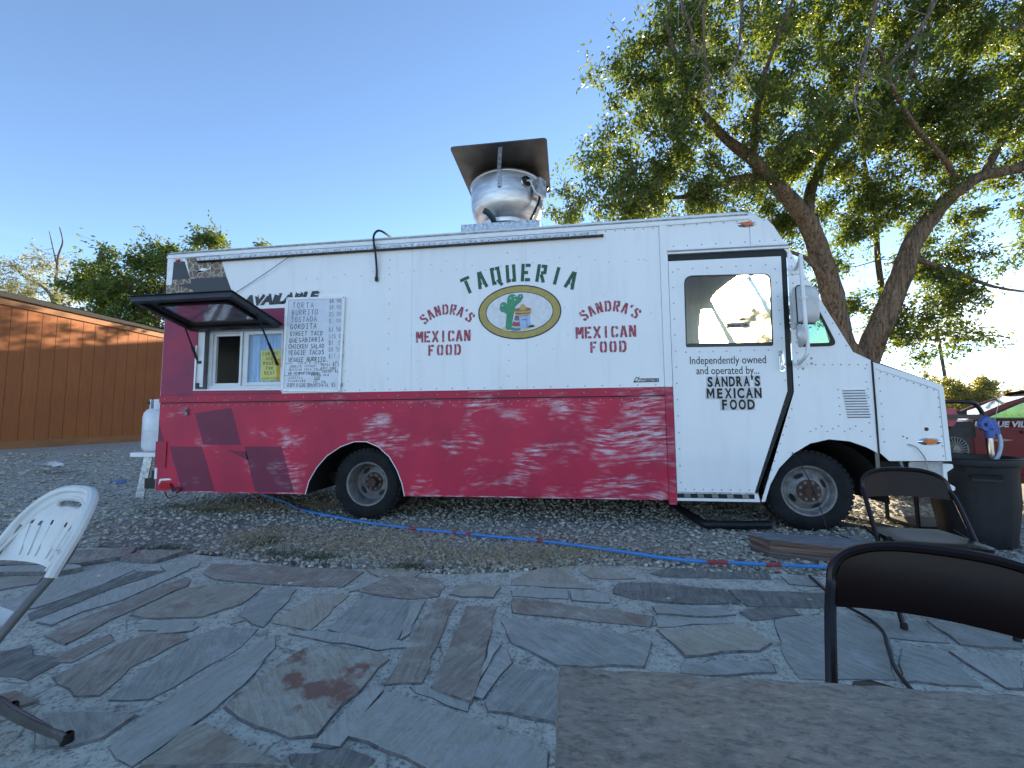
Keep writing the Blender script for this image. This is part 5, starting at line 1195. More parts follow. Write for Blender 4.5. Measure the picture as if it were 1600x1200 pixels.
# stone step by the front wheel
m = SM['slate']; mb = MB(); rd = random.Random(8)
top = [(1.50, -.52), (1.75, -.55), (2.02, -.58), (2.31, -.66), (2.62, -.72), (2.66, -1.02), (2.33, -.98), (1.95, -.86), (1.56, -.74)]
top = [(x, y-.02) for x, y in top]
n = len(top); lay = [(0, 1.0), (.03, 1.01), (.035, .985), (.065, 1.0), (.07, 1.02), (.10, 1.0), (.115, .97), (.118, .93)]
for z, s in lay:
    for x, y in top: mb.v.append((2.05+(x-2.05)*(1+(s-1)*.4)+rd.uniform(-.008, .008), -.75+(y+.75)*s+rd.uniform(-.008, .008), z*1.15-.01))
for k_ in range(len(lay)-1): mb.f += [(k_*n+(i+1) % n, k_*n+i, (k_+1)*n+i, (k_+1)*n+(i+1) % n) for i in range(n)]
mb.f.append(tuple(reversed(range((len(lay)-1)*n, len(lay)*n))))
m2_, t, b = new_mat('layered brown step stone')
g = N(t, 'ShaderNodeNewGeometry'); s_ = N(t, 'ShaderNodeSeparateXYZ'); L(t, g.outputs['Normal'], s_.inputs[0])
lf = noise(t, coords(t, (1.5, 1.5, 30), world=True), 2, 6, .6)
side = ramp(t, lf, [(.3, (.075, .045, .035)), (.5, (.16, .10, .075)), (.7, (.25, .18, .13))]); tp = ramp(t, noise(t, coords(t, (2, 7, 1), world=True), 4, 6), [(.3, (.10, .11, .12)), (.7, (.21, .22, .235))])
L(t, mixc(t, ramp(t, s_.outputs['Z'], [(.4, 0), (.7, 1)]), side, tp), b.inputs['Base Color']); b.inputs['Roughness'].default_value = .85; bump(t, b, lf, .6, .02)
tag(mb.build('stone_step', m2_), 'thick brown layered stone slab lying in front of the front wheel', 'stone slab')

# folding chairs ------------------------------------------------------
BROWN = simple('dark brown enamel', (.009, .0048, .0048), .28, .0, .12, 7, spec=.35)
BROWNIN = simple('dark brown enamel panel', (.013, .0046, .0036), .30, 0, .12, 7, spec=.16)
def metal_chair(label, loc, rz, W=.455, H=.775):
    c = empty('folding_chair', label, 'chair', 'brown metal folding chairs at the stone table', loc, rz)
    hw = W/2
    def side(s): return [(s*hw, -.215, .0), (s*hw, -.17, .10), (s*(hw-.004), -.02, .40), (s*(hw-.010), .085, .60), (s*(hw-.016), .125, H-.12)]
    arch = []
    for a in lin(0, math.pi, 15):
        e = 2.6; ca, sa = math.cos(a), math.sin(a)
        arch.append(((hw-.016)*math.copysign(abs(ca)**(2/e), ca), .125+.028*abs(sa)**.8, H-.12+.12*abs(sa)**(2/e)))
    path = side(1)+arch[1:-1]+list(reversed(side(-1)))
    MB().tube(smooth_path(path, 3), .0125, 8).build('frame', BROWN, c, True)
    # curved back panel hanging in the arch
    mb = MB(); nu, nv = 17, 7
    for off in (-.004, .006):
        for j in range(nv):
            for i in range(nu):
                u = -1+2*i/(nu-1); e = 2.6; top = H-.12+.118*(max(0, 1-abs(u)**e))**(1/e); bot = H-.168+.010*(1-u*u)
                z = bot+(top-bot)*j/(nv-1); x = u*(hw-.018)
                y = .108+.03*(z-H+.2)/.2+.035*(1-u*u)+off
                mb.v.append((x, y, z))
    A = nu*nv
    for k_, fl in ((0, False), (A, True)):
        for j in range(nv-1):
            for i in range(nu-1):
                q = (k_+j*nu+i, k_+j*nu+i+1, k_+(j+1)*nu+i+1, k_+(j+1)*nu+i); mb.f.append(tuple(reversed(q)) if fl else q)
    for i in range(nu-1): mb.f.append((A+i, A+i+1, i+1, i))
    mb.build('backrest', BROWNIN, c, True, angle=60)
    # seat pan with rolled edge
    mb = MB(); nu, nv = 13, 13
    for j in range(nv):
        v_ = -1+2*j/(nv-1)
        for i in range(nu):
            u = -1+2*i/(nu-1); ww = (hw-.028)*(1-.10*max(0, v_))*(1-.18*max(0, abs(v_)-.82)/.18*(.4+.6*abs(u)))
            edge = max(abs(u)**6, abs(v_)**8)
            mb.v.append((u*ww, -.02+v_*.195, .438-.014*edge-.010*(1-u*u)*(1-v_*v_)))
    mb.f = [(j*nu+i, j*nu+i+1, (j+1)*nu+i+1, (j+1)*nu+i) for j in range(nv-1) for i in range(nu-1)]
    b0 = [i for i in range(nu)]+[j*nu+nu-1 for j in range(1, nv)]+[(nv-1)*nu+i for i in range(nu-2, -1, -1)]+[j*nu for j in range(nv-2, 0, -1)]
    k0 = len(mb.v); mb.v += [(mb.v[i][0]*1.0, mb.v[i][1], mb.v[i][2]-.022) for i in b0]
    mb.f += [(b0[(i+1) % len(b0)], b0[i], k0+i, k0+(i+1) % len(b0)) for i in range(len(b0))]
    mb.f.append(tuple(range(k0, k0+len(b0))))
    mb.build('seat', BROWNIN, c, True, angle=50)
    for s in (-1, 1):
        mb = MB(); mb.tube(smooth_path([(s*(hw-.025), -.10, .425), (s*(hw-.026), .02, .33), (s*(hw-.024), .26, .0)], 4), .0115, 8); mb.build('leg', BROWN, c, True)
        MB().bar((s*(hw-.012), -.02, .40), (s*(hw-.012), .13, .43), .006, .02).build('hinge_plate', BROWN, c)
    MB().tube([(-hw+.028, .17, .13), (hw-.028, .17, .13)], .008, 8).build('stretcher', BROWN, c)
    MB().tube([(-hw, -.165, .11), (hw, -.165, .11)], .008, 8).build('stretcher', BROWN, c)
    for s in (-1, 1):
        MB().lathe([(0, 0), (.016, 0), (.0165, .025), (.012, .03)], (s*hw, -.215, -.001), 'Z', 10).build('foot_cap', BLACK, c)
        MB().lathe([(0, 0), (.016, 0), (.0165, .025), (.012, .03)], (s*(hw-.024), .258, -.001), 'Z', 10).build('foot_cap', BLACK, c)
    return c
metal_chair('dark brown metal folding chair farther from the table, in front of the black bin', (1.955, -1.72, .008), R(-8))
metal_chair('dark brown metal folding chair pushed up to the far side of the stone table', (.80, -3.375, .008), R(-30), .46, .78)

PLAST = simple('off white plastic', (.62, .63, .60), .45, 0, .06, 7); GREYT = simple('grey enamel tube', (.13, .13, .125), .4, .2, .1, 9)
ch = empty('folding_chair', 'white plastic folding chair with grey metal legs at the left edge', 'chair', None, (-2.0, -3.25, .006), R(-15))
hw = .22
for s in (-1, 1):
    MB().tube(smooth_path([(s*hw, -.24, 0), (s*hw, .06, .45), (s*hw*.99, .185, .62), (s*hw*.9, .225, .70)], 4), .0135, 10).build('leg', GREYT, ch, True)
MB().tube(smooth_path([(-hw+.03, -.06, .43), (-hw+.03, .08, .2), (-hw+.03, .20, .06), (-hw+.035, .215, .03), (-hw+.02, .235, .0)], 4), .0125, 8).build('leg', GREYT, ch, True)
MB().tube(smooth_path([(hw-.03, -.06, .43), (hw-.03, .08, .2), (hw-.03, .19, .06), (hw-.02, .215, .035), (hw-.015, .235, .0)], 4), .0125, 8).build('leg', GREYT, ch, True)
MB().tube([(-hw+.03, .19, .065), (hw-.03, .19, .065)], .0125, 8).build('stretcher', GREYT, ch)
for s in (-1, 1): MB().lathe([(0, 0), (.018, 0), (.018, .03), (.0135, .034)], (s*(hw-.015), .235, -.004), 'Z', 10).build('foot_cap', BLACKP, ch)
# fan-shaped back shell with ribs, drain slots and a grip opening
def backpt(u, z, o=0):
    y = .165+(z-.585)*.36+.045*(1-u*u)+o
    return (u, y, z)
O = rpoly([(-.235, .585), (.235, .585), (.245, .70), (.15, .835), (-.15, .835), (-.245, .70)], [.02, .02, .10, .12, .12, .10], 7)
Hh = rpoly([(-.085, .762), (.085, .762), (.095, .80), (-.095, .80)], .02, 4)
slots = [rpoly([(x+dx, .735), (x+dx+.018, .735), (x+dx+.014, .715), (x+dx-.002, .715)], .006, 2) for x, dx in ((-.165, 0), (-.115, 0), (-.06, 0), (.045, 0), (.10, 0), (.15, 0))]
def shell(mb, outer, holes, o0, o1):
    q = MB().plate(outer, holes, 0, 1); mb.add([tuple(Vector((x, 0, 0))+Vector((0, .165+(z-.585)*.36+.05*(1-(x/.24)**2)+o0+(o1-o0)*y, z))) for x, y, z in q.v], q.f)
# subdivide the outline strip so that the shell bends: build as vertical strips
mb = MB(); nu, nv = 33, 17; grid = {}
def outl(u):   # upper edge height at x
    return .585+(.25)*max(0, 1-abs(u)**3.2)**(1/2.4)
def inside_hole(x, z): return (abs(x) < .088 and .765 < z < .798) or any(abs(x-xx) < .007 and .705 < z < .725 for xx in (-.155, -.105, -.05, .05, .105, .155))
for k_, o in ((0, 0), (1, .012)):
    for j in range(nv):
        for i in range(nu):
            u = -1+2*i/(nu-1); top = outl(u); z = .585+(max(top, .60)-.585)*j/(nv-1); x = u*.238
            rib = -.004*abs(math.sin((u*9)*(1))) if .2 < j/(nv-1) < .75 and abs(u) < .75 else 0
            mb.v.append((x, .150+(z-.585)*.42+.05*(1-u*u)+o+rib*(1-k_), z))
A = nu*nv
for j in range(nv-1):
    for i in range(nu-1):
        ids = [j*nu+i, j*nu+i+1, (j+1)*nu+i+1, (j+1)*nu+i]; cx_ = sum(mb.v[q][0] for q in ids)/4; cz_ = sum(mb.v[q][2] for q in ids)/4
        if inside_hole(cx_, cz_): continue
        mb.f.append(tuple(ids)); mb.f.append(tuple(A+q for q in reversed(ids)))
mb.build('backrest', PLAST, ch, True, angle=60)
rim = [(-.238, .150+.0, .585)]+[(-.238+.476*i/40, .156+(outl(-1+2*i/40)-.585)*.42+.05*(1-(-1+2*i/40)**2), max(.60, outl(-1+2*i/40))) for i in range(41)]+[(.238, .150, .585)]
MB().tube(rim, .017, 8).build('back_rim', PLAST, ch, True)
rim2 = [(-.238*.86+.476*.86*i/30, .150+(outl(-1+2*i/30)-.615)*.42+.05*(1-(.86*(-1+2*i/30))**2), max(.60, outl(-1+2*i/30)-.035)) for i in range(31)]
MB().tube(rim2, .006, 6).build('back_bead', PLAST, ch, True)
MB().tube([(.095*math.cos(a), .150+(.782+.024*math.sin(a)-.585)*.42+.05*(1-(.4*math.cos(a))**2)+.004, .782+.024*math.sin(a)) for a in lin(0, 2*math.pi, 25)], .007, 6).build('grip_edge', PLAST, ch, True)
for xx in (-.155, -.105, -.05, .05, .105, .155): MB().tube([(xx*1.0, .146+.05*(1-(xx/.238)**2)+.12*.42, .705), (xx*.8, .148+.05*(1-(xx*.8/.238)**2)+.02*.42, .605)], .0024, 5).build('back_rib', PLAST, ch)
MB().box(.205, .235, .165, .19, .64, .665).build('clip', PLAST, ch)
mb = MB(); prof = rpoly([(-.205, -.30), (.205, -.30), (.20, .13), (-.20, .13)], [.09, .09, .12, .12], 7); n = len(prof)
for z, s in ((.425, .93), (.430, 1.0), (.452, 1.0), (.460, .975), (.452, .86), (.446, .5)): mb.v += [(x*s, -.085+(y+.085)*s, z) for x, y in prof]
for k_ in range(5): mb.f += [(k_*n+i, k_*n+(i+1) % n, (k_+1)*n+(i+1) % n, (k_+1)*n+i) for i in range(n)]
mb.f += [tuple(range(5*n, 6*n)), tuple(reversed(range(n)))]
mb.build('seat', PLAST, ch, True, angle=50)

# stone topped table in the foreground --------------------------------
tb = empty('stone_table', 'table with a rough grey green slate top in the near right corner', 'table', None, (.75, -4.12, .004))
m, t, b = new_mat('rough slate table top')
f1 = noise(t, coords(t, (3.0, 6, 1), (0, 0, R(28))), 5.0, 9, .72, .5); f2 = noise(t, coords(t, (1, 1.6, 1), (0, 0, R(28))), 46, 5, .7); f3 = noise(t, coords(t), 2.1, 4, .6); f4 = noise(t, coords(t, (3.2, 8, 1), (0, 0, R(28))), 17, 4, .62, .2)
c = ramp(t, f1, [(.3, (.20, .19, .16)), (.48, (.265, .25, .21)), (.62, (.325, .305, .255)), (.8, (.39, .37, .305))])
c = mixc(t, ramp(t, f3, [(.45, 0), (.68, .4)]), c, (.27, .215, .15)); c = mixc(t, ramp(t, f3, [(.30, .5), (.45, 0)]), c, (.09, .105, .12))
c = mixc(t, ramp(t, f4, [(.36, .7), (.48, 0)]), c, (.12, .12, .105)); c = mixc(t, ramp(t, f4, [(.56, 0), (.70, .55)]), c, (.47, .45, .38)); c = mixc(t, ramp(t, f2, [(.30, .8), (.46, 0)]), c, (.06, .06, .055)); c = mixc(t, ramp(t, f2, [(.62, 0), (.8, .5)]), c, (.32, .31, .28))
L(t, c, b.inputs['Base Color']); b.inputs['Roughness'].default_value = .62; bump(t, b, math_(t, 'ADD', math_(t, 'MULTIPLY', f1, 1.0), math_(t, 'ADD', math_(t, 'MULTIPLY', f4, .9), math_(t, 'MULTIPLY', f2, .6))), 1.0, .010)
TOPM = m
rd = random.Random(2); ol = []
cs = [(-.785, -.55), (.76, -.55), (.76, .405), (-.772, .388)]
for i in range(4):
    a, b_ = Vector(cs[i]), Vector(cs[(i+1) % 4]); k_ = 60
    for j in range(k_):
        d = (b_-a)/k_; nrm = Vector((d.y, -d.x)).normalized(); ol.append(a+d*j+nrm*(rd.uniform(-.003, .002)-.006*(rd.random() < .08)))
mb = MB(); n = len(ol); cc = Vector((0, -.07))
for z, o in ((.700, .003), (.712, 0), (.731, .001), (.7405, .004)):
    for p in ol: d = (p-cc).normalized(); q = p-d*(o+rd.uniform(0, .0025)); mb.v.append((q.x, q.y, z+rd.uniform(-.001, .001)*(0 if z > .74 else 1)))
for k_ in range(3): mb.f += [(k_*n+i, k_*n+(i+1) % n, (k_+1)*n+(i+1) % n, (k_+1)*n+i) for i in range(n)]
mb.f += [tuple(range(3*n, 4*n)), tuple(reversed(range(n)))]
mb.build('table_top', TOPM, tb)
for x in (-.66, .64):
    for y in (-.45, .28): MB().box(x-.035, x+.035, y-.035, y+.035, 0, .70).build('leg', simple('table leg timber', (.16, .10, .06), .7, 0, .2, 8, .2), tb)
mb = MB(); mb.box(-.66, .64, -.465, -.435, .58, .70); mb.box(-.66, .64, .265, .295, .58, .70); mb.build('apron', simple('table apron timber', (.15, .095, .06), .7, 0, .2, 8, .2), tb)
tag(MB().tube(smooth_path([(1.62, -1.2, .012), (1.56, -1.60, .016), (1.585, -1.80, .016), (1.56, -1.96, .016), (1.47, -2.13, .016), (1.36, -2.36, .016), (1.30, -2.7, .016), (1.28, -3.2, .016), (1.35, -3.7, .016)]), .0085, 8).build('extension_lead', BLACKP, None, True), 'black power cord running over the flagstones under the brown chair', 'cord')

# black bin ----------------------------------------------------------
zb = -.16
bn = empty('trash_can', 'large black plastic bin standing in front of the truck bumper', 'trash can', None, (3.985, .40, zb))
mb = MB(); nn_ = 72; prof = [(.0, 0.004), (.245, 0.0), (.262, .02), (.30, .42), (.318, .75), (.322, .765), (.342, .77), (.347, .785), (.347, .83), (.340, .842), (.328, .84), (.318, .80), (.25, .04), (0, .03)]
def ribbed(r, z, a):
    return r+(.012 if (.03 < z < .74 and math.sin(a*8+.6) > .35) else 0)*(1 if r > .2 else 0)
base = 0
for r_, h in prof:
    for j in range(nn_): a = 2*math.pi*j/nn_; rr = ribbed(r_, h, a) if h < .76 and r_ > .26 and h > .015 and (r_, h) != (.25, .04) else r_; mb.v.append((rr*math.cos(a), rr*math.sin(a), h))
for i in range(len(prof)-1): mb.f += [(i*nn_+j, i*nn_+(j+1) % nn_, (i+1)*nn_+(j+1) % nn_, (i+1)*nn_+j) for j in range(nn_)]
mb.build('bin_body', simple('scuffed black plastic', (.012, .013, .016), .5, 0, .2, 12, .15, spec=.4), bn, True, angle=25)
for a in (R(-115), R(65)):
    mt = Matrix.Rotation(a, 4, 'Z'); mb = MB(); mb.box(.31, .385, -.10, .10, .665, .70, mt); mb.box(.37, .385, -.10, .10, .64, .70, mt); mb.build('handle', BLACKP, bn)
MB().tube([(.3435*math.cos(a), .3435*math.sin(a), .838) for a in lin(0, 2*math.pi, 49)], .009, 8, False).build('bin_rim', BLACKP, bn, True)
# hand pump standing in the bin
pu = empty('hand_pump', 'blue plastic hand pump head on a steel tube rising out of the black bin', 'pump', None, (4.195, .42, zb+.05))
BLUE = simple('blue plastic', (.012, .075, .32), .35, 0, .1, 20)
MB().tube([(0, 0, 0), (.005, 0, .98)], .022, 12).build('pump_tube', CHROME, pu, True)
mb = MB(); mb.tube([(.005, 0, .97), (.006, 0, 1.05)], .036, 14); mb.tube(smooth_path([(.006, 0, 1.05), (.0, 0, 1.12), (-.03, 0, 1.165), (-.005, 0, 1.185)]), [.03, .033, .036, .034, .03, .028, .026, .026, .026, .025, .024, .022, .022, .022, .02, .02, .02, .02, .02][:19], 12)
q = MB().plate(rpoly([(-.075, 1.06), (.07, 1.0), (.085, 1.04), (.05, 1.16), (-.045, 1.18), (-.085, 1.12)], .02), [ell(-.04, 1.105, .018, .022, 10)], -.022, .044); mb.add(q.v, q.f); mb.build('pump_head', BLUE, pu, True, angle=35)
MB().tube(smooth_path([(.06, 0, 1.04), (.085, 0, 1.0), (.09, -.005, .93), (.075, -.01, .86), (.04, -.02, .79), (.0, -.03, .74)]), .016, 10).build('pump_hose', simple('milky blue hose', (.33, .45, .58), .35), pu, True)
# engine in a tube cage
ge = empty('generator', 'portable engine in a black tube cage with a red tank behind the bin', 'generator', None, (4.20, 1.0, gz(4.2, 1.0)+.0))
zb2 = 1.24-ge.location.z
for y in (-.22, .22):
    MB().tube(smooth_path([(-.45, y, .02), (-.45, y, zb2-.1), (-.40, y, zb2-.02), (-.3, y, zb2), (.12, y, zb2-.005), (.22, y, zb2-.05), (.27, y, zb2-.16), (.29, y, zb2-.35), (.31, y, .02)], 5), .021, 10).build('cage_tube', BLACKP, ge, True)
    MB().bar((-.45, y, zb2-.16), (.27, y, zb2-.165), .03, .045).build('cage_rail', FRAMEB, ge)
    MB().bar((-.45, y, zb2-.62), (.30, y, zb2-.62), .03, .04).build('cage_rail', FRAMEB, ge)
for x in (-.3, .1): MB().tube([(x, -.22, zb2), (x, .22, zb2)], .018, 8).build('cage_tube', BLACKP, ge)
mb = MB(); q = MB().plate(rpoly([(-.36, zb2-.27), (.02, zb2-.27), (.07, zb2-.18), (.05, zb2-.07), (-.36, zb2-.07)], .03), (), -.17, .34); mb.add(q.v, q.f); mb.build('fuel_tank', simple('red tank paint', (.42, .035, .07), .35, 0, .1, 9), ge, True, angle=35)
mb = MB(); mb.lathe([(0, -.02), (.05, -.02), (.055, .02), (0, .03)], (.13, 0, zb2-.10), 'Z', 18); mb.box(.03, .2, -.12, .12, zb2-.16, zb2-.1); mb.build('air_filter', BLACKP, ge)
mb = MB(); mb.box(.0, .24, -.15, .12, zb2-.40, zb2-.22); mb.box(-.40, .18, -.16, .16, zb2-.6, zb2-.30); mb.build('engine_block', simple('engine black', (.02, .02, .022), .5, .3, .3, 20), ge)
mb = MB(); 
for i in range(24): 
    a = 2*math.pi*i/24; mb.bar((.03*math.cos(a), -.18, zb2-.52+.03*math.sin(a)), (.13*math.cos(a), -.18, zb2-.52+.13*math.sin(a)), .008, .02, (0, 1, 0))
mb.tube([(.13*math.cos(a), -.18, zb2-.52+.13*math.sin(a)) for a in lin(0, 2*math.pi, 25)], .008, 6); mb.lathe([(0, -.205), (.035, -.20), (.04, -.18)], (0, 0, zb2-.52), 'Y', 14); mb.build('recoil_cover', simple('grey alloy', (.20, .20, .19), .5, .6), ge)
MB().box(-.45, .32, -.24, .24, .0, .05).build('base_plate', FRAMEB, ge)

# red car ------------------------------------------------------------
CARP = simple('dark red car paint', (.16, .005, .010), .28, .0, .08, 5, spec=.25)
zc = gz(6.2, 2.3)
car = empty('parked_car', 'dark red car parked behind the bin with white lettering along its door', 'car', None, (6.3, 1.9, 0))
# side outline, car nose towards -X ; side at local y=0
bodyp = rpoly([(-2.1, .26), (-1.92, .26), (-1.86, .50), (-1.64, .66), (-1.36, .66), (-1.14, .50), (-1.08, .24), (1.16, .24), (1.22, .50), (1.44, .66), (1.72, .66), (1.94, .50), (2.0, .26), (2.25, .30), (2.28, .80), (2.1, 1.02), (1.6, 1.05), (-.90, 1.035), (-1.2, .99), (-2.0, .82), (-2.18, .62), (-2.2, .4)], .03)
CH = 1.0
def carsheet(pts, y0, y1, inset=0): 
    return MB().plate(pts, (), y0, y1-y0)
mb = MB(); n = len(bodyp)
for y, s in ((.05, .985), (.0, 1.0), (0, 1), (1.75, 1.0), (1.70, .985)): mb.v += [(x*s, y, .64+(z-.64)*s) for x, z in bodyp]
for k_ in range(4): mb.f += [(k_*n+i, (k_+1)*n+i, (k_+1)*n+(i+1) % n, k_*n+(i+1) % n) for i in range(n)]
q = tessellate_polygon([[Vector((x, z, 0)) for x, z in bodyp]])
mb.f += [tuple(i) for i in q]+[tuple(4*n+i for i in t_) for t_ in q]
mb.build('body', CARP, car, True, angle=35)
GH = [(-.98, 1.035), (-.60, 1.26), (-.30, 1.385), (.0, 1.435), (.7, 1.45), (1.3, 1.40), (1.75, 1.24), (2.08, 1.04)]
# greenhouse: side frame with glass, roof skin
side_o = GH+[]; 
win = rpoly([(-.82, 1.055), (-.50, 1.235), (-.24, 1.345), (.02, 1.392), (.28, 1.40), (.28, 1.055)], [.03, .02, .02, .02, .02, .02], 3); win2 = rpoly([(.36, 1.055), (.36, 1.40), (.75, 1.41), (1.28, 1.362), (1.62, 1.24), (1.78, 1.06)], .02, 3)
for y, sgn in ((.10, 1), (1.62, -1)):
    plate('side_frame', GH, CARP, car, [win, win2], y0=y, t=.03)
    if sgn == 1:
        plate('side_window', win, GLASSG, car, y0=y+.008, t=.004); plate('side_window', win2, GLASSG, car, y0=y+.008, t=.004)
        plate('window_seal', [(-.86, 1.030), (1.9, 1.030), (1.9, 1.052), (-.80, 1.052)], BLACK, car, y0=.085, t=.02)
        plate('window_seal', [(-.86, 1.04), (-.52, 1.243), (-.25, 1.358), (.02, 1.406), (.3, 1.413), (.3, 1.40), (.02, 1.392), (-.24, 1.345), (-.50, 1.233), (-.80, 1.05)], BLACK, car, y0=.093, t=.01)
    else: plate('side_window', win, GLASSG, car, y0=y+.008, t=.004); plate('side_window', win2, GLASSG, car, y0=y+.008, t=.004)
mb = MB()
for x, z in GH[2:6]: mb.v += [(x, .10, z), (x, .3, z+.035), (x, .87, z+.05), (x, 1.44, z+.035), (x, 1.65, z)]
mb.f = [(i*5+j, (i+1)*5+j, (i+1)*5+j+1, i*5+j+1) for i in range(3) for j in range(4)]; mb.build('car_roof', CARP, car, True)
mb = MB(); mb.v = [(-.98, .1, 1.035), (-.98, 1.65, 1.035), (-.30, 1.65, 1.385), (-.30, .1, 1.385)]; mb.f = [(0, 1, 2, 3)]; mb.build('windscreen', GLASSC, car)
mb = MB(); mb.v = [(1.3, .1, 1.40), (1.3, 1.65, 1.40), (2.08, 1.65, 1.04), (2.08, .1, 1.04)]; mb.f = [(0, 1, 2, 3)]; mb.build('rear_window', GLASSG, car)
mb = MB(); mb.tube([(-.30+.19*math.cos(a)*.3, .5+.19*math.cos(a), 1.05+.19*math.sin(a)) for a in lin(0, 2*math.pi, 21)], .014, 6); mb.build('steering_wheel', simple('pale wheel rim', (.35, .35, .34), .5), car)
mb = MB(); q = MB().plate(rpoly(rect(.22, .42, .6, 1.30), .06), (), .3, .45); mb.add(q.v, q.f); mb.build('seat', simple('grey seat cloth', (.12, .12, .12), .9), car)
plate('door_handle', rpoly(rect(-.52, -.32, .865, .90), .01), simple('dark red handle', (.03, .004, .006), .4), car, y0=-.02, t=.02)
plate('door_handle', rpoly(rect(.82, 1.02, .865, .90), .01), simple('dark red handle', (.03, .004, .006), .4), car, y0=-.02, t=.02)
mb = MB(); mb.tube([(.32, -.002, 1.03), (.32, -.002, .35)], .005, 4); mb.tube([(-.92, -.002, 1.03), (-.95, -.002, .8), (-.93, -.002, .45)], .005, 4); mb.tube([(-.93, -.002, .36), (.32, -.002, .33)], .005, 4); mb.build('door_gap', BLACK, car)
font_text('door_lettering', "RUSTIQUE VILLAS", .098, simple('white vinyl lettering', (.50, .50, .48), .6), car, -1.02, -.003, .945, offset=.004, shear=.25, sx=.85)
plate('side_scrape', [(-.86, .78), (-.68, .79), (-.60, .78), (-.72, .755)], simple('bare filler', (.34, .24, .17), .7), car, y0=-.003, t=.002)
for x in (-1.5, 1.58):
    w_ = MB().lathe([(.0, .02), (.20, .02), (.215, -.01), (.225, -.005), (.235, -.02), (.30, -.03), (.318, .0), (.318, .18), (0, .2)], (x, 0.05, .318), 'Y', 36).build('wheel', TIRE, car, True)
    MB().lathe([(0, .0), (.06, -.005), (.19, .012), (.215, -.012)], (x, 0.05, .318), 'Y', 24).build('hubcap', GALV, car, True)
    MB().lathe([(.0, .0), (.318, 0), (.318, .18), (0, .2)], (x, 1.5, .318), 'Y', 24).build('wheel', TIRE, car, True)
car.location = (6.087, 1.392, -.01); car.rotation_euler = (0, 0, R(-30))

# utility pole, wires, scrub ------------------------------------------
px_, py_ = 36.5, 40.8; pz = gz(px_, py_)
po = empty('utility_pole', 'leaning brown wooden utility pole beyond the truck hood', 'utility pole', None, (px_, py_, pz-.2)); po.rotation_euler = (0, R(-4), 0)
PW = mat_bark('pole wood', (.15, .085, .055), (.22, .13, .085))
MB().tube([(0, 0, 0), (0, 0, 10)], [.17, .12], 10).build('pole', PW, po, True)
MB().box(-1.2, 1.2, -.07, .07, 9.0, 9.2).build('crossarm', PW, po)
for x in (-1.0, -.4, .5, 1.0): MB().tube([(x, 0, 9.2), (x, 0, 9.36)], .035, 6).build('insulator', GALV, po)
MB().tube([(.16, -.12, 3.1), (1.5, -.3, 3.2)], .02, 5).build('guy_bracket', BLACK, po)
for h in (4.9, 8.9): tag(MB().tube([(px_+t_*40-20*0, py_-2+3*t_, pz+h-.6*math.sin(math.pi*t_*.5)) for t_ in lin(0, 2, 12)], .018, 4).build('power_line', BLACKP), ('lower' if h < 6 else 'upper')+' power line running right from the leaning utility pole', 'power line')

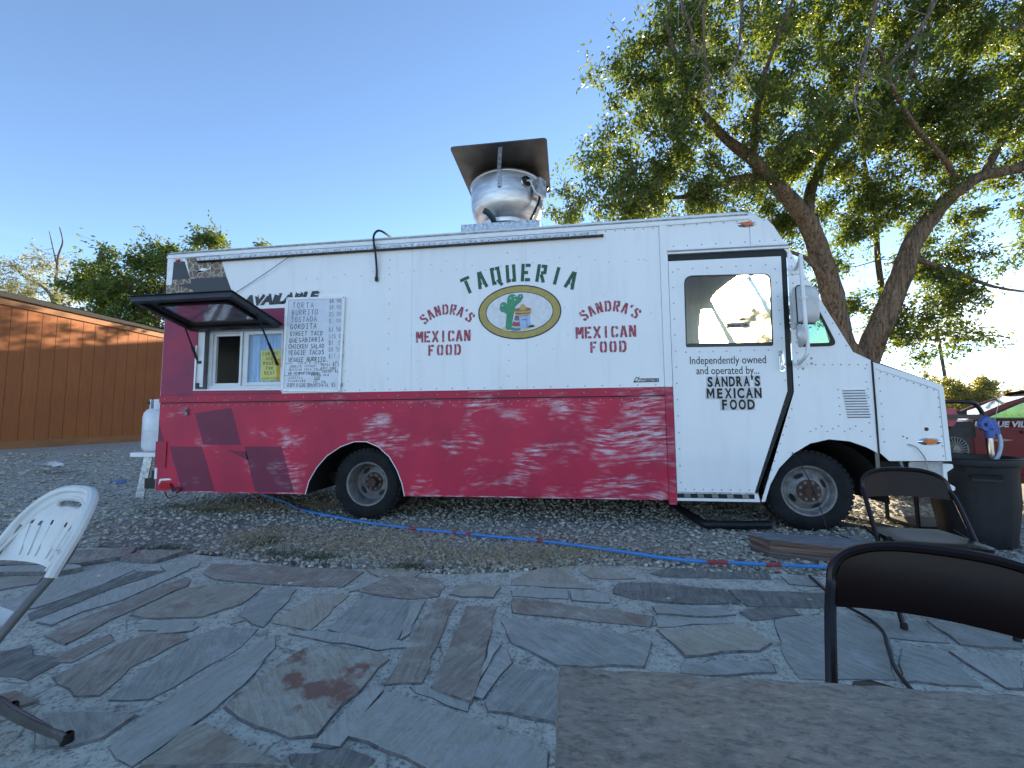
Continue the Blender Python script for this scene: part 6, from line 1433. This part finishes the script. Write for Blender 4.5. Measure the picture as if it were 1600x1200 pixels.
# ================================================================== TREES
def build_tree(name, label, cat, limbs, lobes, leafm, barkm, nclus, nleaf, lsize, crad, group=None, tipr=.004, droop=.35, seed=1, bare=0):
    rg = np.random.default_rng(seed); rd = random.Random(seed)
    base = Vector(limbs[0][0][:3]); base.z = gz(base.x, base.y)-.05
    t = empty(name, label, cat, group, tuple(base))
    nodes = []; mb = MB()
    for li, lm in enumerate(limbs):
        pts = smooth_path([p[:3] for p in lm], 5); k = len(pts); rr = []
        for i in range(k):
            u = i/(k-1)*(len(lm)-1); a = min(int(u), len(lm)-2); rr.append(lm[a][3]+(lm[a+1][3]-lm[a][3])*(u-a))
        big = max(rr) > .08; n = 14 if big else 7
        k0 = len(mb.v); mb.tube([p-base for p in pts], rr, n)
        if big:     # gnarled bark: push the surface in and out
            for i in range(k0, k0+k*n):
                v_ = Vector(mb.v[i]); ring = (i-k0)//n; c_ = pts[ring]-base; d = v_-c_
                f = 1+.16*mnoise.noise((v_.x*5, v_.y*5, v_.z*1.6))+.10*mnoise.noise((v_.x*13, v_.y*13, v_.z*3)); mb.v[i] = tuple(c_+d*f)
        nodes += [(p, r) for p, r in zip(pts, rr)][(k//3 if li < 2 else 1):]
    w_ = np.array([l[3]**2.2*l[4] for l in lobes]); w_ /= w_.sum(); cl = []
    for i in rg.choice(len(lobes), nclus, p=w_):
        x, y, z, r, _ = lobes[i]; d = rg.normal(size=3); d /= np.linalg.norm(d); cl.append(np.array((x, y, z))+d*r*(rg.random()**.45)*.95)
    P_ = np.array([tuple(n[0]) for n in nodes]); Rr = np.array([n[1] for n in nodes])
    dd = [np.min(np.linalg.norm(P_-c, axis=1)) for c in cl]; LP = []; LD = []
    for ci in np.argsort(dd):
        c = cl[ci]; dist = np.linalg.norm(P_-c, axis=1); j = int(np.argmin(dist+.0)); a = Vector(P_[j]); b_ = Vector(c); L_ = dist[j]
        r0 = min(Rr[j]*.7, .006+.014*L_); side = Vector((rd.gauss(0, 1), rd.gauss(0, 1), rd.gauss(.4, 1)))*.12*L_
        m1, m2_ = a.lerp(b_, .35)+side, a.lerp(b_, .7)+side*.8
        pts = [a, m1, m2_, b_]; rr = [r0, r0*.75, r0*.5, max(tipr, r0*.25)]
        mb.tube([p-base for p in pts], rr, 5, False)
        P_ = np.vstack([P_, [tuple(m1), tuple(m2_), tuple(b_)]]); Rr = np.concatenate([Rr, rr[1:]])
        # twig spray
        for q in range(5):
            e = b_+Vector((rd.gauss(0, 1), rd.gauss(0, 1), rd.gauss(-.1, .8)))*crad*.8
            mb.tube([m2_-base if q == 0 else b_-base, (b_+e)*.5-base+Vector((rd.gauss(0, .04), rd.gauss(0, .04), .03)), e-base], [tipr*1.1, tipr*.9, tipr*.6], 4, False)
            k_ = nleaf//5
            u = rg.random((k_, 1)); pp = np.array(tuple(b_))*(1-u)+np.array(tuple(e))*u+rg.normal(size=(k_, 3))*crad*.24
            LP.append(pp); dv_ = np.array(tuple((e-b_).normalized()))[None]*.6+rg.normal(size=(k_, 3))*.7; dv_[:, 2] -= droop; LD.append(dv_)
    o = mb.build('trunk', barkm, t, True, angle=70)
    LP = np.vstack(LP); LD = np.vstack(LD); n = len(LP)
    LD /= np.linalg.norm(LD, axis=1)[:, None]; s = np.cross(LD, rg.normal(size=(n, 3))); s /= np.linalg.norm(s, axis=1)[:, None]
    nrm = np.cross(LD, s); ln = lsize*(.6+.8*rg.random((n, 1))); wd = ln*.46
    p0 = LP-np.array(tuple(base)); v_ = np.stack([p0, p0+LD*ln*.45+s*wd*.5+nrm*wd*.12, p0+LD*ln, p0+LD*ln*.45-s*wd*.5+nrm*wd*.12], 1).reshape(-1, 3)
    f_ = np.arange(n*4).reshape(-1, 4)
    tag(np_mesh('crown', v_, f_, leafm, t), kind='stuff')
    return t, base
LEAF = mat_leaf('elm leaves', (.055, .092, .038), (.080, .120, .046), (.15, .175, .060), .55)
LEAF2 = mat_leaf('dark tree leaves', (.075, .125, .045), (.11, .16, .055), (.17, .20, .07), .46)
LEAF3 = mat_leaf('pale olive leaves', (.20, .22, .15), (.28, .29, .20), (.36, .34, .24), .35)
LEAF4 = mat_leaf('scrub leaves', (.14, .16, .055), (.22, .21, .08), (.33, .28, .12), .5)
BARK = mat_bark('furrowed bark', (.19, .13, .085), (.33, .25, .175)); BARK2 = mat_bark('grey bark', (.17, .145, .12), (.27, .24, .21))
limb_left =[(6.33,5.34,-0.12,0.271),(6.23,5.23,1.14,0.254),(6.02,5.14,1.93,0.246),(5.61,4.92,2.71,0.211),(5.34,4.70,3.72,0.200),(5.09,4.52,4.32,0.182),(4.83,4.34,4.85,0.164),(4.44,4.06,5.19,0.145),(3.86,3.75,5.59,0.112),(3.48,3.48,5.81,0.105),(2.80,3.06,6.07,0.076),(2.26,2.66,6.41,0.057),(1.90,2.36,6.99,0.039),(1.66,2.08,7.52,0.027)]
limb_b1 =[(3.86,3.75,5.59,0.099),(3.25,3.76,5.61,0.077),(2.80,3.81,5.51,0.055),(2.21,3.85,5.39,0.042),(1.24,3.80,5.58,0.028)]
limb_b2 =[(4.80,4.32,4.98,0.102),(5.11,4.71,5.76,0.109),(5.63,5.11,6.67,0.093),(6.33,5.44,7.57,0.080),(7.35,5.80,8.51,0.066),(8.27,6.04,9.56,0.057),(9.07,6.24,10.95,0.046),(9.41,6.16,12.48,0.035)]
limb_right =[(6.12,5.52,-0.14,0.269),(6.10,5.41,1.14,0.252),(6.25,5.36,2.02,0.243),(6.64,5.22,3.14,0.216),(6.95,5.10,3.97,0.197),(7.13,4.97,4.62,0.178),(7.41,4.87,5.07,0.152),(7.63,4.67,5.41,0.125),(8.05,4.50,5.70,0.099),(8.57,4.36,5.75,0.090),(9.16,4.11,6.16,0.061),(9.69,3.82,6.83,0.033)]
limb_b3 =[(7.62,4.67,5.33,0.076),(7.51,4.43,5.66,0.060),(7.07,4.05,5.84,0.049),(6.16,3.41,6.08,0.037),(5.26,2.66,6.38,0.027),(4.76,2.17,6.63,0.018)]
limb_b4 =[(8.05,4.50,5.65,0.074),(9.01,4.82,7.09,0.062),(9.75,5.11,8.49,0.050),(10.51,5.47,10.36,0.036)]
limb_thin =[(7.42,6.26,2.91,0.078),(7.35,6.19,3.65,0.066),(7.22,6.09,4.68,0.061),(7.18,6.00,5.71,0.050),(7.02,5.91,6.59,0.039),(6.82,5.80,7.63,0.028)]
limb_b5 =[(3.48,3.48,5.81,0.066),(3.27,2.81,6.18,0.048),(3.15,2.17,6.43,0.033),(3.24,1.74,6.83,0.024),(3.36,1.42,7.23,0.016)]
limb_b6 =[(5.34,4.70,3.72,0.068),(4.70,4.18,4.09,0.046),(4.25,3.91,4.19,0.031)]
limb_b7 =[(7.18,5.10,4.36,0.060),(7.81,4.91,3.92,0.043),(8.25,4.70,3.56,0.028),(8.76,4.58,3.38,0.018)]
MAIN_LOBES = [(1.41,2.98,7.26,0.81,1.00),(0.87,2.99,6.23,0.83,1.00),(0.52,3.11,5.48,0.68,1.00),(1.51,3.22,5.71,0.99,1.00),(1.97,2.72,7.67,0.83,1.00),(2.16,2.64,6.41,0.97,1.00),(1.31,3.95,5.06,0.89,1.00),(2.55,3.79,5.45,1.05,1.00),(2.84,2.49,6.98,0.99,1.00),(3.53,3.05,6.11,1.05,1.00),(2.95,2.57,8.65,0.97,1.00),(4.39,3.34,7.81,1.21,1.00),(4.87,3.29,9.18,1.21,1.00),(4.90,3.79,6.76,1.14,1.00),(5.76,3.54,7.57,1.21,1.00),(5.62,2.92,8.74,1.18,1.00),(5.99,4.16,6.53,1.05,1.00),(7.15,4.48,6.91,1.07,1.00),(7.13,3.70,7.78,1.21,1.00),(7.01,3.10,8.83,1.18,1.00),(8.32,4.44,6.88,1.05,1.00),(8.83,4.40,8.22,1.17,1.00),(9.39,4.66,5.89,1.17,0.80),(8.74,4.84,5.13,0.76,0.80),(7.39,4.90,5.95,0.85,0.90),(6.44,5.29,5.84,0.83,0.90),(6.28,5.65,4.79,0.79,0.80),(4.94,5.05,6.26,0.83,1.00),(7.27,5.64,5.37,0.78,0.70),(7.92,5.59,4.44,0.76,0.75),(7.99,5.16,3.60,0.78,0.75),(7.28,5.22,2.97,0.74,0.80),(8.36,5.05,4.34,0.70,0.70),(8.03,5.35,5.17,0.68,0.70),(8.14,5.14,2.92,0.52,0.50),(7.24,6.01,3.16,0.72,0.80),(7.86,5.34,2.51,0.42,0.80),(7.40,5.70,2.24,0.33,0.80),(6.53,6.08,3.65,0.71,0.90),(8.99,4.76,4.05,0.43,0.50),(8.36,5.05,3.15,0.33,0.50),(8.18,4.32,3.09,0.16,0.50),(4.19,5.20,3.09,0.58,1.20),(3.63,5.16,2.68,0.39,1.20),(10.04,4.62,7.48,1.35,1.00),(4.78,5.11,5.30,0.69,0.90),(-0.01,3.47,5.17,0.37,0.80),(5.40,5.67,4.33,0.65,0.90),(4.10,4.98,5.72,0.76,1.00)]
T2 = [(-20.13,10.77,6.76,1.05,1.00),(-18.76,10.94,7.03,1.52,1.00),(-17.58,11.00,8.26,0.78,1.00),(-17.96,11.18,5.36,1.88,1.00),(-16.73,11.68,7.46,1.57,1.00),(-19.90,10.96,4.83,1.33,1.00),(-20.80,10.59,8.01,0.33,1.00),(-17.49,10.97,8.78,0.28,1.00),(-16.14,12.12,9.31,0.41,1.00),(-15.56,12.21,9.07,0.41,1.00),(-16.42,11.61,8.87,0.46,1.00),(-16.95,11.37,8.37,0.62,1.00),(-13.97,12.43,9.00,0.23,1.00),(-19.29,10.81,7.72,0.33,1.00)]
T3 = [(-31.30,15.17,9.07,1.55,0.60),(-29.74,15.28,10.35,0.96,0.50),(-28.95,15.43,9.79,0.66,0.50),(-28.68,15.57,8.50,0.81,0.50),(-31.75,14.99,10.55,0.89,0.40),(-30.34,15.39,7.96,1.48,0.60),(-32.17,15.14,7.98,1.48,0.50)]
T3a =[(-28.88,16.08,1.69,0.222),(-29.03,15.77,5.37,0.166),(-29.28,15.56,7.58,0.129),(-29.63,15.44,8.51,0.092),(-30.32,15.30,9.07,0.065),(-31.04,15.18,9.44,0.048),(-31.86,14.99,10.37,0.030)]
T3b =[(-29.28,15.56,7.58,0.092),(-29.25,15.45,9.06,0.074),(-29.08,15.35,10.53,0.055),(-28.81,15.32,11.45,0.037),(-28.97,15.23,12.29,0.022)]
T3c =[(-29.09,15.41,9.79,0.044),(-29.36,15.27,11.08,0.030),(-29.56,15.16,12.08,0.018)]
T3d =[(-29.42,15.51,7.95,0.055),(-28.67,15.52,9.05,0.037),(-28.43,15.50,9.79,0.022)]
T2a =[(-17.94,11.66,-0.71,0.305),(-17.93,11.40,2.60,0.263),(-18.11,11.20,4.81,0.208),(-18.62,10.98,6.75,0.125),(-19.30,10.82,7.58,0.055)]
T2b =[(-18.04,11.25,4.26,0.166),(-17.40,11.18,6.19,0.111),(-17.04,11.10,7.84,0.069),(-17.49,10.97,8.78,0.028)]
T2c =[(-18.00,11.30,3.71,0.166),(-16.66,11.66,6.57,0.113),(-16.13,11.99,8.42,0.058),(-16.08,12.12,9.37,0.029)]
T2d =[(-18.05,11.27,3.98,0.125),(-19.61,10.95,5.38,0.083),(-20.13,10.77,6.76,0.055),(-20.88,10.57,8.09,0.028)]
twigs1 =[(2.17,1.83,7.71,0.029),(2.15,1.82,6.65,0.019),(2.18,1.86,6.17,0.014),(2.25,1.88,5.98,0.010)]
twigs2 =[(1.81,1.89,7.72,0.025),(2.04,1.97,7.03,0.017),(2.13,2.02,6.54,0.012)]
twigs3 =[(2.66,1.62,7.38,0.023),(2.60,1.67,6.65,0.016),(2.52,1.70,6.19,0.009)]
twigs4 =[(4.24,1.37,6.84,0.025),(4.06,1.41,6.00,0.017),(3.88,1.44,5.32,0.008)]
near =[(5.79,0.73,6.01,0.035),(5.13,0.49,5.40,0.024),(4.72,0.36,5.14,0.013)]
near2 =[(4.78,0.95,6.61,0.035),(4.21,0.75,5.66,0.022),(3.82,0.64,5.20,0.014),(3.53,0.52,4.94,0.007)]
near3 =[(4.21,0.75,5.66,0.018),(4.04,0.67,5.13,0.014),(3.84,0.57,4.83,0.007)]
near4 =[(4.06,1.41,6.00,0.017),(3.57,0.91,5.09,0.012),(3.42,0.82,4.78,0.008)]

mt_, mbase = build_tree('elm_tree', 'big leafy elm tree with two leaning trunks rising behind the truck cab', 'tree',
    [limb_left, limb_right, limb_b1, limb_b2, limb_b3, limb_b4, limb_b5, limb_b6, limb_b7, limb_thin, twigs1, twigs2, twigs3, twigs4, near, near2],
    MAIN_LOBES, LEAF, BARK, 840, 225, .078, .30, droop=.5, seed=4)
# bare dead twigs hanging in the top of the elm
DEAD = simple('dead grey twigs', (.30, .26, .22), .9, 0, .2, 20); mb = MB(); rd = random.Random(12)
for s in (twigs1, twigs2, twigs3, twigs4):
    P0 = smooth_path([p[:3] for p in s], 5)
    mb = MB()
    mb.tube([p-mbase for p in P0], [.014*(1-.8*i/len(P0)) for i in range(len(P0))], 5)
    for q in range(22):
        p = rd.choice(P0); d = Vector((rd.gauss(0, .3), rd.gauss(0, .3), -rd.uniform(.2, 1.0))); l_ = rd.uniform(.25, .8)
        mb.tube([p-mbase, p+d*l_*.5+Vector((rd.gauss(0, .05), 0, 0))-mbase, p+d*l_+Vector((rd.gauss(0, .09), rd.gauss(0, .05), 0))-mbase], [.006, .0045, .003], 4)
    mb.build('dead_twig', DEAD, mt_)
# the nearest sprays of larger leaves, one leaf at a time
mb = MB(); rd = random.Random(21); lm = bpy.data.meshes.new('leaf')
vs = [(0, 0, 0), (.014, .02, .003), (.019, .042, .003), (.012, .066, .001), (0, .088, -.004), (-.012, .066, .001), (-.019, .042, .003), (-.014, .02, .003), (0, .042, -.003)]
lm.from_pydata(vs, [], [(0, 1, 8), (1, 2, 8), (2, 3, 8), (3, 4, 8), (4, 5, 8), (5, 6, 8), (6, 7, 8), (7, 0, 8)]); lm.shade_smooth()
LEAFN = mat_leaf('near elm leaves', (.045, .085, .018), (.06, .11, .022), (.09, .14, .03), .5); lm.materials.append(LEAFN)
br = MB(); leaves = []
for s, cnt in ((near, 46), (near2, 40), (near3, 26), (near4, 26)):
    P0 = smooth_path([p[:3] for p in s], 6); br.tube([p-mbase for p in P0], [max(.003, .016*(1-i/len(P0))) for i in range(len(P0))], 6)
    for q in range(cnt):
        i = rd.randrange(len(P0)//3, len(P0)-1); p = P0[i]; d = (P0[i+1]-P0[i]).normalized()
        e = p+Vector((rd.gauss(0, .13), rd.gauss(0, .13), -abs(rd.gauss(.02, .09)))); br.tube([p-mbase, (p+e)/2-mbase+Vector((0, 0, .01)), e-mbase], [.003, .0025, .0018], 4)
        leaves.append((e, d))
bo = br.build('branch', BARK, mt_, True)
for e, d in leaves:
    o = bpy.data.objects.new('leaf', lm); COL.objects.link(o); o.parent = bo; o.location = e-mbase
    v_ = (d*.4+Vector((rd.gauss(0, .5), rd.gauss(0, .5), -.6+rd.gauss(0, .3)))).normalized()
    o.rotation_euler = (v_.to_track_quat('Y', 'Z').to_matrix() @ Matrix.Rotation(rd.uniform(-1.2, 1.2), 3, 'Y')).to_euler(); k_ = rd.uniform(.7, 1.15); o.scale = (k_, k_, k_)
build_tree('leafy_tree', 'dense dark green tree rising behind the end of the orange building', 'tree', [T2a, T2b, T2c, T2d], T2, LEAF2, BARK, 190, 200, .15, .42, seed=5, tipr=.006)
build_tree('sparse_tree', 'sparse pale tree with bare grey branches beyond the orange building', 'tree', [T3a, T3b, T3c, T3d], T3, LEAF3, BARK2, 95, 80, .13, .5, seed=6, tipr=.009)
# unseen tree added behind the truck to dapple the light on the boards
for k_, (x, y, h) in enumerate(((-9.6, 17.5, 9.0),)):
    z0 = gz(x, y)
    build_tree('yard_tree', ['tall open crowned tree behind the truck near the barn'][k_], 'tree', [[(x, y, z0-.1, .16), (x+.1, y, z0+1.8, .13), (x+.2, y+.1, h*.6, .08), (x+.1, y, h*.9, .03)], [(x, y, 2.0, .1), (x-.8, y, 3.4, .06), (x-1.3, y+.2, h*.66, .03)], [(x+.1, y, 2.4, .09), (x+1.0, y, 3.8, .05), (x+1.5, y, h*.7, .02)]],
        [(x, y, h*.75, 1.3, .7), (x-1.3, y, h*.62, 1.0, .6), (x+1.4, y, h*.62, 1.0, .6)], LEAF2, BARK, 34, 150, .13, .4, seed=30+k_)
# scrub trees beyond the car park
sc = [(26.0, 27.5, 3.6, 1.7, 'rounded olive green scrub tree right behind the utility pole'), (37.5, 35.5, 4.0, 2.2, 'wide flat topped scrub tree above the red car'), (44.0, 37.5, 4.2, 2.0, 'olive scrub tree at the far right edge above the red car'), (31, 35, 4.6, 1.6, 'thin twiggy scrub tree with bare top branches beside the pole')]
for k_, (x, y, h, r, lab) in enumerate(sc):
    z0 = gz(x, y)
    lobes = [(x+random.uniform(-r, r)*.8, y+random.uniform(-r, r)*.8, z0+h*random.uniform(.45, .82), r*random.uniform(.4, .6), 1) for i in range(7)]
    build_tree('scrub_tree', lab, 'tree', [[(x, y, z0-.1, .12), (x+.1, y, z0+h*.35, .09), (x+.3, y, z0+h*.8, .04), (x+.4, y, z0+h*1.12, .012)], [(x, y, z0+.3, .08), (x-.7, y, z0+h*.5, .05), (x-1.2, y, z0+h*.95, .012)], [(x, y, z0+.3, .08), (x+.9, y, z0+h*.5, .04), (x+1.5, y, z0+h*.9, .012)]], lobes, LEAF4, BARK2, 80 if k_ < 3 else 30, 120, .17, .4, 'scrub trees beyond the parked car', seed=50+k_, tipr=.012)
for k_, (x, y, h, r) in enumerate(((.35, 4.1, 1.1, .75), (1.25, 3.9, 1.05, .7), (2.9, 4.0, 1.1, .75), (-.6, 4.2, 1.0, .75), (2.1, 4.1, 1.15, .7))):  # unseen low bushes added to shade the ground beneath the truck
    z0 = gz(x, y); build_tree('shrub', ['low green shrub behind the middle of the truck', 'low green shrub behind the truck cab door', 'low green shrub behind the truck front wheel', 'low green shrub behind the middle of the truck, left of the others', 'low green shrub behind the truck cab, beside the one at the door'][k_], 'shrub', [[(x, y, z0, .03), (x, y, z0+h*.5, .02), (x, y, z0+h*.85, .01)], [(x, y, z0, .02), (x+.3, y, z0+h*.7, .01)], [(x, y, z0, .02), (x-.3, y, z0+h*.7, .01)]],
        [(x+dx, y, z0+h*q, r*.55, 1) for dx in (-.6, -.2, .25, .6) for q in (.3, .65)], LEAF2, BARK, 80, 90, .085, .25, 'low shrubs behind the truck', seed=70+k_)
def tuft_cloud(name, centres, n, size, hgt, m, seed, lean=.5, wide=.1):
    rg = np.random.default_rng(seed); C_ = np.array(centres); i = rg.integers(0, len(C_), n)
    p = C_[i, :3]+rg.normal(size=(n, 3))*C_[i, 3:4]*np.array((1, 1, 0)); 
    for j in range(n): p[j, 2] = gz(p[j, 0], p[j, 1])-.01
    d = rg.normal(size=(n, 3))*lean; d[:, 2] = 1; h = hgt*(.4+.8*rg.random((n, 1))); a = rg.random(n)*6.283; s = np.stack([np.cos(a), np.sin(a), 0*a], 1)*size*.5
    v_ = np.stack([p-s, p+s, p+d*h*.55+s*.6, p+d*h+rg.normal(size=(n, 3))*h*.15, p+d*h*.55-s*.6], 1).reshape(-1, 3); k = np.arange(n)*5
    f_ = np.vstack([np.stack([k, k+1, k+2, k+4], 1)]); me = np_mesh(name, v_, np.vstack([f_, np.stack([k+4, k+2, k+3, k+3], 1)])[:, :] if False else f_, m)
    return me
SCR = [(random.uniform(14, 70), random.uniform(18, 60), 0, .9) for i in range(240)]
scrub = MB(); rg = np.random.default_rng(3); VV = []
for x, y, z, r in SCR:
    n = 170; z0 = gz(x, y); d = rg.normal(size=(n, 3)); d /= np.linalg.norm(d, axis=1)[:, None]; d[:, 2] = abs(d[:, 2]); R_ = r*rg.uniform(.5, 1.1); p = np.array((x, y, z0))+d*R_*rg.random((n, 1))**.4*np.array((1, 1, .8))
    a = rg.normal(size=(n, 3)); a /= np.linalg.norm(a, axis=1)[:, None]; b_ = np.cross(a, rg.normal(size=(n, 3))); b_ /= np.linalg.norm(b_, axis=1)[:, None]
    VV.append(np.stack([p-a*.09, p+b_*.05, p+a*.09, p-b_*.05], 1).reshape(-1, 3))
VV = np.vstack(VV); tag(np_mesh('sagebrush', VV, np.arange(len(VV)).reshape(-1, 4), LEAF4), 'low yellow green sagebrush covering the ground beyond the car', 'shrubs', kind='stuff')

# gravel, dry grass and litter ----------------------------------------
ico_v = []; ph = (1+5**.5)/2
for a, b_ in ((1, ph), (-1, ph), (1, -ph), (-1, -ph)): ico_v += [(a, b_, 0), (0, a, b_), (b_, 0, a)]
ico_v = np.array(ico_v, float)/np.linalg.norm((1, ph))
ico_f = []
for i in range(12):
    for j in range(i+1, 12):
        for k in range(j+1, 12):
            if all(np.linalg.norm(ico_v[p]-ico_v[q]) < 1.1 for p, q in ((i, j), (j, k), (i, k))):
                nn_ = np.cross(ico_v[j]-ico_v[i], ico_v[k]-ico_v[i]); ico_f.append((i, j, k) if nn_ @ ico_v[i] > 0 else (i, k, j))
ico_f = np.array(ico_f)
rg = np.random.default_rng(9); pts = []
slab_ = [p for m_, p in STONES]
def blocked(x, y): return in_poly(x, y, PATIO) and rg.random() > .012 or in_poly(x, y, STONES[49][1]) and rg.random() > .004
while len(pts) < 30000:
    ang = rg.uniform(-.95, .95)-.13; d = 2.6*math.exp(rg.random()*1.75); x = math.sin(ang)*d; y = -4.39+math.cos(ang)*d
    if y < -1.75 or x > 6.5 or x < -13.8 or blocked(x, y): continue
    pts.append((x, y, d))
pts = np.array(pts); n = len(pts); Z = np.array([gz(x, y) for x, y, _ in pts])
sz = (.0075+.013*rg.random(n)**2.2)*(1+.10*(pts[:, 2]-3)); sc3 = sz[:, None]*np.stack([.8+.7*rg.random(n), .7+.5*rg.random(n), .45+.35*rg.random(n)], 1)
an = rg.random(n)*6.283; ca, sa = np.cos(an), np.sin(an); vv = ico_v[None]*(1+.22*rg.normal(size=(n, 12, 1)).clip(-1, 1))*sc3[:, None, :]
x = vv[..., 0]*ca[:, None]-vv[..., 1]*sa[:, None]; y = vv[..., 0]*sa[:, None]+vv[..., 1]*ca[:, None]
vv = np.stack([x+pts[:, 0:1], y+pts[:, 1:2], vv[..., 2]+(Z+sc3[:, 2]*.35-.004)[:, None]], -1).reshape(-1, 3)
ff = (ico_f[None]+np.arange(n)[:, None, None]*12).reshape(-1, 3)
PEB = mat_island('gravel stones', [(0, (0.250, 0.240, 0.202)), (.35, (0.437, 0.420, 0.353)), (.6, (0.541, 0.520, 0.430)), (.8, (0.478, 0.410, 0.292)), (.93, (0.645, 0.610, 0.499)), (1, (0.749, 0.710, 0.593))], .85)
tag(np_mesh('gravel', vv, ff, PEB), 'grey gravel stones covering the yard round the truck', 'gravel', kind='stuff')
def grass(name, label, centres, n, h, m, seed):
    rg = np.random.default_rng(seed); C_ = np.array(centres); i = rg.integers(0, len(C_), n); o = rg.normal(size=(n, 2))*C_[i, 2:4]; x = C_[i, 0]+o[:, 0]; y = C_[i, 1]+o[:, 1]
    z = np.array([gz(a, b_)+.0 for a, b_ in zip(x, y)]); p = np.stack([x, y, z], 1); d = rg.normal(size=(n, 3))*.75; d[:, 2] = .7; hh = h*(.3+.9*rg.random((n, 1))); a = rg.random(n)*6.283
    s = np.stack([np.cos(a), np.sin(a), 0*a], 1)*.0028; q = p+d*hh*.5
    v_ = np.stack([p-s, p+s, q+s*.7, p+d*hh+np.array((0, 0, -1))*hh*.25, q-s*.7], 1).reshape(-1, 3); k = np.arange(n)*5
    f_ = np.concatenate([np.stack([k, k+1, k+2, k+4], 1)]); g_ = np.stack([k+4, k+2, k+3], 1)
    me = bpy.data.meshes.new(name); me.from_pydata(v_.tolist(), [], f_.tolist()+g_.tolist()); me.materials.append(m); me.update()
    tag(new_obj(name, me), label, 'grass', kind='stuff')
DRY = mat_island('dry grass', [(0, (.38, .285, .15)), (.5, (.56, .43, .24)), (1, (.68, .56, .36))], .9); GRN = mat_island('green weeds', [(0, (.035, .06, .02)), (.6, (.06, .09, .03)), (1, (.12, .13, .05))], .8)
grass('dry_grass', 'dry straw coloured grass growing through the gravel along the paving', [(-2.0, -.85, .45, .2), (-1.2, -1.0, .5, .16), (-.5, -1.05, .4, .12), (-1.7, -.5, .5, .2), (-.1, -.85, .3, .12), (-2.9, -.7, .2, .2), (-3.6, .6, .6, .14), (-4.2, .35, .4, .1), (-3.1, .8, .8, .2), (3.1, .5, .5, .3), (2.9, 1.3, .8, .5)], 11000, .07, DRY, 4)
grass('weeds', 'small green weeds growing in the gravel and paving joints', [(-2.75, -.85, .1, .08), (-2.35, -1.15, .12, .05), (-2.0, -1.2, .08, .04), (-4.9, .4, .12, .05), (-4.3, .25, .1, .05), (-9.4, 2.3, .3, .12), (-5.6, 1.7, .2, .1), (-3.5, -1.13, .15, .04), (3.05, .75, .2, .1), (-1.2, -1.32, .1, .03)], 2200, .07, GRN, 5)
# weeds in the joints of the paving beyond the slab
mb = MB(); rd = random.Random(4); q = rpoly([(-.22, .0), (.22, -.02), (.16, .14), (.02, .19), (-.18, .12)], .04, 3); n = len(q)
x0, y0 = -10.2, 2.7
for s, z in ((1, 0), (.8, .05), (.45, .08)): mb.v += [(a*s, .12*b_+.08*s*math.sin(i), z+.02*rd.random()) for i, (a, b_) in enumerate(q)]
for k_ in range(2): mb.f += [(k_*n+i, k_*n+(i+1) % n, (k_+1)*n+(i+1) % n, (k_+1)*n+i) for i in range(n)]
mb.f.append(tuple(range(2*n, 3*n)))
tag(mb.build('plastic_bag', simple('white litter plastic', (.7, .7, .7), .4), None, loc=(x0, y0, gz(x0, y0)-.01)), 'crumpled white plastic scrap lying on the gravel by the orange building', 'litter')
mb = MB().box(-.2, .2, -.03, .03, 0, .03); mb.box(.1, .26, -.06, .02, .0, .05)
tag(mb.build('blue_scrap', simple('faded blue plastic', (.08, .17, .38), .5), None, loc=(-7.9, 2.0, gz(-7.9, 2.0)-.01)), 'small faded blue plastic scrap on the gravel', 'litter')
# black drip tray and hub of rubber under the chair
mb = MB(); q = rpoly([(2.55, .25), (3.3, .05), (3.6, .25), (3.55, .55), (2.75, .75)], .1, 4)
p = MB().plate(q, (), 0, .05); p2 = MB().plate(q, [[(3.08+(a-3.08)*.93, .38+(b_-.38)*.9) for a, b_ in q]], .05, .02)
for o_ in (p, p2): mb.add([(a, c_, gz(a, c_)-.02+b_) for a, b_, c_ in o_.v], [tuple(reversed(f_)) for f_ in o_.f])
tag(mb.build('drip_tray', simple('oily black tray', (.015, .016, .018), .3), None), 'shallow black drip tray lying under the truck nose', 'tray')
# thin black lead dangling over the front wheel
tag(MB().tube(smooth_path([(2.14, -.01, .75), (2.20, -.05, .62), (2.27, -.075, .42), (2.325, -.10, .18), (2.345, -.14, .06), (2.42, -.28, .03), (2.5, -.33, .02)]), .0045, 5).build('wire', BLACKP), 'thin black lead dangling over the front wheel', 'wire')
